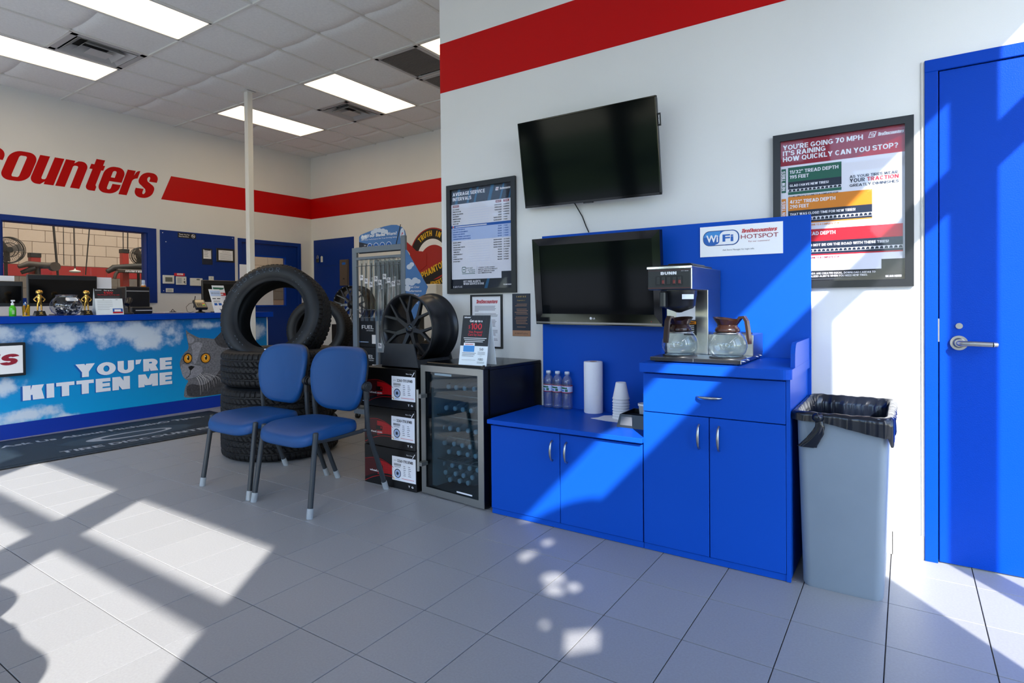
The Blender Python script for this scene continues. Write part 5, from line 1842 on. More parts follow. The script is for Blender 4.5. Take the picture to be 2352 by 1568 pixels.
# ================================================================ stacked wheel cartons
mat('carton_black', (14, 13, 14), 0.28, noise=0.08, nscale=6)
mat('carton_red', (176, 14, 22), 0.3)
mat('carton_dark', (70, 12, 16), 0.3)
BX0, BX1, BY = -2.926, -2.476, 2.632
for k, (z0, z1, l) in enumerate(((0.001, 0.250, 'black wheel carton at the bottom of the stack beside the fridge'), (0.251, 0.500, 'black wheel carton in the middle of the stack beside the fridge'), (0.501, 0.750, 'black wheel carton on top of the stack, under the wheel stand'))):
    t = thing('wheel_carton', ((BX0 + BX1) / 2 + 0.002 * (k - 1), BY + 0.22, z0), l, 'carton', 'wheel cartons beside the fridge', math.radians((0.4, -0.6, 0.3)[k]))
    h_ = z1 - z0 - 0.001
    w_ = (BX1 - BX0) / 2
    m = MB()
    m.box(-w_, w_, -0.22, 0.22, 0, h_, 'carton_black', bev=.004, seg=2)
    m.build('carton', t)
    p = Print((-w_, -0.2203, 0), (1, 0, 0), (0, 0, 1))
    arc = lambda a0, b0, a1, b1, bulge, n=10: [(a0 + (a1 - a0) * i / n, b0 + (b1 - b0) * i / n + bulge * math.sin(PI * i / n)) for i in range(n + 1)]
    top = arc(0.006, 0.150, 0.262, 0.125, 0.028)
    bot = arc(0.262, 0.075, 0.006, 0.035, 0.022)
    p.poly(top + bot, 'carton_dark', 1)
    top2 = arc(0.12, 0.158, 0.262, 0.125, 0.010)
    bot2 = arc(0.262, 0.080, 0.12, 0.066, 0.008)
    p.poly(top2 + bot2, 'carton_red', 2)
    for q in range(1, 7):
        p.rect(0.02, 0.045 + 0.015 * q, 0.24, 0.0456 + 0.015 * q, 'carton_black', 3)
    for q in range(1, 9):
        p.rect(0.02 + 0.027 * q, 0.055, 0.0206 + 0.027 * q, 0.15, 'carton_black', 3)
    p.poly(arc(0.006, 0.152, 0.262, 0.127, 0.028) + arc(0.262, 0.130, 0.006, 0.155, 0.028), 'carton_red', 3)
    p.poly(arc(0.006, 0.010, 0.262, 0.066, 0.020) + arc(0.262, 0.069, 0.006, 0.014, 0.020), 'carton_red', 3)
    p.text('wheel.com', 0.05, 0.082, 0.013, 'ink_white', 4, bold=.02, width=.115, res=2)
    p.round(0.110, 0.099, 0.168, 0.128, 0.006, 'carton_black', 4)
    p.rect(0.152, 0.110, 0.163, 0.124, 'carton_red', 5)
    p.text('T  G', 0.385, 0.022, 0.012, 'ink_white', 2, bold=.03, width=.042)
    p.text('Made in China', 0.372, 0.216, 0.008, 'ink_white', 2, width=.05, res=1)
    p.poly([(0.418, 0.205), (0.424, 0.205), (0.444, 0.232), (0.438, 0.232)], 'ink_white', 2)
    p.build('carton_print', t)
    p = Print((-w_ + 0.249, -0.2213, 0.052), (1, 0, 0), (0, 0, 1))
    lw, lh = 0.1985, 0.150
    p.rect(0, 0, lw, lh, 'paper', 0)
    p.text('PART NO.', 0.016, 0.121, 0.006, 'ink_black', 1, width=.024, res=1)
    p.text('3260-7703FMB', 0.045, 0.116, 0.017, 'ink_black', 1, bold=.035, width=.132)
    for q in range(18):
        p.rect(0.016 + 0.0034 * q, 0.092, 0.0172 + 0.0034 * q + (0.0008 if q % 3 else 0), 0.107, 'ink_black', 1)
    p.rect(0.02, 0.084, 0.07, 0.0865, 'ink_grey', 1)
    p.disc(0.047, 0.045, 0.028, 'ink_navy', 1)
    p.disc(0.047, 0.045, 0.023, 'ink_lightblue', 2)
    for q in range(10):
        a = 2 * PI * q / 10
        p.poly([(0.047 + 0.003 * math.cos(a + 1.57), 0.045 + .003 * math.sin(a + 1.57)), (0.047 + 0.003 * math.cos(a - 1.57), 0.045 + .003 * math.sin(a - 1.57)), (0.047 + .0235 * math.cos(a), 0.045 + .0235 * math.sin(a))], 'ink_navy', 3)
    p.disc(0.047, 0.045, 0.006, 'ink_navy', 3, seg=12)
    p.poly([(0.010, 0.006), (0.020, 0.006), (0.015, 0.017)], 'ink_yellow', 1)
    for q, (s1, s2) in enumerate((('WHEEL', 'FMB'), ('STYLE', '3260'), ('SIZE', '17X7'), ('OFFSET', '40'), ('FINISH', 'BLACK'), ('LUG', '5'))):
        z = 0.094 - 0.0115 * q
        p.rect(0.096, z, 0.112 + 0.002 * (q % 3), z + .0032, 'ink_grey', 1)
        p.rect(0.136, z, 0.152 + 0.004 * (q % 3), z + .0032, 'ink_grey', 1)
    p.rect(0.08, 0.016, 0.185, 0.0185, 'ink_red', 1)
    p.rect(0.025, 0.008, 0.066, 0.014, 'ink_lightblue', 1)
    p.build('shipping_label', t)

# ================================================================ tent card on the fridge
mat('card_white', (232, 240, 244), 0.5)


def tent_card(loc, rz, w_, h_, d_, label, group, second):
    t = thing('tent_card', loc, label, 'sign', group, rz)
    m = MB()
    th = 0.0015
    for s in (-1, 1):
        m.add([(-w_ / 2, s * d_ / 2, 0), (w_ / 2, s * d_ / 2, 0), (w_ / 2, s * th, h_), (-w_ / 2, s * th, h_),
               (-w_ / 2, s * (d_ / 2 - .003), 0), (w_ / 2, s * (d_ / 2 - .003), 0), (w_ / 2, 0, h_ - .004), (-w_ / 2, 0, h_ - .004)],
              [(0, 1, 2, 3), (7, 6, 5, 4), (0, 3, 7, 4), (1, 5, 6, 2), (0, 4, 5, 1)] if s < 0 else [(3, 2, 1, 0), (4, 5, 6, 7), (4, 7, 3, 0), (2, 6, 5, 1), (1, 5, 4, 0)], 'card_white')
    m.build('card', t)
    up_ = Vector((0, d_ / 2 - th, h_)).normalized()
    p = Print((-w_ / 2, -d_ / 2 - 0.0004, 0), (1, 0, 0), up_)
    sl_ = math.hypot(d_ / 2 - th, h_)
    A = lambda u: u * w_
    B = lambda v: v * sl_
    if not second:
        p.rect(0, B(.385), w_, sl_, 'ink_black', 1)
        for k in range(6):
            p.poly([(A(.3 + .11 * k), B(1)), (A(.33 + .11 * k), B(1)), (A(.25 + .11 * k), B(.4)), (A(.23 + .11 * k), B(.4))], 'frame_black', 1.5)
        wordmark(p, A(.05), B(.945), .0085, A(.24), 'ink_white', k=3)
        p.text('Get up to a', A(.50), B(.865), .0145, 'ink_white', 3, 'C', bold=.025, width=A(.46))
        p.text('$', A(.24), B(.735), .021, 'ink_red', 3, bold=.0)
        p.text('100', A(.33), B(.715), .036, 'ink_red', 3, bold=.03, width=A(.40))
        p.text('Visa Prepaid', A(.51), B(.645), .0135, 'ink_red', 3, 'C', bold=.015, width=A(.50))
        p.text('Card by mail', A(.50), B(.588), .0135, 'ink_red', 3, 'C', bold=.015, width=A(.50))
        for k in range(3):
            p.rect(A(.10 + .03 * k), B(.535 - .035 * k), A(.93 - .06 * k), B(.547 - .035 * k), 'ink_white', 3)
        p.round(A(.13), B(.265), A(.53), B(.445), .004, 'ink_white', 3)
        p.round(A(.13), B(.265), A(.53), B(.39), .004, 'ink_sky', 4)
        wordmark(p, A(.17), B(.405), .006, A(.32), 'ink_red', k=5)
        p.text('50', A(.78), B(.30), .0145, 'ink_black', 3, 'C', width=A(.13))
        p.text('100', A(.78), B(.10), .0145, 'ink_black', 3, 'C', width=A(.17))
        p.text('- or -', A(.78), B(.185), .006, 'ink_black', 3, 'C', res=1)
        for k in range(3):
            p.rect(A(.10), B(.235 - .03 * k), A(.60 - .04 * k), B(.244 - .03 * k), 'ink_grey', 3)
            p.rect(A(.66), B(.262 - .022 * k), A(.92), B(.268 - .022 * k), 'ink_grey', 3)
            if k < 2: p.rect(A(.66), B(.068 - .022 * k), A(.92), B(.074 - .022 * k), 'ink_grey', 3)
        p.rect(A(.1), B(.10), A(.6), B(.104), 'ink_grey', 3)
    else:
        p.rect(0, B(.62), w_, sl_, 'ink_black', 1)
        wordmark(p, A(.03), B(.925), .006, A(.24), 'ink_white', k=3)
        p.text('Get up to a', A(.52), B(.915), .0095, 'ink_white', 3, 'C', bold=.025, width=A(.34))
        p.text('$100', A(.50), B(.80), .022, 'ink_red', 3, 'C', bold=.03, width=A(.33))
        p.text('Visa Prepaid Card by mail', A(.5), B(.745), .0095, 'ink_red', 3, 'C', bold=.02, width=A(.80), res=2)
        for k in range(3):
            p.rect(A(.1), B(.69 - .024 * k), A(.9), B(.698 - .024 * k), 'ink_grey', 3)
        p.text('50', A(.30), B(.555), .009, 'ink_black', 3, 'C', res=2)
        p.text('100', A(.78), B(.555), .009, 'ink_black', 3, 'C', res=2)
        p.text('or', A(.56), B(.56), .005, 'ink_black', 3, 'C', res=1)
        for k in range(6):
            p.rect(A(.07), B(.52 - .065 * k), A(.62 if k < 4 else .5), B(.527 - .065 * k), 'ink_grey', 3)
        p.round(A(.60), B(.05), A(.97), B(.235), .004, 'ink_blue', 3)
        p.rect(A(.60), B(.05), A(.97), B(.11), 'ink_red', 4)
        p.rect(A(.66), B(.12), A(.90), B(.20), 'ink_white', 4)
    p.build('print', t)
    return t


tent_card((-2.071, 2.725, 0.7952), math.radians(1.5), 0.196, 0.285, 0.105, 'black and white tent card offering a prepaid card, on top of the fridge', 'promotional tent cards', False)
# ================================================================ alloy wheel on its stand
mat('wheel_black', (30, 31, 34), 0.33, 0.35)
mat('stand_black', (38, 40, 44), 0.5, bump=0.2, bscale=300)
mat('cap_gloss', (40, 42, 46), 0.08, 0.6)
R0 = 0.226
mb = MB()
mb.lathe([(.226, .0), (.2265, -.010), (.222, -.016), (.210, -.022), (.205, -.034), (.198, -.060), (.194, -.085), (.196, -.11), (.206, -.15), (.208, -.185), (.205, -.20), (.214, -.215), (.217, -.232), (.228, -.238), (.2285, -.248), (.224, -.252), (.212, -.24), (.202, -.20), (.200, -.15), (.189, -.10), (.188, -.07), (.198, -.034), (.206, -.012), (.214, -.003), (.220, .002), (.226, .0)], 'wheel_black', seg=72)
rim_me = mb.mesh('barrel')


def bar(mb, p0, p1, w0, w1, t0, t1, m):
    p0, p1 = Vector(p0), Vector(p1)
    d = (p1 - p0).normalized()
    n = Vector((-d.y, d.x, 0)).normalized()
    zz = Vector((0, 0, 1))
    vs = []
    for q, w_, t_ in ((p0, w0, t0), (p1, w1, t1)):
        vs += [q - n * w_ - zz * t_, q + n * w_ - zz * t_, q + n * w_ * .75, q - n * w_ * .75]
    mb.add(vs, [(3, 2, 1, 0), (4, 5, 6, 7), (0, 1, 5, 4), (1, 2, 6, 5), (2, 3, 7, 6), (3, 0, 4, 7)], m)


def y_spoke(n, mt, dish=0.022, edge='wheel_black'):
    mb = MB()
    bar(mb, (0, .030, -dish - .010), (0, .118, -dish + .004), .020, .015, .034, .022, mt)
    a = PI / n / 2
    for s in (-1, 1):
        p1 = (math.sin(s * a) * .213, math.cos(a) * .213, -.006)
        bar(mb, (s * .004, .112, -dish + .004), p1, .0115, .0078, .022, .018, mt)
    return mb.mesh('spoke')


sp7 = y_spoke(7, 'wheel_black')
mb = MB()
mb.lathe([(0.0, -.030), (.024, -.030), (.044, -.034), (.050, -.040), (.052, -.075), (0.0, -.075)], 'wheel_black', seg=36)
hub_me = mb.mesh('hub')
mb = MB()
mb.lathe([(0.0, -.022), (.022, -.0225), (.0265, -.025), (.0275, -.031)], 'cap_gloss', seg=30)
capc_me = mb.mesh('centre_cap')
mb = MB()
mb.lathe([(.0275, -.031), (.031, -.0305), (.031, -.036)], 'chrome', seg=30)
ring_me = mb.mesh('cap_ring')


def alloy(name, loc, rot, label, cat='wheel', spoke=sp7, n=7, group=None, ang0=0.0):
    t = thing(name, loc, label, cat, group)
    t.rotation_euler = rot
    obj('barrel', rim_me, t)
    for k in range(n):
        obj('spoke', spoke, t, (0, 0, 0), (0, 0, ang0 + 2 * PI * k / n))
    obj('hub', hub_me, t)
    obj('centre_cap', capc_me, t)
    mb = MB()
    for k in range(5):
        a = 2 * PI * k / 5 + .3
        mb = MB()
        mb.cyl((.040 * math.cos(a), .040 * math.sin(a), -.0335), (.040 * math.cos(a), .040 * math.sin(a), -.036), .0055, 'black', seg=10)
        mb.build('lug_hole', t)
    return t


alloy('alloy_wheel', (-2.640, 2.728, 0.992), (PI / 2, 0, 0), 'black alloy wheel with split spokes on the stand above the cartons', ang0=.06)
st_ = thing('wheel_stand', (-2.632, 2.84, 0.7508), 'black cradle stand holding the alloy wheel on the cartons', 'stand')
m = MB()
def plate(y0, y1):
    m.prism([(-.157, 0.0), (.160, 0.0), (.118, .152), (-.128, .152)], y0, y1, 'stand_black', axis='Y')
plate(-0.180, -0.172)
m.build('front_plate', st_)
m = MB()
m.prism([(-.157, 0.0), (.160, 0.0), (.118, .13), (-.128, .13)], 0.150, 0.158, 'stand_black', axis='Y')
m.build('rear_plate', st_)
m = MB()
m.box(-.157, .160, -0.180, 0.158, 0.0, 0.008, 'stand_black')
for s in (-1, 1):
    m.add([(s * .155, -.172, .008), (s * .155, .150, .008), (s * .118, .150, .05), (s * .118, -.172, .05), (s * .147, -.172, .008), (s * .147, .150, .008), (s * .110, .150, .05), (s * .110, -.172, .05)],
          [(0, 1, 2, 3), (7, 6, 5, 4), (3, 2, 6, 7)], 'stand_black')
m.build('base_tray', st_)

# ================================================================ tyres
mat('rubber', (13, 13, 15), 0.6, spec=0.3, noise=0.08, nscale=20)
mat('rubber_side', (14, 18, 23), 0.5, spec=0.35, noise=0.08, nscale=14)
mat('rubber_print', (44, 54, 66), 0.5)
mat('sticker_white', (214, 220, 236), 0.5)


def side_profile(Ro, rb, w):
    return [(rb, .36 * w), (rb + .008, .40 * w), (rb + .018, .405 * w), (rb + .024, .435 * w), (rb + .05, .478 * w), (rb + (Ro - rb) * .55, .497 * w), (Ro - .042, .485 * w), (Ro - .024, .455 * w), (Ro - .018, .435 * w)]


def tyre_meshes(Ro, rb, w, nth=220, nz=32):
    prof = side_profile(Ro, rb, w)
    mb = MB()
    mb.lathe(prof, 'rubber_side', seg=96)
    me_front = mb.mesh('sidewall')
    mb = MB()
    mb.lathe([(r, -z) for r, z in prof[::-1]], 'rubber_side', seg=96)
    me_back = mb.mesh('sidewall')
    mb = MB()
    mb.lathe([(rb, -.36 * w), (rb + .016, -.385 * w), (Ro - .05, -.46 * w), (Ro - .03, -.38 * w), (Ro - .024, 0), (Ro - .03, .38 * w), (Ro - .05, .46 * w), (rb + .016, .385 * w), (rb, .36 * w)], 'rubber', seg=72)
    me_in = mb.mesh('inner_liner')
    mb = MB()
    zs = []
    for k in range(nz + 1):
        zs.append(-.435 + .87 * k / nz)
    def base_r(q):
        a = abs(q) / .435
        return Ro - .004 * a * a - .014 * max(0, (a - .80) / .20) ** 2
    def rad(th, q):
        r = base_r(q)
        a = abs(q)
        g_ = 0.0075
        for c_, hw_ in ((.085, .016), (.255, .017)):
            if abs(a - c_) < hw_: return r - g_
        u = th / (2 * PI)
        if a > .27:
            s_ = (u * 66 + (0.35 if q > 0 else 0)) % 1.0
            if s_ < .26: return r - g_ * .85
        elif a > .10:
            s_ = (u * 66 + (1 if q > 0 else -1) * (a - .10) * 5.5) % 1.0
            if s_ < .24: return r - g_ * .8
        else:
            s_ = (u * 66 + q * 6) % 1.0
            if s_ < .20 and abs(q) > .02: return r - g_ * .5
        return r
    def f(u, v):
        th = 2 * PI * u
        q = -.435 + .87 * v
        r = rad(th, q)
        return (r * math.cos(th), r * math.sin(th), q * w)
    mb.grid(f, nth * 2, nz, 'rubber', smooth=False, closeu=True)
    me_tread = mb.mesh('tread')
    return me_front, me_back, me_in, me_tread, prof


TY = tyre_meshes(.40, .262, .272)


def zside(prof, r):
    for (r0, z0), (r1, z1) in zip(prof[:-1], prof[1:]):
        if r0 <= r <= r1: return z0 + (z1 - z0) * (r - r0) / max(r1 - r0, 1e-6)
    return prof[-1][1]


def tyre(loc, rot, label, group, ts=TY, scale=1.0, name='tyre', front=True):
    t = thing(name, loc, label, 'tyre', group)
    t.rotation_euler = rot
    t.scale = (scale, scale, scale)
    for nm, me in (('sidewall', ts[0]), ('sidewall', ts[1]), ('inner_liner', ts[2]), ('tread', ts[3])):
        obj(nm, me, t)
    return t


SX, SY = -4.128, 2.856
for k, l in enumerate(('tyre at the bottom of the stack behind the blue chairs', 'tyre in the middle of the stack behind the blue chairs', 'tyre lying on top of the stack, carrying the upright tyre')):
    t = tyre((SX + .006 * (k - 1), SY, 0.1365 + 0.2715 * k), (0, 0, 1.1 * k), l, 'tyres stacked behind the chairs')
    t.scale = (1.0875, 1.0875, 1.0)
    # barcode sticker on the tread, facing the room
    a = math.radians((200, 193.5, 196)[k]) - 1.1 * k
    m = MB()
    vs = []
    for q in range(5):
        aa = a + (q - 2) * .016
        for z in (-.045, .055):
            vs.append((.4015 * math.cos(aa), .4015 * math.sin(aa), z))
    m.add(vs, [(2 * q, 2 * q + 2, 2 * q + 3, 2 * q + 1) for q in range(4)], 'sticker_white', True)
    for z0, z1 in ((.040, .048), (-.03, -.026), (-.015, -.011), (0, .003), (.012, .016)):
        vs = []
        for q in range(4):
            aa = a + (q - 1.5) * .013
            for z in (z0, z1): vs.append((.4020 * math.cos(aa), .4020 * math.sin(aa), z))
        m.add(vs, [(2 * q, 2 * q + 2, 2 * q + 3, 2 * q + 1) for q in range(3)], 'ink_grey', True)
    m.build('barcode_sticker', t)


def upright(loc, azim, lean, spin):
    """axle pointing along azim (towards the reader), top leaning back"""
    N = Vector((math.cos(azim) * math.cos(lean), math.sin(azim) * math.cos(lean), math.sin(lean)))
    X = Vector((-N.y, N.x, 0)).normalized()
    Yv = N.cross(X)
    M3 = Matrix(((X.x, Yv.x, N.x), (X.y, Yv.y, N.y), (X.z, Yv.z, N.z)))
    return (M3 @ Matrix.Rotation(spin, 3, 'Z')).to_euler()


t = tyre((-4.208, 2.881, 1.058), upright(None, math.radians(-60), math.radians(14), 0), 'upright tyre standing on the tyre stack behind the blue chairs', 'upright tyres', scale=1.037)
# raised lettering on the outer sidewall
def side_text(t, s, mid, rad, h, adv, m='rubber_print', bold=0.02):
    mb = MB()
    n = len(s)
    for i, ch in enumerate(s):
        vs, fs = block_line(ch, .17)
        if not vs: continue
        sc = h / .73
        x0, x1 = min(v.x for v in vs), max(v.x for v in vs)
        ac = mid - (i - (n - 1) / 2) * adv / rad
        out = []
        for v in vs:
            ang = ac - (v.x - (x0 + x1) / 2) * sc * 1.15 / rad
            r = rad + v.y * sc
            out.append((r * math.cos(ang), r * math.sin(ang), zside(TY[4], r) + .0022))
        mb.add(out, fs, m)
    mb.build('raised_lettering', t)
side_text(t, 'ENDEAVOR', math.radians(116), .325, .034, .052)
mb = MB()
for a0, nn in ((58, 4), (160, 3), (-30, 4), (232, 4)):
    for k in range(nn):
        a = math.radians(a0 - 6 * k)
        pts = []
        for da, r in ((0, .30), (.035, .30), (.10, .372), (.065, .372)):
            pts.append((r * math.cos(a + da), r * math.sin(a + da), zside(TY[4], r) + .0020))
        mb.add(pts, [(0, 1, 2, 3)], 'rubber_print')
mb.build('sidewall_marks', t)
mb = MB()
mb.ring = None
a = math.radians(266)
vs = []
for q in range(4):
    for r in (.270, .2785):
        aa = a + q * .028
        vs.append((r * math.cos(aa), r * math.sin(aa), zside(TY[4], r) + .0008))
mb.add(vs, [(2 * q, 2 * q + 1, 2 * q + 3, 2 * q + 2) for q in range(3)], 'sticker_white')
mb.build('bead_label', t)

# second stack with a smaller upright tyre further back
for k, l in enumerate(('lower tyre of the far stack, hidden behind the near tyre stack', 'top tyre of the far stack, under the smaller upright tyre')):
    tyre((-5.66, 4.45, 0.126 + .2505 * k), (0, 0, .5 * k), l, 'tyres in the far stack', scale=.92)
t = tyre((-5.66, 4.43, 0.862), upright(None, math.radians(-60), math.radians(8), 0), 'smaller upright tyre on the far stack, seen through and behind the near tyre', 'upright tyres', scale=.90)

# ================================================================ blue waiting chairs
mat('vinyl_blue', (8, 66, 122), 0.45, spec=0.35, bump=0.12, bscale=160)
mat('tube_dark', (46, 52, 58), 0.42, 0.2)
mat('chair_shell', (28, 30, 33), 0.5)
glass('clear_tip', (230, 236, 240), refl=2.5, body=0.45)


def sgnpow(c, e): return math.copysign(abs(c) ** e, c)


def chair_meshes():
    out = {}
    # seat cushion
    m = MB()
    loops = []
    n = 56
    def plan(s, z):
        l = []
        for k in range(n):
            a = 2 * PI * k / n
            x = sgnpow(math.cos(a), 2 / 4.2)
            y = sgnpow(math.sin(a), 2 / 4.2)
            hw = .254 - .030 * (y + 1) / 2
            px, py = x * hw * s, -.092 + y * .216 * s
            front = max(0.0, (-py - .13) / .17)
            zz = z - .034 * front ** 2 - (.006 * (1 - (px / .24) ** 2) if z > .46 else 0)
            l.append((px, py, zz))
        return l
    for s, z in ((.90, .398), (.97, .400), (.995, .410), (1.0, .424), (.995, .440), (.97, .456), (.92, .465), (.80, .470), (.55, .470), (.25, .469), (.02, .469)):
        loops.append(plan(s, z))
    loft(m, loops, 'vinyl_blue', True, True, True)
    out['seat'] = m.mesh('seat')
    # backrest cushion and shell
    def outline(s, dy, n=64):
        l = []
        for k in range(n):
            a = 2 * PI * k / n
            x = sgnpow(math.cos(a), 2 / 4.0)
            z = sgnpow(math.sin(a), 2 / 3.3)
            f = .80 + .20 * min(1.0, max(0.0, (z + 1) / 1.15)) ** .8
            px, pz = x * .25 * f * s, .692 + z * .196 * s
            y = .168 + .17 * (pz - .655) - .058 * (px / .25) ** 2 - dy
            l.append((px, y, pz))
        return l
    m = MB()
    loft(m, [outline(s, dy) for s, dy in ((.93, .0), (.985, .002), (1.0, .012), (.985, .026), (.95, .035), (.85, .040), (.6, .041), (.3, .041), (.02, .041))], 'vinyl_blue', True, False, True)
    out['backrest'] = m.mesh('backrest')
    m = MB()
    loft(m, [outline(s, dy) for s, dy in ((.975, .006), (.99, -.004), (.96, -.016), (.8, -.022), (.4, -.024), (.02, -.024))], 'chair_shell', True, False, True)
    out['back_shell'] = m.mesh('back_shell')
    return out


CHM = chair_meshes()


def make_chair(x, y, rz, label, group):
    t = thing('waiting_chair', (x, y, 0), label, 'chair', group, rz)
    for nm in ('seat', 'backrest', 'back_shell'):
        obj(nm, CHM[nm], t)
    for s in (-1, 1):
        m = MB()
        m.tube([(s * .2555, -.297, .012), (s * .236, -.236, .444)], .0148, 'tube_dark', seg=14)
        m.lathe([(0, .4505), (.010, .4500), (.0148, .4455), (.0150, .440)], 'tube_dark', seg=14, cx=s * .2362, cy=-.2365)
        lg = m.build('leg', t)
        m = MB()
        m.tube([(s * .2558, -.2985, .0), (s * .2533, -.2907, .054)], .0175, 'clear_tip', seg=14)
        m.build('clear_foot', lg)
        m = MB()
        m.tube([(s * .243, .122, .655), (s * .242, .126, .52), (s * .240, .134, .41), (s * .238, .150, .36), (s * .231, .220, .19), (s * .2255, .288, .012)], .0148, 'tube_dark', seg=14)
        lg = m.build('leg', t)
        m = MB()
        m.tube([(s * .2252, .2925, .0), (s * .2268, .273, .052)], .0175, 'clear_tip', seg=14)
        m.build('clear_foot', lg)
        m = MB()
        m.cyl((s * .222, .122, .66), (s * .262, .122, .66), .030, 'chair_shell', seg=24)
        m.cyl((s * .262, .122, .66), (s * .266, .122, .66), .024, 'chair_shell', r1=.020, seg=24)
        m.cyl((s * .2655, .122, .66), (s * .2665, .122, .66), .007, 'black', seg=10)
        m.tube([(s * .243, .122, .655), (s * .2425, .124, .585)], .0185, 'chair_shell', seg=14)
        m.build('pivot_joint', t)
        m = MB()
        m.tube([(s * .233, -.235, .40), (s * .228, -.10, .392), (s * .222, .105, .396)], .012, 'tube_dark', seg=10)
        m.tube([(s * .215, .10, .398), (s * .240, .134, .40)], .010, 'tube_dark', seg=10)
        m.build('side_rail', t)
    m = MB()
    m.box(-.19, .19, -.18, .09, .380, .399, 'chair_shell', bev=.006)
    m.build('under_pan', t)
    return t


make_chair(-3.484, 2.305, 0, 'blue padded waiting chair in front of the tyre stack', 'waiting chairs')
make_chair(-2.921, 2.303, 0, 'blue padded waiting chair next to the wheel cartons', 'waiting chairs')
# the row along the shop front, outside the view: their shadows fall on the floor
for x, y, a, l in ((-2.36, -.07, 182, 'farthest from the street side'), (-1.72, -.16, 178, 'in the middle of the three'), (-1.12, -.22, 181, 'nearest the street side')):
    make_chair(x, y, math.radians(a), 'blue waiting chair along the shop front windows, ' + l, 'waiting chairs along the shop front')

# ================================================================ wiper blade display rack
mat('rack_grey', (122, 134, 146), 0.45, 0.3)
mat('rack_back', (150, 156, 160), 0.6)
mat('sign_sky', (70, 120, 180), 0.4)
mat('sign_cloud', (206, 216, 230), 0.5)
glass('sleeve', (232, 238, 240), refl=1.6, rough=.08)
rk = thing('display_rack', (-4.29, 4.22, 0), 'grey metal rack of wiper blades with a blue sky header board', 'rack')
rx, ry = -4.29, 4.22
for x0, x1, y0, z1 in ((-4.657, -4.592, 4.05, 1.72), (-3.980, -3.922, 4.05, 1.80), (-4.640, -4.600, 4.34, 1.62)):
    m = MB()
    m.box(x0 - rx, x1 - rx, y0 - ry, y0 + .03 - ry, 0.05, z1, 'rack_grey', bev=.003)
    m.build('post', rk)
for z0, z1, y in ((1.668, 1.722, 4.046), (1.594, 1.624, 4.048), (0.05, 0.10, 4.05)):
    m = MB()
    m.box(-4.60 - rx, -3.97 - rx, y - ry, y + .022 - ry, z0, z1, 'rack_grey', bev=.002)
    m.build('cross_bar', rk)
for x in (-4.635, -3.955):
    m = MB()
    m.box(x - .012 - rx, x + .012 - rx, 4.06 - ry, 4.38 - ry, 0.05, 0.10, 'rack_grey')
    m.build('side_bar', rk)
m = MB()
m.box(-4.61 - rx, -4.25 - rx, 4.33 - ry, 4.336 - ry, 0.65, 1.60, 'rack_back')
m.build('back_panel', rk)
for z in (1.533, 1.099):
    m = MB()
    m.tube([(-4.594 - rx, 4.04 - ry, z), (-3.975 - rx, 4.04 - ry, z)], .004, 'rack_grey', seg=6)
    m.build('guard_wire', rk)
for x in (-4.62, -3.95):
    for y in (4.07, 4.36):
        m = MB()
        m.cyl((x - rx - .012, y - ry, .028), (x - rx + .012, y - ry, .028), .028, 'black', seg=16)
        m.box(x - rx - .014, x - rx + .014, y - ry - .012, y - ry + .012, .028, .055, 'rack_grey')
        m.build('caster', rk)
m = MB()
hp = [(-4.576, 1.66), (-3.932, 1.66), (-3.932, 1.80), (-3.945, 1.845), (-3.985, 1.885), (-4.05, 1.909), (-4.12, 1.915), (-4.22, 1.908), (-4.36, 1.888), (-4.48, 1.865), (-4.552, 1.850), (-4.576, 1.83)]
m.prism([(x - rx, z) for x, z in hp], 4.075 - ry, 4.079 - ry, 'sign_sky', axis='Y')
hd = m.build('header_board', rk)
p = Print((-4.576 - rx, 4.0748 - ry, 1.66), (1, 0, 0), (0, 0, 1))
for a, b, r in ((.20, .20, .03), (.24, .215, .035), (.29, .215, .03), (.34, .205, .035), (.38, .195, .03), (.06, .16, .03), (.10, .165, .03)):
    p.disc(a, b, r, 'sign_cloud', 1, rb=r * .7)
p.poly([(.0, .0), (.644, .0), (.644, .06), (.4, .05), (.2, .075), (.0, .12)], 'ink_navy', 1.5)
p.text('Are Your Blades Worn?', .028, .158, .030, 'ink_white', 3, bold=.03, width=.50)
p.text('Get Clear Performance For Your Driving Safety', .03, .130, .0125, 'ink_white', 3, bold=.01, width=.50, res=1)
p.poly([(.50, .03), (.512, .03), (.585, .25), (.575, .25)], 'ink_black', 3)
p.disc(.60, .150, .028, 'ink_white', 3, rb=.062)
p.disc(.60, .150, .023, 'sign_cloud', 4, rb=.055)
p.poly([(.588, .14), (.612, .165), (.60, .175)], 'ink_red', 5)
for k in range(4):
    p.disc(.155 + .088 * k, .062, .036, 'ink_white', 3)
    p.disc(.155 + .088 * k, .062, .031, 'ink_blue', 4)
    p.disc(.155 + .088 * k, .056, .018, 'sign_cloud', 5, rb=.012)
for k, s in enumerate(('Signs', 'Of Worn', 'Blades')):
    p.text(s, .105, .076 - .02 * k, .012, 'ink_white', 3, 'R', bold=.01, res=1)
p.build('header_print', hd)
m = MB()
sp_ = [(-3.918, 1.662), (-3.905, 1.662), (-3.643, 1.308), (-3.66, 1.27), (-3.76, 1.02), (-3.918, .98)]
m.prism([(x - rx, z) for x, z in sp_], 4.052 - ry, 4.056 - ry, 'sign_sky', axis='Y')
sd = m.build('side_sign', rk)
p = Print((-3.918 - rx, 4.0518 - ry, 1.0), (1, 0, 0), (0, 0, 1))
for a, b, r in ((.05, .50, .035), (.08, .52, .03), (.03, .36, .05), (.08, .35, .04), (.12, .37, .04), (.16, .36, .03), (.02, .30, .04)):
    p.disc(a, b, r, 'sign_cloud', 1, rb=r * .7)
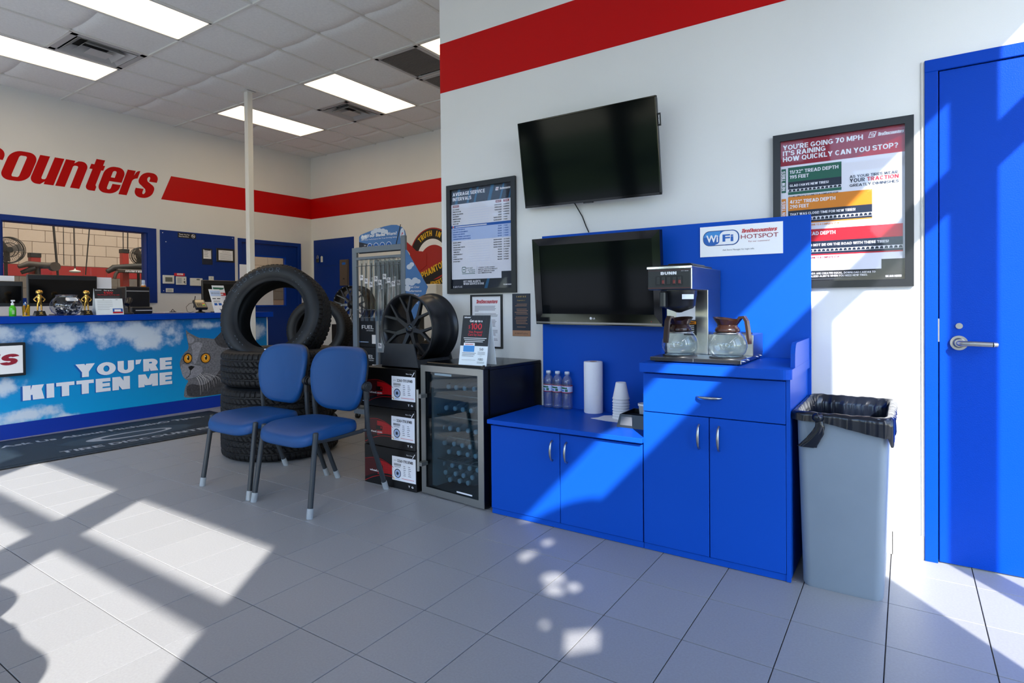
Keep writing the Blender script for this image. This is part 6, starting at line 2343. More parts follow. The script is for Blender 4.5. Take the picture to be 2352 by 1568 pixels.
for k, s in enumerate(('Get Clear', 'Performance', 'For Your', 'Driving', 'Safety')):
    p.text(s, .115, .300 - .036 * k, .020, 'ink_white', 3, 'C', bold=.015, width=(.125, .17, .115, .10, .09)[k])
p.build('side_print', sd)
mb = MB()
mb.box(-.021, .021, -.004, .004, -.60, 0, 'sleeve')
slv = mb.mesh('sleeve')
mb = MB()
mb.box(-.0035, .0035, -.002, .002, -.55, -.03, 'black')
mb.add([(-.006, -.0025, -.28), (.006, -.0025, -.28), (.009, -.0025, -.40), (-.012, -.0025, -.42), (-.012, -.0025, -.52), (.004, -.0025, -.54)], [(0, 1, 2, 3), (0, 3, 4, 5)], 'black')
mb.tube([(-.008, 0, -.06), (-.010, 0, -.2), (-.004, 0, -.35)], .003, 'rack_grey', seg=6)
bld = mb.mesh('blade')
mb = MB()
mb.box(-.023, .023, -.0055, -.0042, -.05, .0, 'label_white')
mb.box(-.016, .016, -.0060, -.0055, -.030, -.022, 'ink_grey')
mb.box(-.016, .004, -.0060, -.0055, -.016, -.010, 'ink_black')
tgm = mb.mesh('size_tag')
mb = MB()
mb.tube([(0, 0, 0), (0, -.02, .006), (0, .03, .012)], .0025, 'rack_grey', seg=6)
hk = mb.mesh('hook')
for k, x in enumerate((-4.485, -4.424, -4.352, -4.287, -4.228, -4.170, -4.108, -4.050)):
    for row in (0, 1):
        b = thing('wiper_blade', (x + .02 * row, 4.025 + .11 * row, 1.588), 'wiper blade in the ' + ('front' if row == 0 else 'rear') + ' row of the grey rack, ' + ('nearest the tyre side post', 'second from the tyre side post', 'third from the tyre side post', 'fourth from the tyre side post', 'fourth from the sky sign', 'third from the sky sign', 'second from the sky sign', 'nearest the sky sign')[k], 'wiper blade', 'wiper blades on the grey rack')
        obj('sleeve', slv, b)
        obj('blade', bld, b)
        o = obj('size_tag', tgm, b, (.004 * (k % 2), 0, -.145 - .018 * ((k * 2) % 5) - .02 * row))
        obj('hook', hk, b)
b = thing('wiper_blade', (-4.196, 3.985, 1.30), 'dark wiper blade in a clear sleeve hanging lowest, beside the black wheel', 'wiper blade', 'wiper blades on the grey rack')
obj('sleeve', slv, b)
obj('blade', bld, b)
obj('size_tag', tgm, b, (0, 0, -.52))

# black wheel cartons behind the rack, with lettering
mat('ink_silver', (206, 210, 216), 0.4)
for k, l in enumerate(('black lettered wheel carton at the bottom behind the blade rack', 'black lettered wheel carton in the middle behind the blade rack', 'black lettered wheel carton on top behind the blade rack')):
    t = thing('wheel_carton', (-4.93, 4.87, .002 + .334 * k), l, 'carton', 'wheel cartons behind the rack')
    m = MB()
    m.box(-.29, .27, -.25, .25, 0, .332, 'carton_black', bev=.004)
    m.build('carton', t)
    p = Print((-.29, -.2504, 0), (1, 0, 0), (0, 0, 1))
    p.text('FUEL', .06, .205, .042, 'ink_silver', 2, bold=.02, width=.195)
    p.text('OFF-ROAD', .135, .180, .014, 'ink_silver', 2, bold=.01, width=.115)
    p.rect(.02, .05, .03, .066, 'ink_blue', 2)
    p.rect(.035, .053, .17, .060, 'ink_lightblue', 2)
    p.rect(.225, .04, .30, .14, 'ink_white', 2)
    p.build('carton_print', t)
t = tyre((-4.22, 4.93, .40), upright(None, math.radians(-40), math.radians(3), 0), 'tyre standing on the floor behind the black alloy wheel', 'upright tyres')
# second alloy wheel on a box tower by the far board
tw = MB()
tw.box(-6.62, -6.14, 5.38, 5.62, 0.0, 0.885, 'carton_black', bev=.006)
tag(tw.build('carton_tower'), 'tall plain black carton carrying the polished spoke wheel near the far corner', 'carton')
mat('milled', (120, 122, 126), 0.25, 0.8)
sp8 = y_spoke(8, 'milled', .03)
w2 = alloy('alloy_wheel', (-6.38, 5.49, 1.150), (PI / 2, 0, 0.25), 'black wheel with bright milled spokes near the far blue board', spoke=sp8, n=8)
w2.scale = (1.17, 1.17, 1.0)
for k in range(16):
    a = 2 * PI * k / 16
    mb = MB()
    mb.cyl((.218 * math.cos(a), .218 * math.sin(a), -.002), (.218 * math.cos(a), .218 * math.sin(a), .004), .004, 'chrome', seg=8)
    mb.build('rim_bolt', w2)
# ================================================================ big wall lettering "counters" (vinyl on the back wall)
mat('vinyl_red', (186, 0, 2), 0.5, spec=0.15)


def letter_curve(splines, name, parent, ox, oz, sc, shear):
    cu = bpy.data.curves.new('outline', 'CURVE')
    cu.dimensions = '2D'
    cu.fill_mode = 'BOTH'
    cu.extrude = 0.001
    for pts in splines:
        sp = cu.splines.new('POLY')
        sp.points.add(len(pts) - 1)
        for q, (a, b) in zip(sp.points, pts):
            q.co = (ox + (a + b * shear) * sc, oz + b * sc, 0, 1)
        sp.use_cyclic_u = True
    o = bpy.data.objects.new('outline', cu)
    COL.objects.link(o)
    dg = bpy.context.evaluated_depsgraph_get()
    dg.update()
    me = bpy.data.meshes.new_from_object(o.evaluated_get(dg))
    bpy.data.objects.remove(o)
    bpy.data.curves.remove(cu)
    for v in me.vertices:
        a, b, c_ = v.co
        v.co = (XB + 0.0012 + c_, a, b)
    me.materials.clear()
    me.materials.append(MATS['vinyl_red'])
    return obj(name, me, parent)


XH, SH = .336, .34
for fn, y0, wid in ((L_c, 2.005, .255), (L_o, 2.290, .262), (L_u, 2.562, .238), (L_n, 2.817, .245), (L_t, 3.083, .152), (L_e, 3.246, .236), (L_r, 3.494, .150), (L_s, 3.662, .226)):
    letter_curve(fn(wid / XH), 'wall_letter', wall_left, y0, 2.600, XH, SH)

# ================================================================ service counter
def cloud_mat(name, lo, hi, cloud, blobs, ax):
    m = bpy.data.materials.new(name)
    m.use_nodes = True
    nt = m.node_tree
    L_ = nt.links.new
    p = nt.nodes['Principled BSDF']
    p.inputs['Roughness'].default_value = 0.35
    tc = nt.nodes.new('ShaderNodeTexCoord')
    sep = nt.nodes.new('ShaderNodeSeparateXYZ')
    L_(tc.outputs['Object'], sep.inputs[0])
    def math_(op, a, b=None):
        n = nt.nodes.new('ShaderNodeMath')
        n.operation = op
        for i, v in enumerate((a, b)):
            if v is None: continue
            if isinstance(v, (int, float)): n.inputs[i].default_value = v
            else: L_(v, n.inputs[i])
        return n.outputs[0]
    y, z = sep.outputs['XYZ'.index(ax)], sep.outputs['Z']
    cur = None
    for by, bz, sy, sz in blobs:
        a = math_('DIVIDE', math_('SUBTRACT', y, by), sy)
        b = math_('DIVIDE', math_('SUBTRACT', z, bz), sz)
        d = math_('SUBTRACT', 1.0, math_('SQRT', math_('ADD', math_('MULTIPLY', a, a), math_('MULTIPLY', b, b))))
        cur = d if cur is None else math_('MAXIMUM', cur, d)
    nz = nt.nodes.new('ShaderNodeTexNoise')
    nz.inputs['Scale'].default_value = 5.0
    nz.inputs['Detail'].default_value = 7
    nz.inputs['Roughness'].default_value = 0.6
    L_(tc.outputs['Object'], nz.inputs['Vector'])
    f = math_('ADD', cur, math_('MULTIPLY', math_('SUBTRACT', nz.outputs['Fac'], 0.52), 2.6))
    mr = nt.nodes.new('ShaderNodeMapRange')
    mr.interpolation_type = 'SMOOTHSTEP'
    mr.inputs['From Min'].default_value = 0.02
    mr.inputs['From Max'].default_value = 0.75
    L_(f, mr.inputs['Value'])
    g1 = nt.nodes.new('ShaderNodeMapRange')
    g1.inputs['From Min'].default_value = 0.1
    g1.inputs['From Max'].default_value = 1.0
    L_(z, g1.inputs['Value'])
    mx = nt.nodes.new('ShaderNodeMix')
    mx.data_type = 'RGBA'
    mx.inputs[6].default_value = (lin(lo[0]), lin(lo[1]), lin(lo[2]), 1)
    mx.inputs[7].default_value = (lin(hi[0]), lin(hi[1]), lin(hi[2]), 1)
    L_(g1.outputs[0], mx.inputs[0])
    m2 = nt.nodes.new('ShaderNodeMix')
    m2.data_type = 'RGBA'
    L_(mr.outputs[0], m2.inputs[0])
    L_(mx.outputs[2], m2.inputs[6])
    m2.inputs[7].default_value = (lin(cloud[0]), lin(cloud[1]), lin(cloud[2]), 1)
    L_(m2.outputs[2], p.inputs['Base Color'])
    MATS[name] = m


cloud_mat('sky_print', (0, 160, 222), (0, 112, 190), (206, 220, 236),
          [(2.80, .90, .55, .17), (2.95, .80, .28, .14), (2.28, .86, .26, .13), (2.18, .93, .20, .08), (1.95, .19, .35, .09), (2.25, .13, .20, .06), (1.80, .45, .22, .10), (3.55, .93, .22, .07), (1.70, .93, .25, .1), (4.1, .85, .25, .12)], 'Y')
mat('counter_blue', (0, 48, 158), 0.4)
mat('fur_grey', (110, 112, 120), 0.9, noise=0.42, nscale=55)
mat('fur_light', (140, 142, 153), 0.9, noise=0.30, nscale=60)
mat('fur_dark', (64, 65, 71), 0.9, noise=0.4, nscale=50)
mat('cat_eye', (222, 146, 30), 0.3)
mat('cat_eye_in', (238, 182, 70), 0.3)
mat('letter_white', (232, 236, 246), 0.4)
cn = thing('service_counter', (-6.8, 2.4, 0), 'long service counter wrapped in a blue sky picture with a grey cat', 'counter')
ox, oy = -6.8, 2.4
m = MB()
m.box(-7.15 - ox, -6.533 - ox, 0.45 - oy, 4.335 - oy, 0.13, 1.008, 'counter_blue')
m.build('body', cn)
m = MB()
m.box(-7.15 - ox, -6.530 - ox, 0.45 - oy, 4.335 - oy, 0.0, 0.131, 'counter_blue')
m.build('kick_board', cn)
m = MB()
m.box(-6.5335, -6.529, 0.45, 4.325, 0.132, 1.007, 'sky_print')
fpn = m.build('picture_panel', cn, (6.8, -2.4, 0))
m = MB()
m.box(-6.534 - ox, -6.526 - ox, 4.325 - oy, 4.34 - oy, 0.13, 1.008, 'tee_white')
m.build('end_trim', cn)
m = MB()
m.box(-7.2, -6.45, 0.40, 4.367, 1.012, 1.073, 'blue_paint', bev=.002)
tag(m.build('counter_top'), 'long blue top of the service counter', 'countertop')
p = Print((-6.529, 0, 0), (0, 1, 0), (0, 0, 1))
for s, y1, z0, h_, wd in (("YOU'RE", 3.198, .482, .126, .880), ('KITTEN ME', 3.197, .322, .130, 1.282)):
    p.text(s, y1 + .004, z0 - .004, h_, 'ink_blue', 2, 'R', bold=.075, width=wd + .02)
    p.text(s, y1, z0, h_, 'letter_white', 3, 'R', bold=.065, width=wd)
# the grey cat of the picture: flat shapes, furry inks
def soft(pts, n=2):
    for _ in range(n):
        out = []
        for (a0, b0), (a1, b1) in zip(pts, pts[1:] + pts[:1]):
            out += [(a0 * .8 + a1 * .2, b0 * .8 + b1 * .2), (a0 * .2 + a1 * .8, b0 * .2 + b1 * .8)]
        pts = out
    return pts
head = [(3.379, .707), (3.352, .84), (3.349, .900), (3.37, .868), (3.43, .832), (3.49, .797), (3.578, .792), (3.661, .774), (3.707, .812), (3.773, .879), (3.85, .79), (3.90, .68), (3.96, .55), (3.98, .36), (3.96, .14), (3.317, .140), (3.322, .226), (3.339, .285), (3.372, .335), (3.340, .352), (3.313, .382), (3.302, .428), (3.283, .484), (3.279, .545), (3.300, .60), (3.330, .645), (3.367, .671)]
p.poly(soft(head), 'fur_grey', 1)
p.poly(soft([(3.36, .14), (3.34, .27), (3.40, .30), (3.52, .26), (3.66, .33), (3.80, .52), (3.98, .50), (3.98, .14)]), 'fur_dark', 2)
p.poly(soft([(3.661, .774), (3.707, .812), (3.773, .879), (3.85, .79), (3.90, .68), (3.80, .66), (3.70, .70)]), 'fur_dark', 2)
p.poly(soft([(3.372, .74), (3.360, .86), (3.41, .815), (3.45, .785), (3.42, .745)]), 'fur_light', 2)
p.poly(soft([(3.285, .49), (3.300, .42), (3.315, .375), (3.37, .355), (3.46, .37), (3.53, .42), (3.52, .48), (3.44, .50), (3.40, .525), (3.36, .50), (3.31, .53)]), 'fur_light', 2)
p.poly(soft([(3.40, .72), (3.47, .76), (3.54, .73), (3.50, .66), (3.47, .56), (3.44, .50), (3.41, .56), (3.42, .66)]), 'fur_light', 2)
p.disc(3.365, .580, .050, 'ink_black', 3, rb=.058)
p.disc(3.366, .580, .041, 'cat_eye', 4, rb=.048)
p.disc(3.368, .582, .026, 'cat_eye_in', 5, rb=.034)
p.disc(3.370, .586, .012, 'ink_black', 6, rb=.027)
p.disc(3.562, .567, .058, 'ink_black', 3, rb=.058)
p.disc(3.563, .567, .049, 'cat_eye', 4, rb=.049)
p.disc(3.565, .570, .030, 'cat_eye_in', 5, rb=.036)
p.disc(3.567, .575, .013, 'ink_black', 6, rb=.028)
p.disc(3.362, .596, .006, 'ink_white', 7)
p.disc(3.559, .586, .006, 'ink_white', 7)
p.poly([(3.368, .487), (3.40, .498), (3.44, .484), (3.418, .462), (3.395, .443), (3.382, .455)], 'ink_black', 4)
p.poly([(3.388, .445), (3.394, .445), (3.392, .405), (3.37, .375), (3.345, .366), (3.345, .372), (3.366, .382), (3.386, .408)], 'ink_black', 4)
rr = random.Random(9)
for k in range(11):
    y0, z0 = 3.46 + .012 * k, .365 + .012 * (k % 4)
    y1, z1 = 3.50 + .026 * k, .16 + .012 * k + .02 * (k % 3)
    pts = []
    for i in range(7):
        f = i / 6
        pts.append((y0 + (y1 - y0) * f + .04 * math.sin(f * PI) * (.3 + .1 * k), z0 + (z1 - z0) * f + .02 * math.sin(f * PI)))
    wv = [.0022 * (1 - i / 6) + .0004 for i in range(7)]
    vs = []
    for (a, b), w_ in zip(pts, wv): vs += [p.P(a - w_, b, 5), p.P(a + w_, b, 5)]
    p.mb.add(vs, [(2 * i, 2 * i + 1, 2 * i + 3, 2 * i + 2) for i in range(6)], 'ink_white')
fo = p.build('picture_print', fpn)

# illuminated-style box sign at the picture's near end
sg = thing('box_sign', (-6.528, 1.50, .555), 'white box sign with red lettering fixed to the counter front, cut by the frame', 'sign')
m = MB()
m.box(0.0005, 0.075, -.43, .42, .0, .29, 'frame_black', bev=.004)
m.build('case', sg)
m = MB()
m.box(0.075, 0.078, -.405, .398, .024, .266, 'sign_white')
m.build('face', sg)
p = Print((.078, 0, 0), (0, 1, 0), (0, 0, 1))
p.text('TIRES', .36, .094, .104, 'paper', 1, 'R', bold=.14, shear=.3, width=.62)
p.text('TIRES', .352, .098, .098, 'ink_crimson', 2, 'R', bold=.06, shear=.3, width=.585)
p.ring(.345, .115, .006, .008, 'ink_grey', 2, seg=12)
p.build('face_print', sg)

# rubber mat with lettering
mat('mat_rubber', (22, 36, 46), 0.6, noise=.1, nscale=40, bump=.5, bscale=160)
mat('mat_edge', (14, 18, 22), 0.5)
mat('mat_print', (150, 158, 168), 0.7)
mat('mat_print_dark', (40, 58, 72), 0.7)
fm = thing('floor_mat', (-5.80, 2.44, 0), 'dark rubber floor mat with pale lettering lying along the counter', 'mat', rz=math.radians(-3.5))
m = MB()
m.box(-.60, .54, -1.02, 1.02, 0.0005, 0.007, 'mat_edge', bev=.003)
m.build('border', fm)
m = MB()
m.box(-.56, .47, -.97, .97, 0.006, 0.009, 'mat_rubber')
m.build('carpet', fm)
m = MB()
for k in range(26):
    m.box(.475, .535, -1.0 + k * .0775, -1.0 + k * .0775 + .05, .0068, .0082, 'mat_rubber')
tag(m.build('edge_ribs', fm), kind='stuff')
p = Print((0, 0, .009), (0, 1, 0), (-1, 0, 0))
p.text('Ask Us About Michelin\u00ae Tires.', .0, .27, .085, 'mat_print', 2, 'C', bold=.03, width=1.62)
p.text('TIRE DISCOUNTERS', .08, -.36, .085, 'mat_print', 2, 'C', bold=.03, width=1.30)
p.disc(.02, -.04, .52, 'mat_print_dark', 1, rb=.20)
p.disc(.02, -.04, .34, 'mat_print', 2, rb=.12)
p.disc(.05, -.04, .26, 'mat_print_dark', 3, rb=.085)
p.build('mat_print', fm)

# ================================================================ things along the counter
ZT = 1.073
mat('soap_green', (74, 190, 30), 0.15)
mat('soap_clear', (170, 214, 150), 0.15)
mat('gold', (222, 178, 92), 0.18, 1.0)
mat('trophy_base', (16, 15, 15), 0.25)
glass('cup_yellow', (244, 232, 120), refl=1.2)
glass('bowl_glass', (236, 240, 246), refl=2.0)
mat('wrapper', (40, 44, 56), 0.2, 0.4, noise=.5, nscale=30)
t = thing('soap_bottle', (-6.56, 1.864, ZT), 'green pump soap bottle on the counter, nearest the frame edge', 'bottle')
m = MB()
m.lathe([(0, 0), (.022, 0), (.0255, .004), (.0255, .065), (.022, .083), (.010, .098), (.009, .104), (0, .104)], 'soap_green', seg=24)
m.build('bottle_body', t)
m = MB()
m.lathe([(.0115, .100), (.0115, .118), (.006, .119), (.006, .134), (0, .134)], 'cap_white', seg=16)
m.box(-.008, .008, -.011, .017, .132, .146, 'cap_white', bev=.003)
m.build('pump', t)
m = MB()
m.add([(.0258, -.012, .02), (.0258, .006, .02), (.0258, .006, .055), (.0258, -.012, .055)], [(0, 1, 2, 3)], 'soap_clear')
m.build('label', t)
t = thing('pen_cup', (-6.56, 1.960, ZT), 'see-through yellow cup holding pens on the counter', 'cup')
m = MB()
m.lathe([(.026, .004), (.029, .094), (.0275, .094), (.0245, .006)], 'cup_yellow', seg=28)
m.lathe([(0, 0), (.027, 0), (.0275, .006), (0, .006)], 'ink_yellow', seg=28)
m.build('cup_body', t)
for k, (mm_, a, b, tip) in enumerate((('ink_orange', -.012, .10, 'ink_sky'), ('ink_yellow', .014, .085, 'ink_yellow'), ('ink_blue', -.004, .11, 'ink_white'), ('ink_black', .003, .09, 'ink_black'))):
    pn = MB()
    pn.tube([(a * .4, -a, .008), (a * .6, a * .9, b)], .004 if k != 1 else .0065, mm_, seg=8)
    pn.tube([(a * .6, a * .9, b), (a * .63, a * .98, b + .018)], .0042 if k != 1 else .0070, tip, seg=8)
    pn.build('pen', t)


def trophy(y, label):
    t = thing('trophy', (-6.57, y, ZT), label, 'trophy', 'gold figure trophies')
    m = MB()
    m.add([(-.042, -.042, 0), (.042, -.042, 0), (.042, .042, 0), (-.042, .042, 0), (-.030, -.030, .046), (.030, -.030, .046), (.030, .030, .046), (-.030, .030, .046)],
          [(3, 2, 1, 0), (4, 5, 6, 7), (0, 1, 5, 4), (1, 2, 6, 5), (2, 3, 7, 6), (3, 0, 4, 7)], 'trophy_base')
    b = m.build('plinth', t)
    sl_ = Vector((-.012, 0, .046)).normalized()
    p = Print((.0424, 0, 0), (0, 1, 0), sl_)
    for k, w_ in enumerate((.026, .014, .030)):
        p.rect(-w_ / 2, .034 - .009 * k, w_ / 2, .038 - .009 * k, 'ink_gold', 1)
    p.build('plaque_print', b)
    # plain standing figure, hands on hips
    me = bpy.data.meshes.new('figure')
    V_ = [(0, 0, .118), (0, 0, .150), (0, 0, .178), (0, 0, .196), (0, -.012, .112), (0, -.014, .080), (0, -.015, .052), (.010, -.016, .048), (0, .012, .112), (0, .014, .080), (0, .015, .052), (.010, .016, .048),
          (0, -.019, .176), (0, -.043, .150), (.006, -.024, .128), (0, .019, .176), (0, .043, .150), (.006, .024, .128), (0, 0, .215)]
    E_ = [(0, 1), (1, 2), (2, 3), (0, 4), (4, 5), (5, 6), (6, 7), (0, 8), (8, 9), (9, 10), (10, 11), (2, 12), (12, 13), (13, 14), (2, 15), (15, 16), (16, 17), (3, 18)]
    me.from_pydata(V_, E_, [])
    o = obj('figure', me, t)
    o.modifiers.new('skin', 'SKIN')
    R_ = [.015, .016, .014, .010, .009, .0075, .006, .007, .009, .0075, .006, .007, .008, .0062, .0058, .008, .0062, .0058, .020]
    for q, r in zip(me.skin_vertices[0].data, R_): q.radius = (r, r)
    me.skin_vertices[0].data[0].use_root = True
    sb = o.modifiers.new('smooth', 'SUBSURF')
    sb.levels = sb.render_levels = 2
    dg = bpy.context.evaluated_depsgraph_get()
    dg.update()
    me2 = bpy.data.meshes.new_from_object(o.evaluated_get(dg))
    o.modifiers.clear()
    o.data = me2
    bpy.data.meshes.remove(me)
    me2.name = 'figure'
    me2.materials.clear()
    me2.materials.append(MATS['gold'])
    me2.polygons.foreach_set('use_smooth', [True] * len(me2.polygons))
    hm = MB()
    hm.grid(lambda u, v: (.024 * math.cos(2 * PI * u) * math.sin(PI * v), .029 * math.sin(2 * PI * u) * math.sin(PI * v), .216 - .024 * math.cos(PI * v)), 20, 10, 'gold', closeu=True)
    hm.build('figure_head', t)


trophy(2.062, 'gold figure trophy between the pen cup and the glass bowl')
trophy(2.432, 'gold figure trophy between the glass bowl and the tent card on the counter')
t = thing('glass_bowl', (-6.58, 2.272, ZT), 'round glass bowl of wrapped sweets between the two gold trophies', 'bowl')
m = MB()
m.lathe([(0, .0), (.06, .0), (.075, .006), (.112, .035), (.129, .075), (.127, .11), (.108, .150), (.085, .172), (.083, .186), (.092, .192), (.089, .194), (.080, .187), (.081, .172)], 'bowl_glass', seg=40)
m.build('bowl_body', t)
m = MB()
m.poly = None
m.add([(.105, -.03, .135), (.105, .055, .135), (.098, .062, .150), (.085, .050, .168), (.085, -.03, .168), (.098, -.04, .150)], [(0, 1, 2, 3, 4, 5)], 'label_white')
m.build('paper_label', t)
sw = MB()
rr = random.Random(21)
for k in range(150):
    a, r, z = rr.uniform(0, 2 * PI), rr.uniform(0, 1) ** .5, rr.uniform(.012, .118)
    R_ = .100 * math.sin(min(1, (z + .05) / .13) * PI / 2)
    x, y = R_ * r * math.cos(a), R_ * r * math.sin(a)
    d = Vector((rr.uniform(-1, 1), rr.uniform(-1, 1), rr.uniform(-1, 1))).normalized()
    e = d.orthogonal().normalized()
    f = d.cross(e)
    c_ = Vector((x, y, z))
    s1, s2 = .016, .010
    sw.add([c_ - d * s1, c_ - e * s2, c_ + d * s1, c_ + e * s2, c_ + f * s2 * .6, c_ - f * s2 * .6], [(0, 1, 4), (1, 2, 4), (2, 3, 4), (3, 0, 4), (1, 0, 5), (2, 1, 5), (3, 2, 5), (0, 3, 5)], ('wrapper', 'wrapper', 'ink_navy', 'ink_grey', 'steel')[rr.randrange(5)])
tag(sw.build('wrapped_sweets', t), kind='stuff')
o = tent_card((-6.56, 2.612, ZT), math.radians(90), .242, .258, .10, 'black and white tent card offering a prepaid card, on the counter by the trophies', 'promotional tent cards', True)

# screens, papers and machines behind
def monitor(x, y0, y1, z0, z1, label, stand=True):
    t = thing('computer_monitor', (x, (y0 + y1) / 2, ZT), label, 'monitor', 'computer monitors at the counter')
    w_, h0, h1 = (y1 - y0) / 2, z0 - ZT, z1 - ZT
    m = MB()
    m.box(-.035, 0, -w_, w_, h0, h1, 'frame_black', bev=.004)
    m.build('casing', t)
    m = MB()
    m.box(-.002, .0015, -w_ + .012, w_ - .012, h0 + .03, h1 - .03 - .015, 'gloss_black')
    m.build('rear_panel', t)
    m = MB()
    m.box(-.05, -.03, -.03, .03, .008, h0 + .08, 'frame_black')
    m.box(-.12, .03, -.09, .09, .0005, .010, 'frame_black', bev=.003)
    m.build('stand', t)
    return t
monitor(-6.95, 2.092, 2.672, 1.163, 1.468, 'wide black monitor behind the two gold trophies')
monitor(-6.97, 1.46, 2.062, 1.163, 1.400, 'black monitor cut by the frame edge, behind the soap bottle')
monitor(-6.98, 3.785, 4.28, 1.20, 1.462, 'black monitor behind the card terminal and leaflets')
t = thing('paper_sheet', (-6.99, 2.745, 1.20), 'white sheet of paper taped to the side of the wide monitor', 'paper')
m = MB()
m.box(-.0008, .0008, -.085, .075, .0, .260, 'paper')
m.build('sheet', t)
t = thing('paper_sheet', (-7.03, 1.86, 1.30), 'white sheets of paper above the monitor at the frame edge', 'paper')
m = MB()
m.box(-.0008, .0008, -.2, .155, .0, .152, 'paper')
m.build('sheet', t)
t = thing('paper_sheet', (-7.0, 4.30, 1.30), 'white sheet of paper beside the monitor, partly behind the upright tyre', 'paper')
m = MB()
m.box(-.0008, .0008, -.03, .12, .0, .375, 'paper')
m.build('sheet', t)
t = thing('barcode_scanner', (-6.70, 2.86, ZT), 'black barcode scanner on a stand beside the counter tent card', 'scanner')
m = MB()
m.lathe([(0, 0), (.045, 0), (.045, .012), (.012, .022), (.010, .09), (0, .09)], 'frame_black', seg=20)
m.build('scanner_stand', t)
m = MB()
m.tube([(.03, -.03, .10), (.0, .0, .145), (-.03, .02, .15)], .03, 'frame_black', seg=12, radii=[.024, .034, .028])
m.build('scanner_head', t)
t = thing('receipt_printer', (-6.85, 3.02, ZT), 'low black receipt printer on the counter next to the scanner', 'printer')
m = MB()
m.box(-.09, .09, -.10, .10, .0005, .075, 'frame_black', bev=.008)
m.build('casing', t)
m = MB()
m.box(.0901, .092, -.07, .10, .034, .042, 'label_white')
m.build('paper_slot', t)
t = thing('clipboard', (-7.0, 3.405, ZT), 'brown clipboard with white paper lying on the counter', 'clipboard')
m = MB()
m.box(-.14, .11, -.105, .105, .0005, .006, 'ink_tan')
m.build('board', t)
m = MB()
m.box(-.13, .12, -.10, .10, .006, .012, 'paper')
m.build('papers', t)
m = MB()
m.box(.07, .10, -.03, .03, .012, .02, 'frame_black')
m.tube([(.085, -.02, .02), (.085, 0, .045), (.085, .02, .02)], .004, 'frame_black', seg=6)
m.build('clip', t)
mat('terminal_grey', (120, 108, 82), 0.35)
mat('terminal_screen', (198, 176, 140), 0.3)
mat('key_red', (220, 70, 30), 0.4)
mat('key_yellow', (220, 200, 40), 0.4)
mat('key_green', (40, 190, 70), 0.4)
t = thing('card_terminal', (-6.62, 3.56, ZT), 'card payment terminal tilted on a black stand with a pen and cord', 'terminal', rz=math.radians(-10))
m = MB()
m.lathe([(0, 0), (.05, 0), (.05, .01), (.02, .018), (.015, .06), (0, .06)], 'frame_black', seg=20)
m.build('terminal_stand', t)
tb = MB()
tb.X = Matrix.Translation((0, 0, .095)) @ Matrix.Rotation(math.radians(38), 4, 'Y')
tb.box(-.075, .075, -.062, .062, -.022, .012, 'frame_black', bev=.006)
tb.box(-.070, .060, -.050, .050, .012, .015, 'terminal_grey')
tbo = tb.build('terminal_body', t)
tb = MB()
tb.X = Matrix.Translation((0, 0, .095)) @ Matrix.Rotation(math.radians(38), 4, 'Y')
tb.box(-.062, -.022, -.045, .042, .0152, .0165, 'terminal_screen')
tb.build('display', tbo)
for k, (mm_, a) in enumerate((('key_red', .005), ('key_yellow', .019), ('key_green', .033))):
    tb = MB()
    tb.X = Matrix.Translation((0, 0, .095)) @ Matrix.Rotation(math.radians(38), 4, 'Y')
    tb.box(a - .005, a + .005, .018, .038, .0152, .019, mm_)
    tb.build('key', tbo)
tb = MB()
tb.X = Matrix.Translation((0, 0, .095)) @ Matrix.Rotation(math.radians(38), 4, 'Y')
for i in range(4):
    for j in range(3):
        tb.box(.0 + .013 * i, .009 + .013 * i, -.040 + .018 * j, -.028 + .018 * j, .0152, .0178, 'frame_black')
tag(tb.build('keypad', tbo), kind='stuff')
m = MB()
m.tube([(-.02, -.062, .06), (-.03, -.052, .12), (-.045, -.035, .19)], .0045, 'black', seg=8)
m.build('stylus', t)
m = MB()
m.tube([(-.05, -.065, .115), (-.04, -.10, .105), (-.03, -.135, .07), (-.02, -.13, .02), (-.02, -.10, .006), (-.02, -.06, .02)], .0022, 'black', seg=6)
m.build('cord', t)
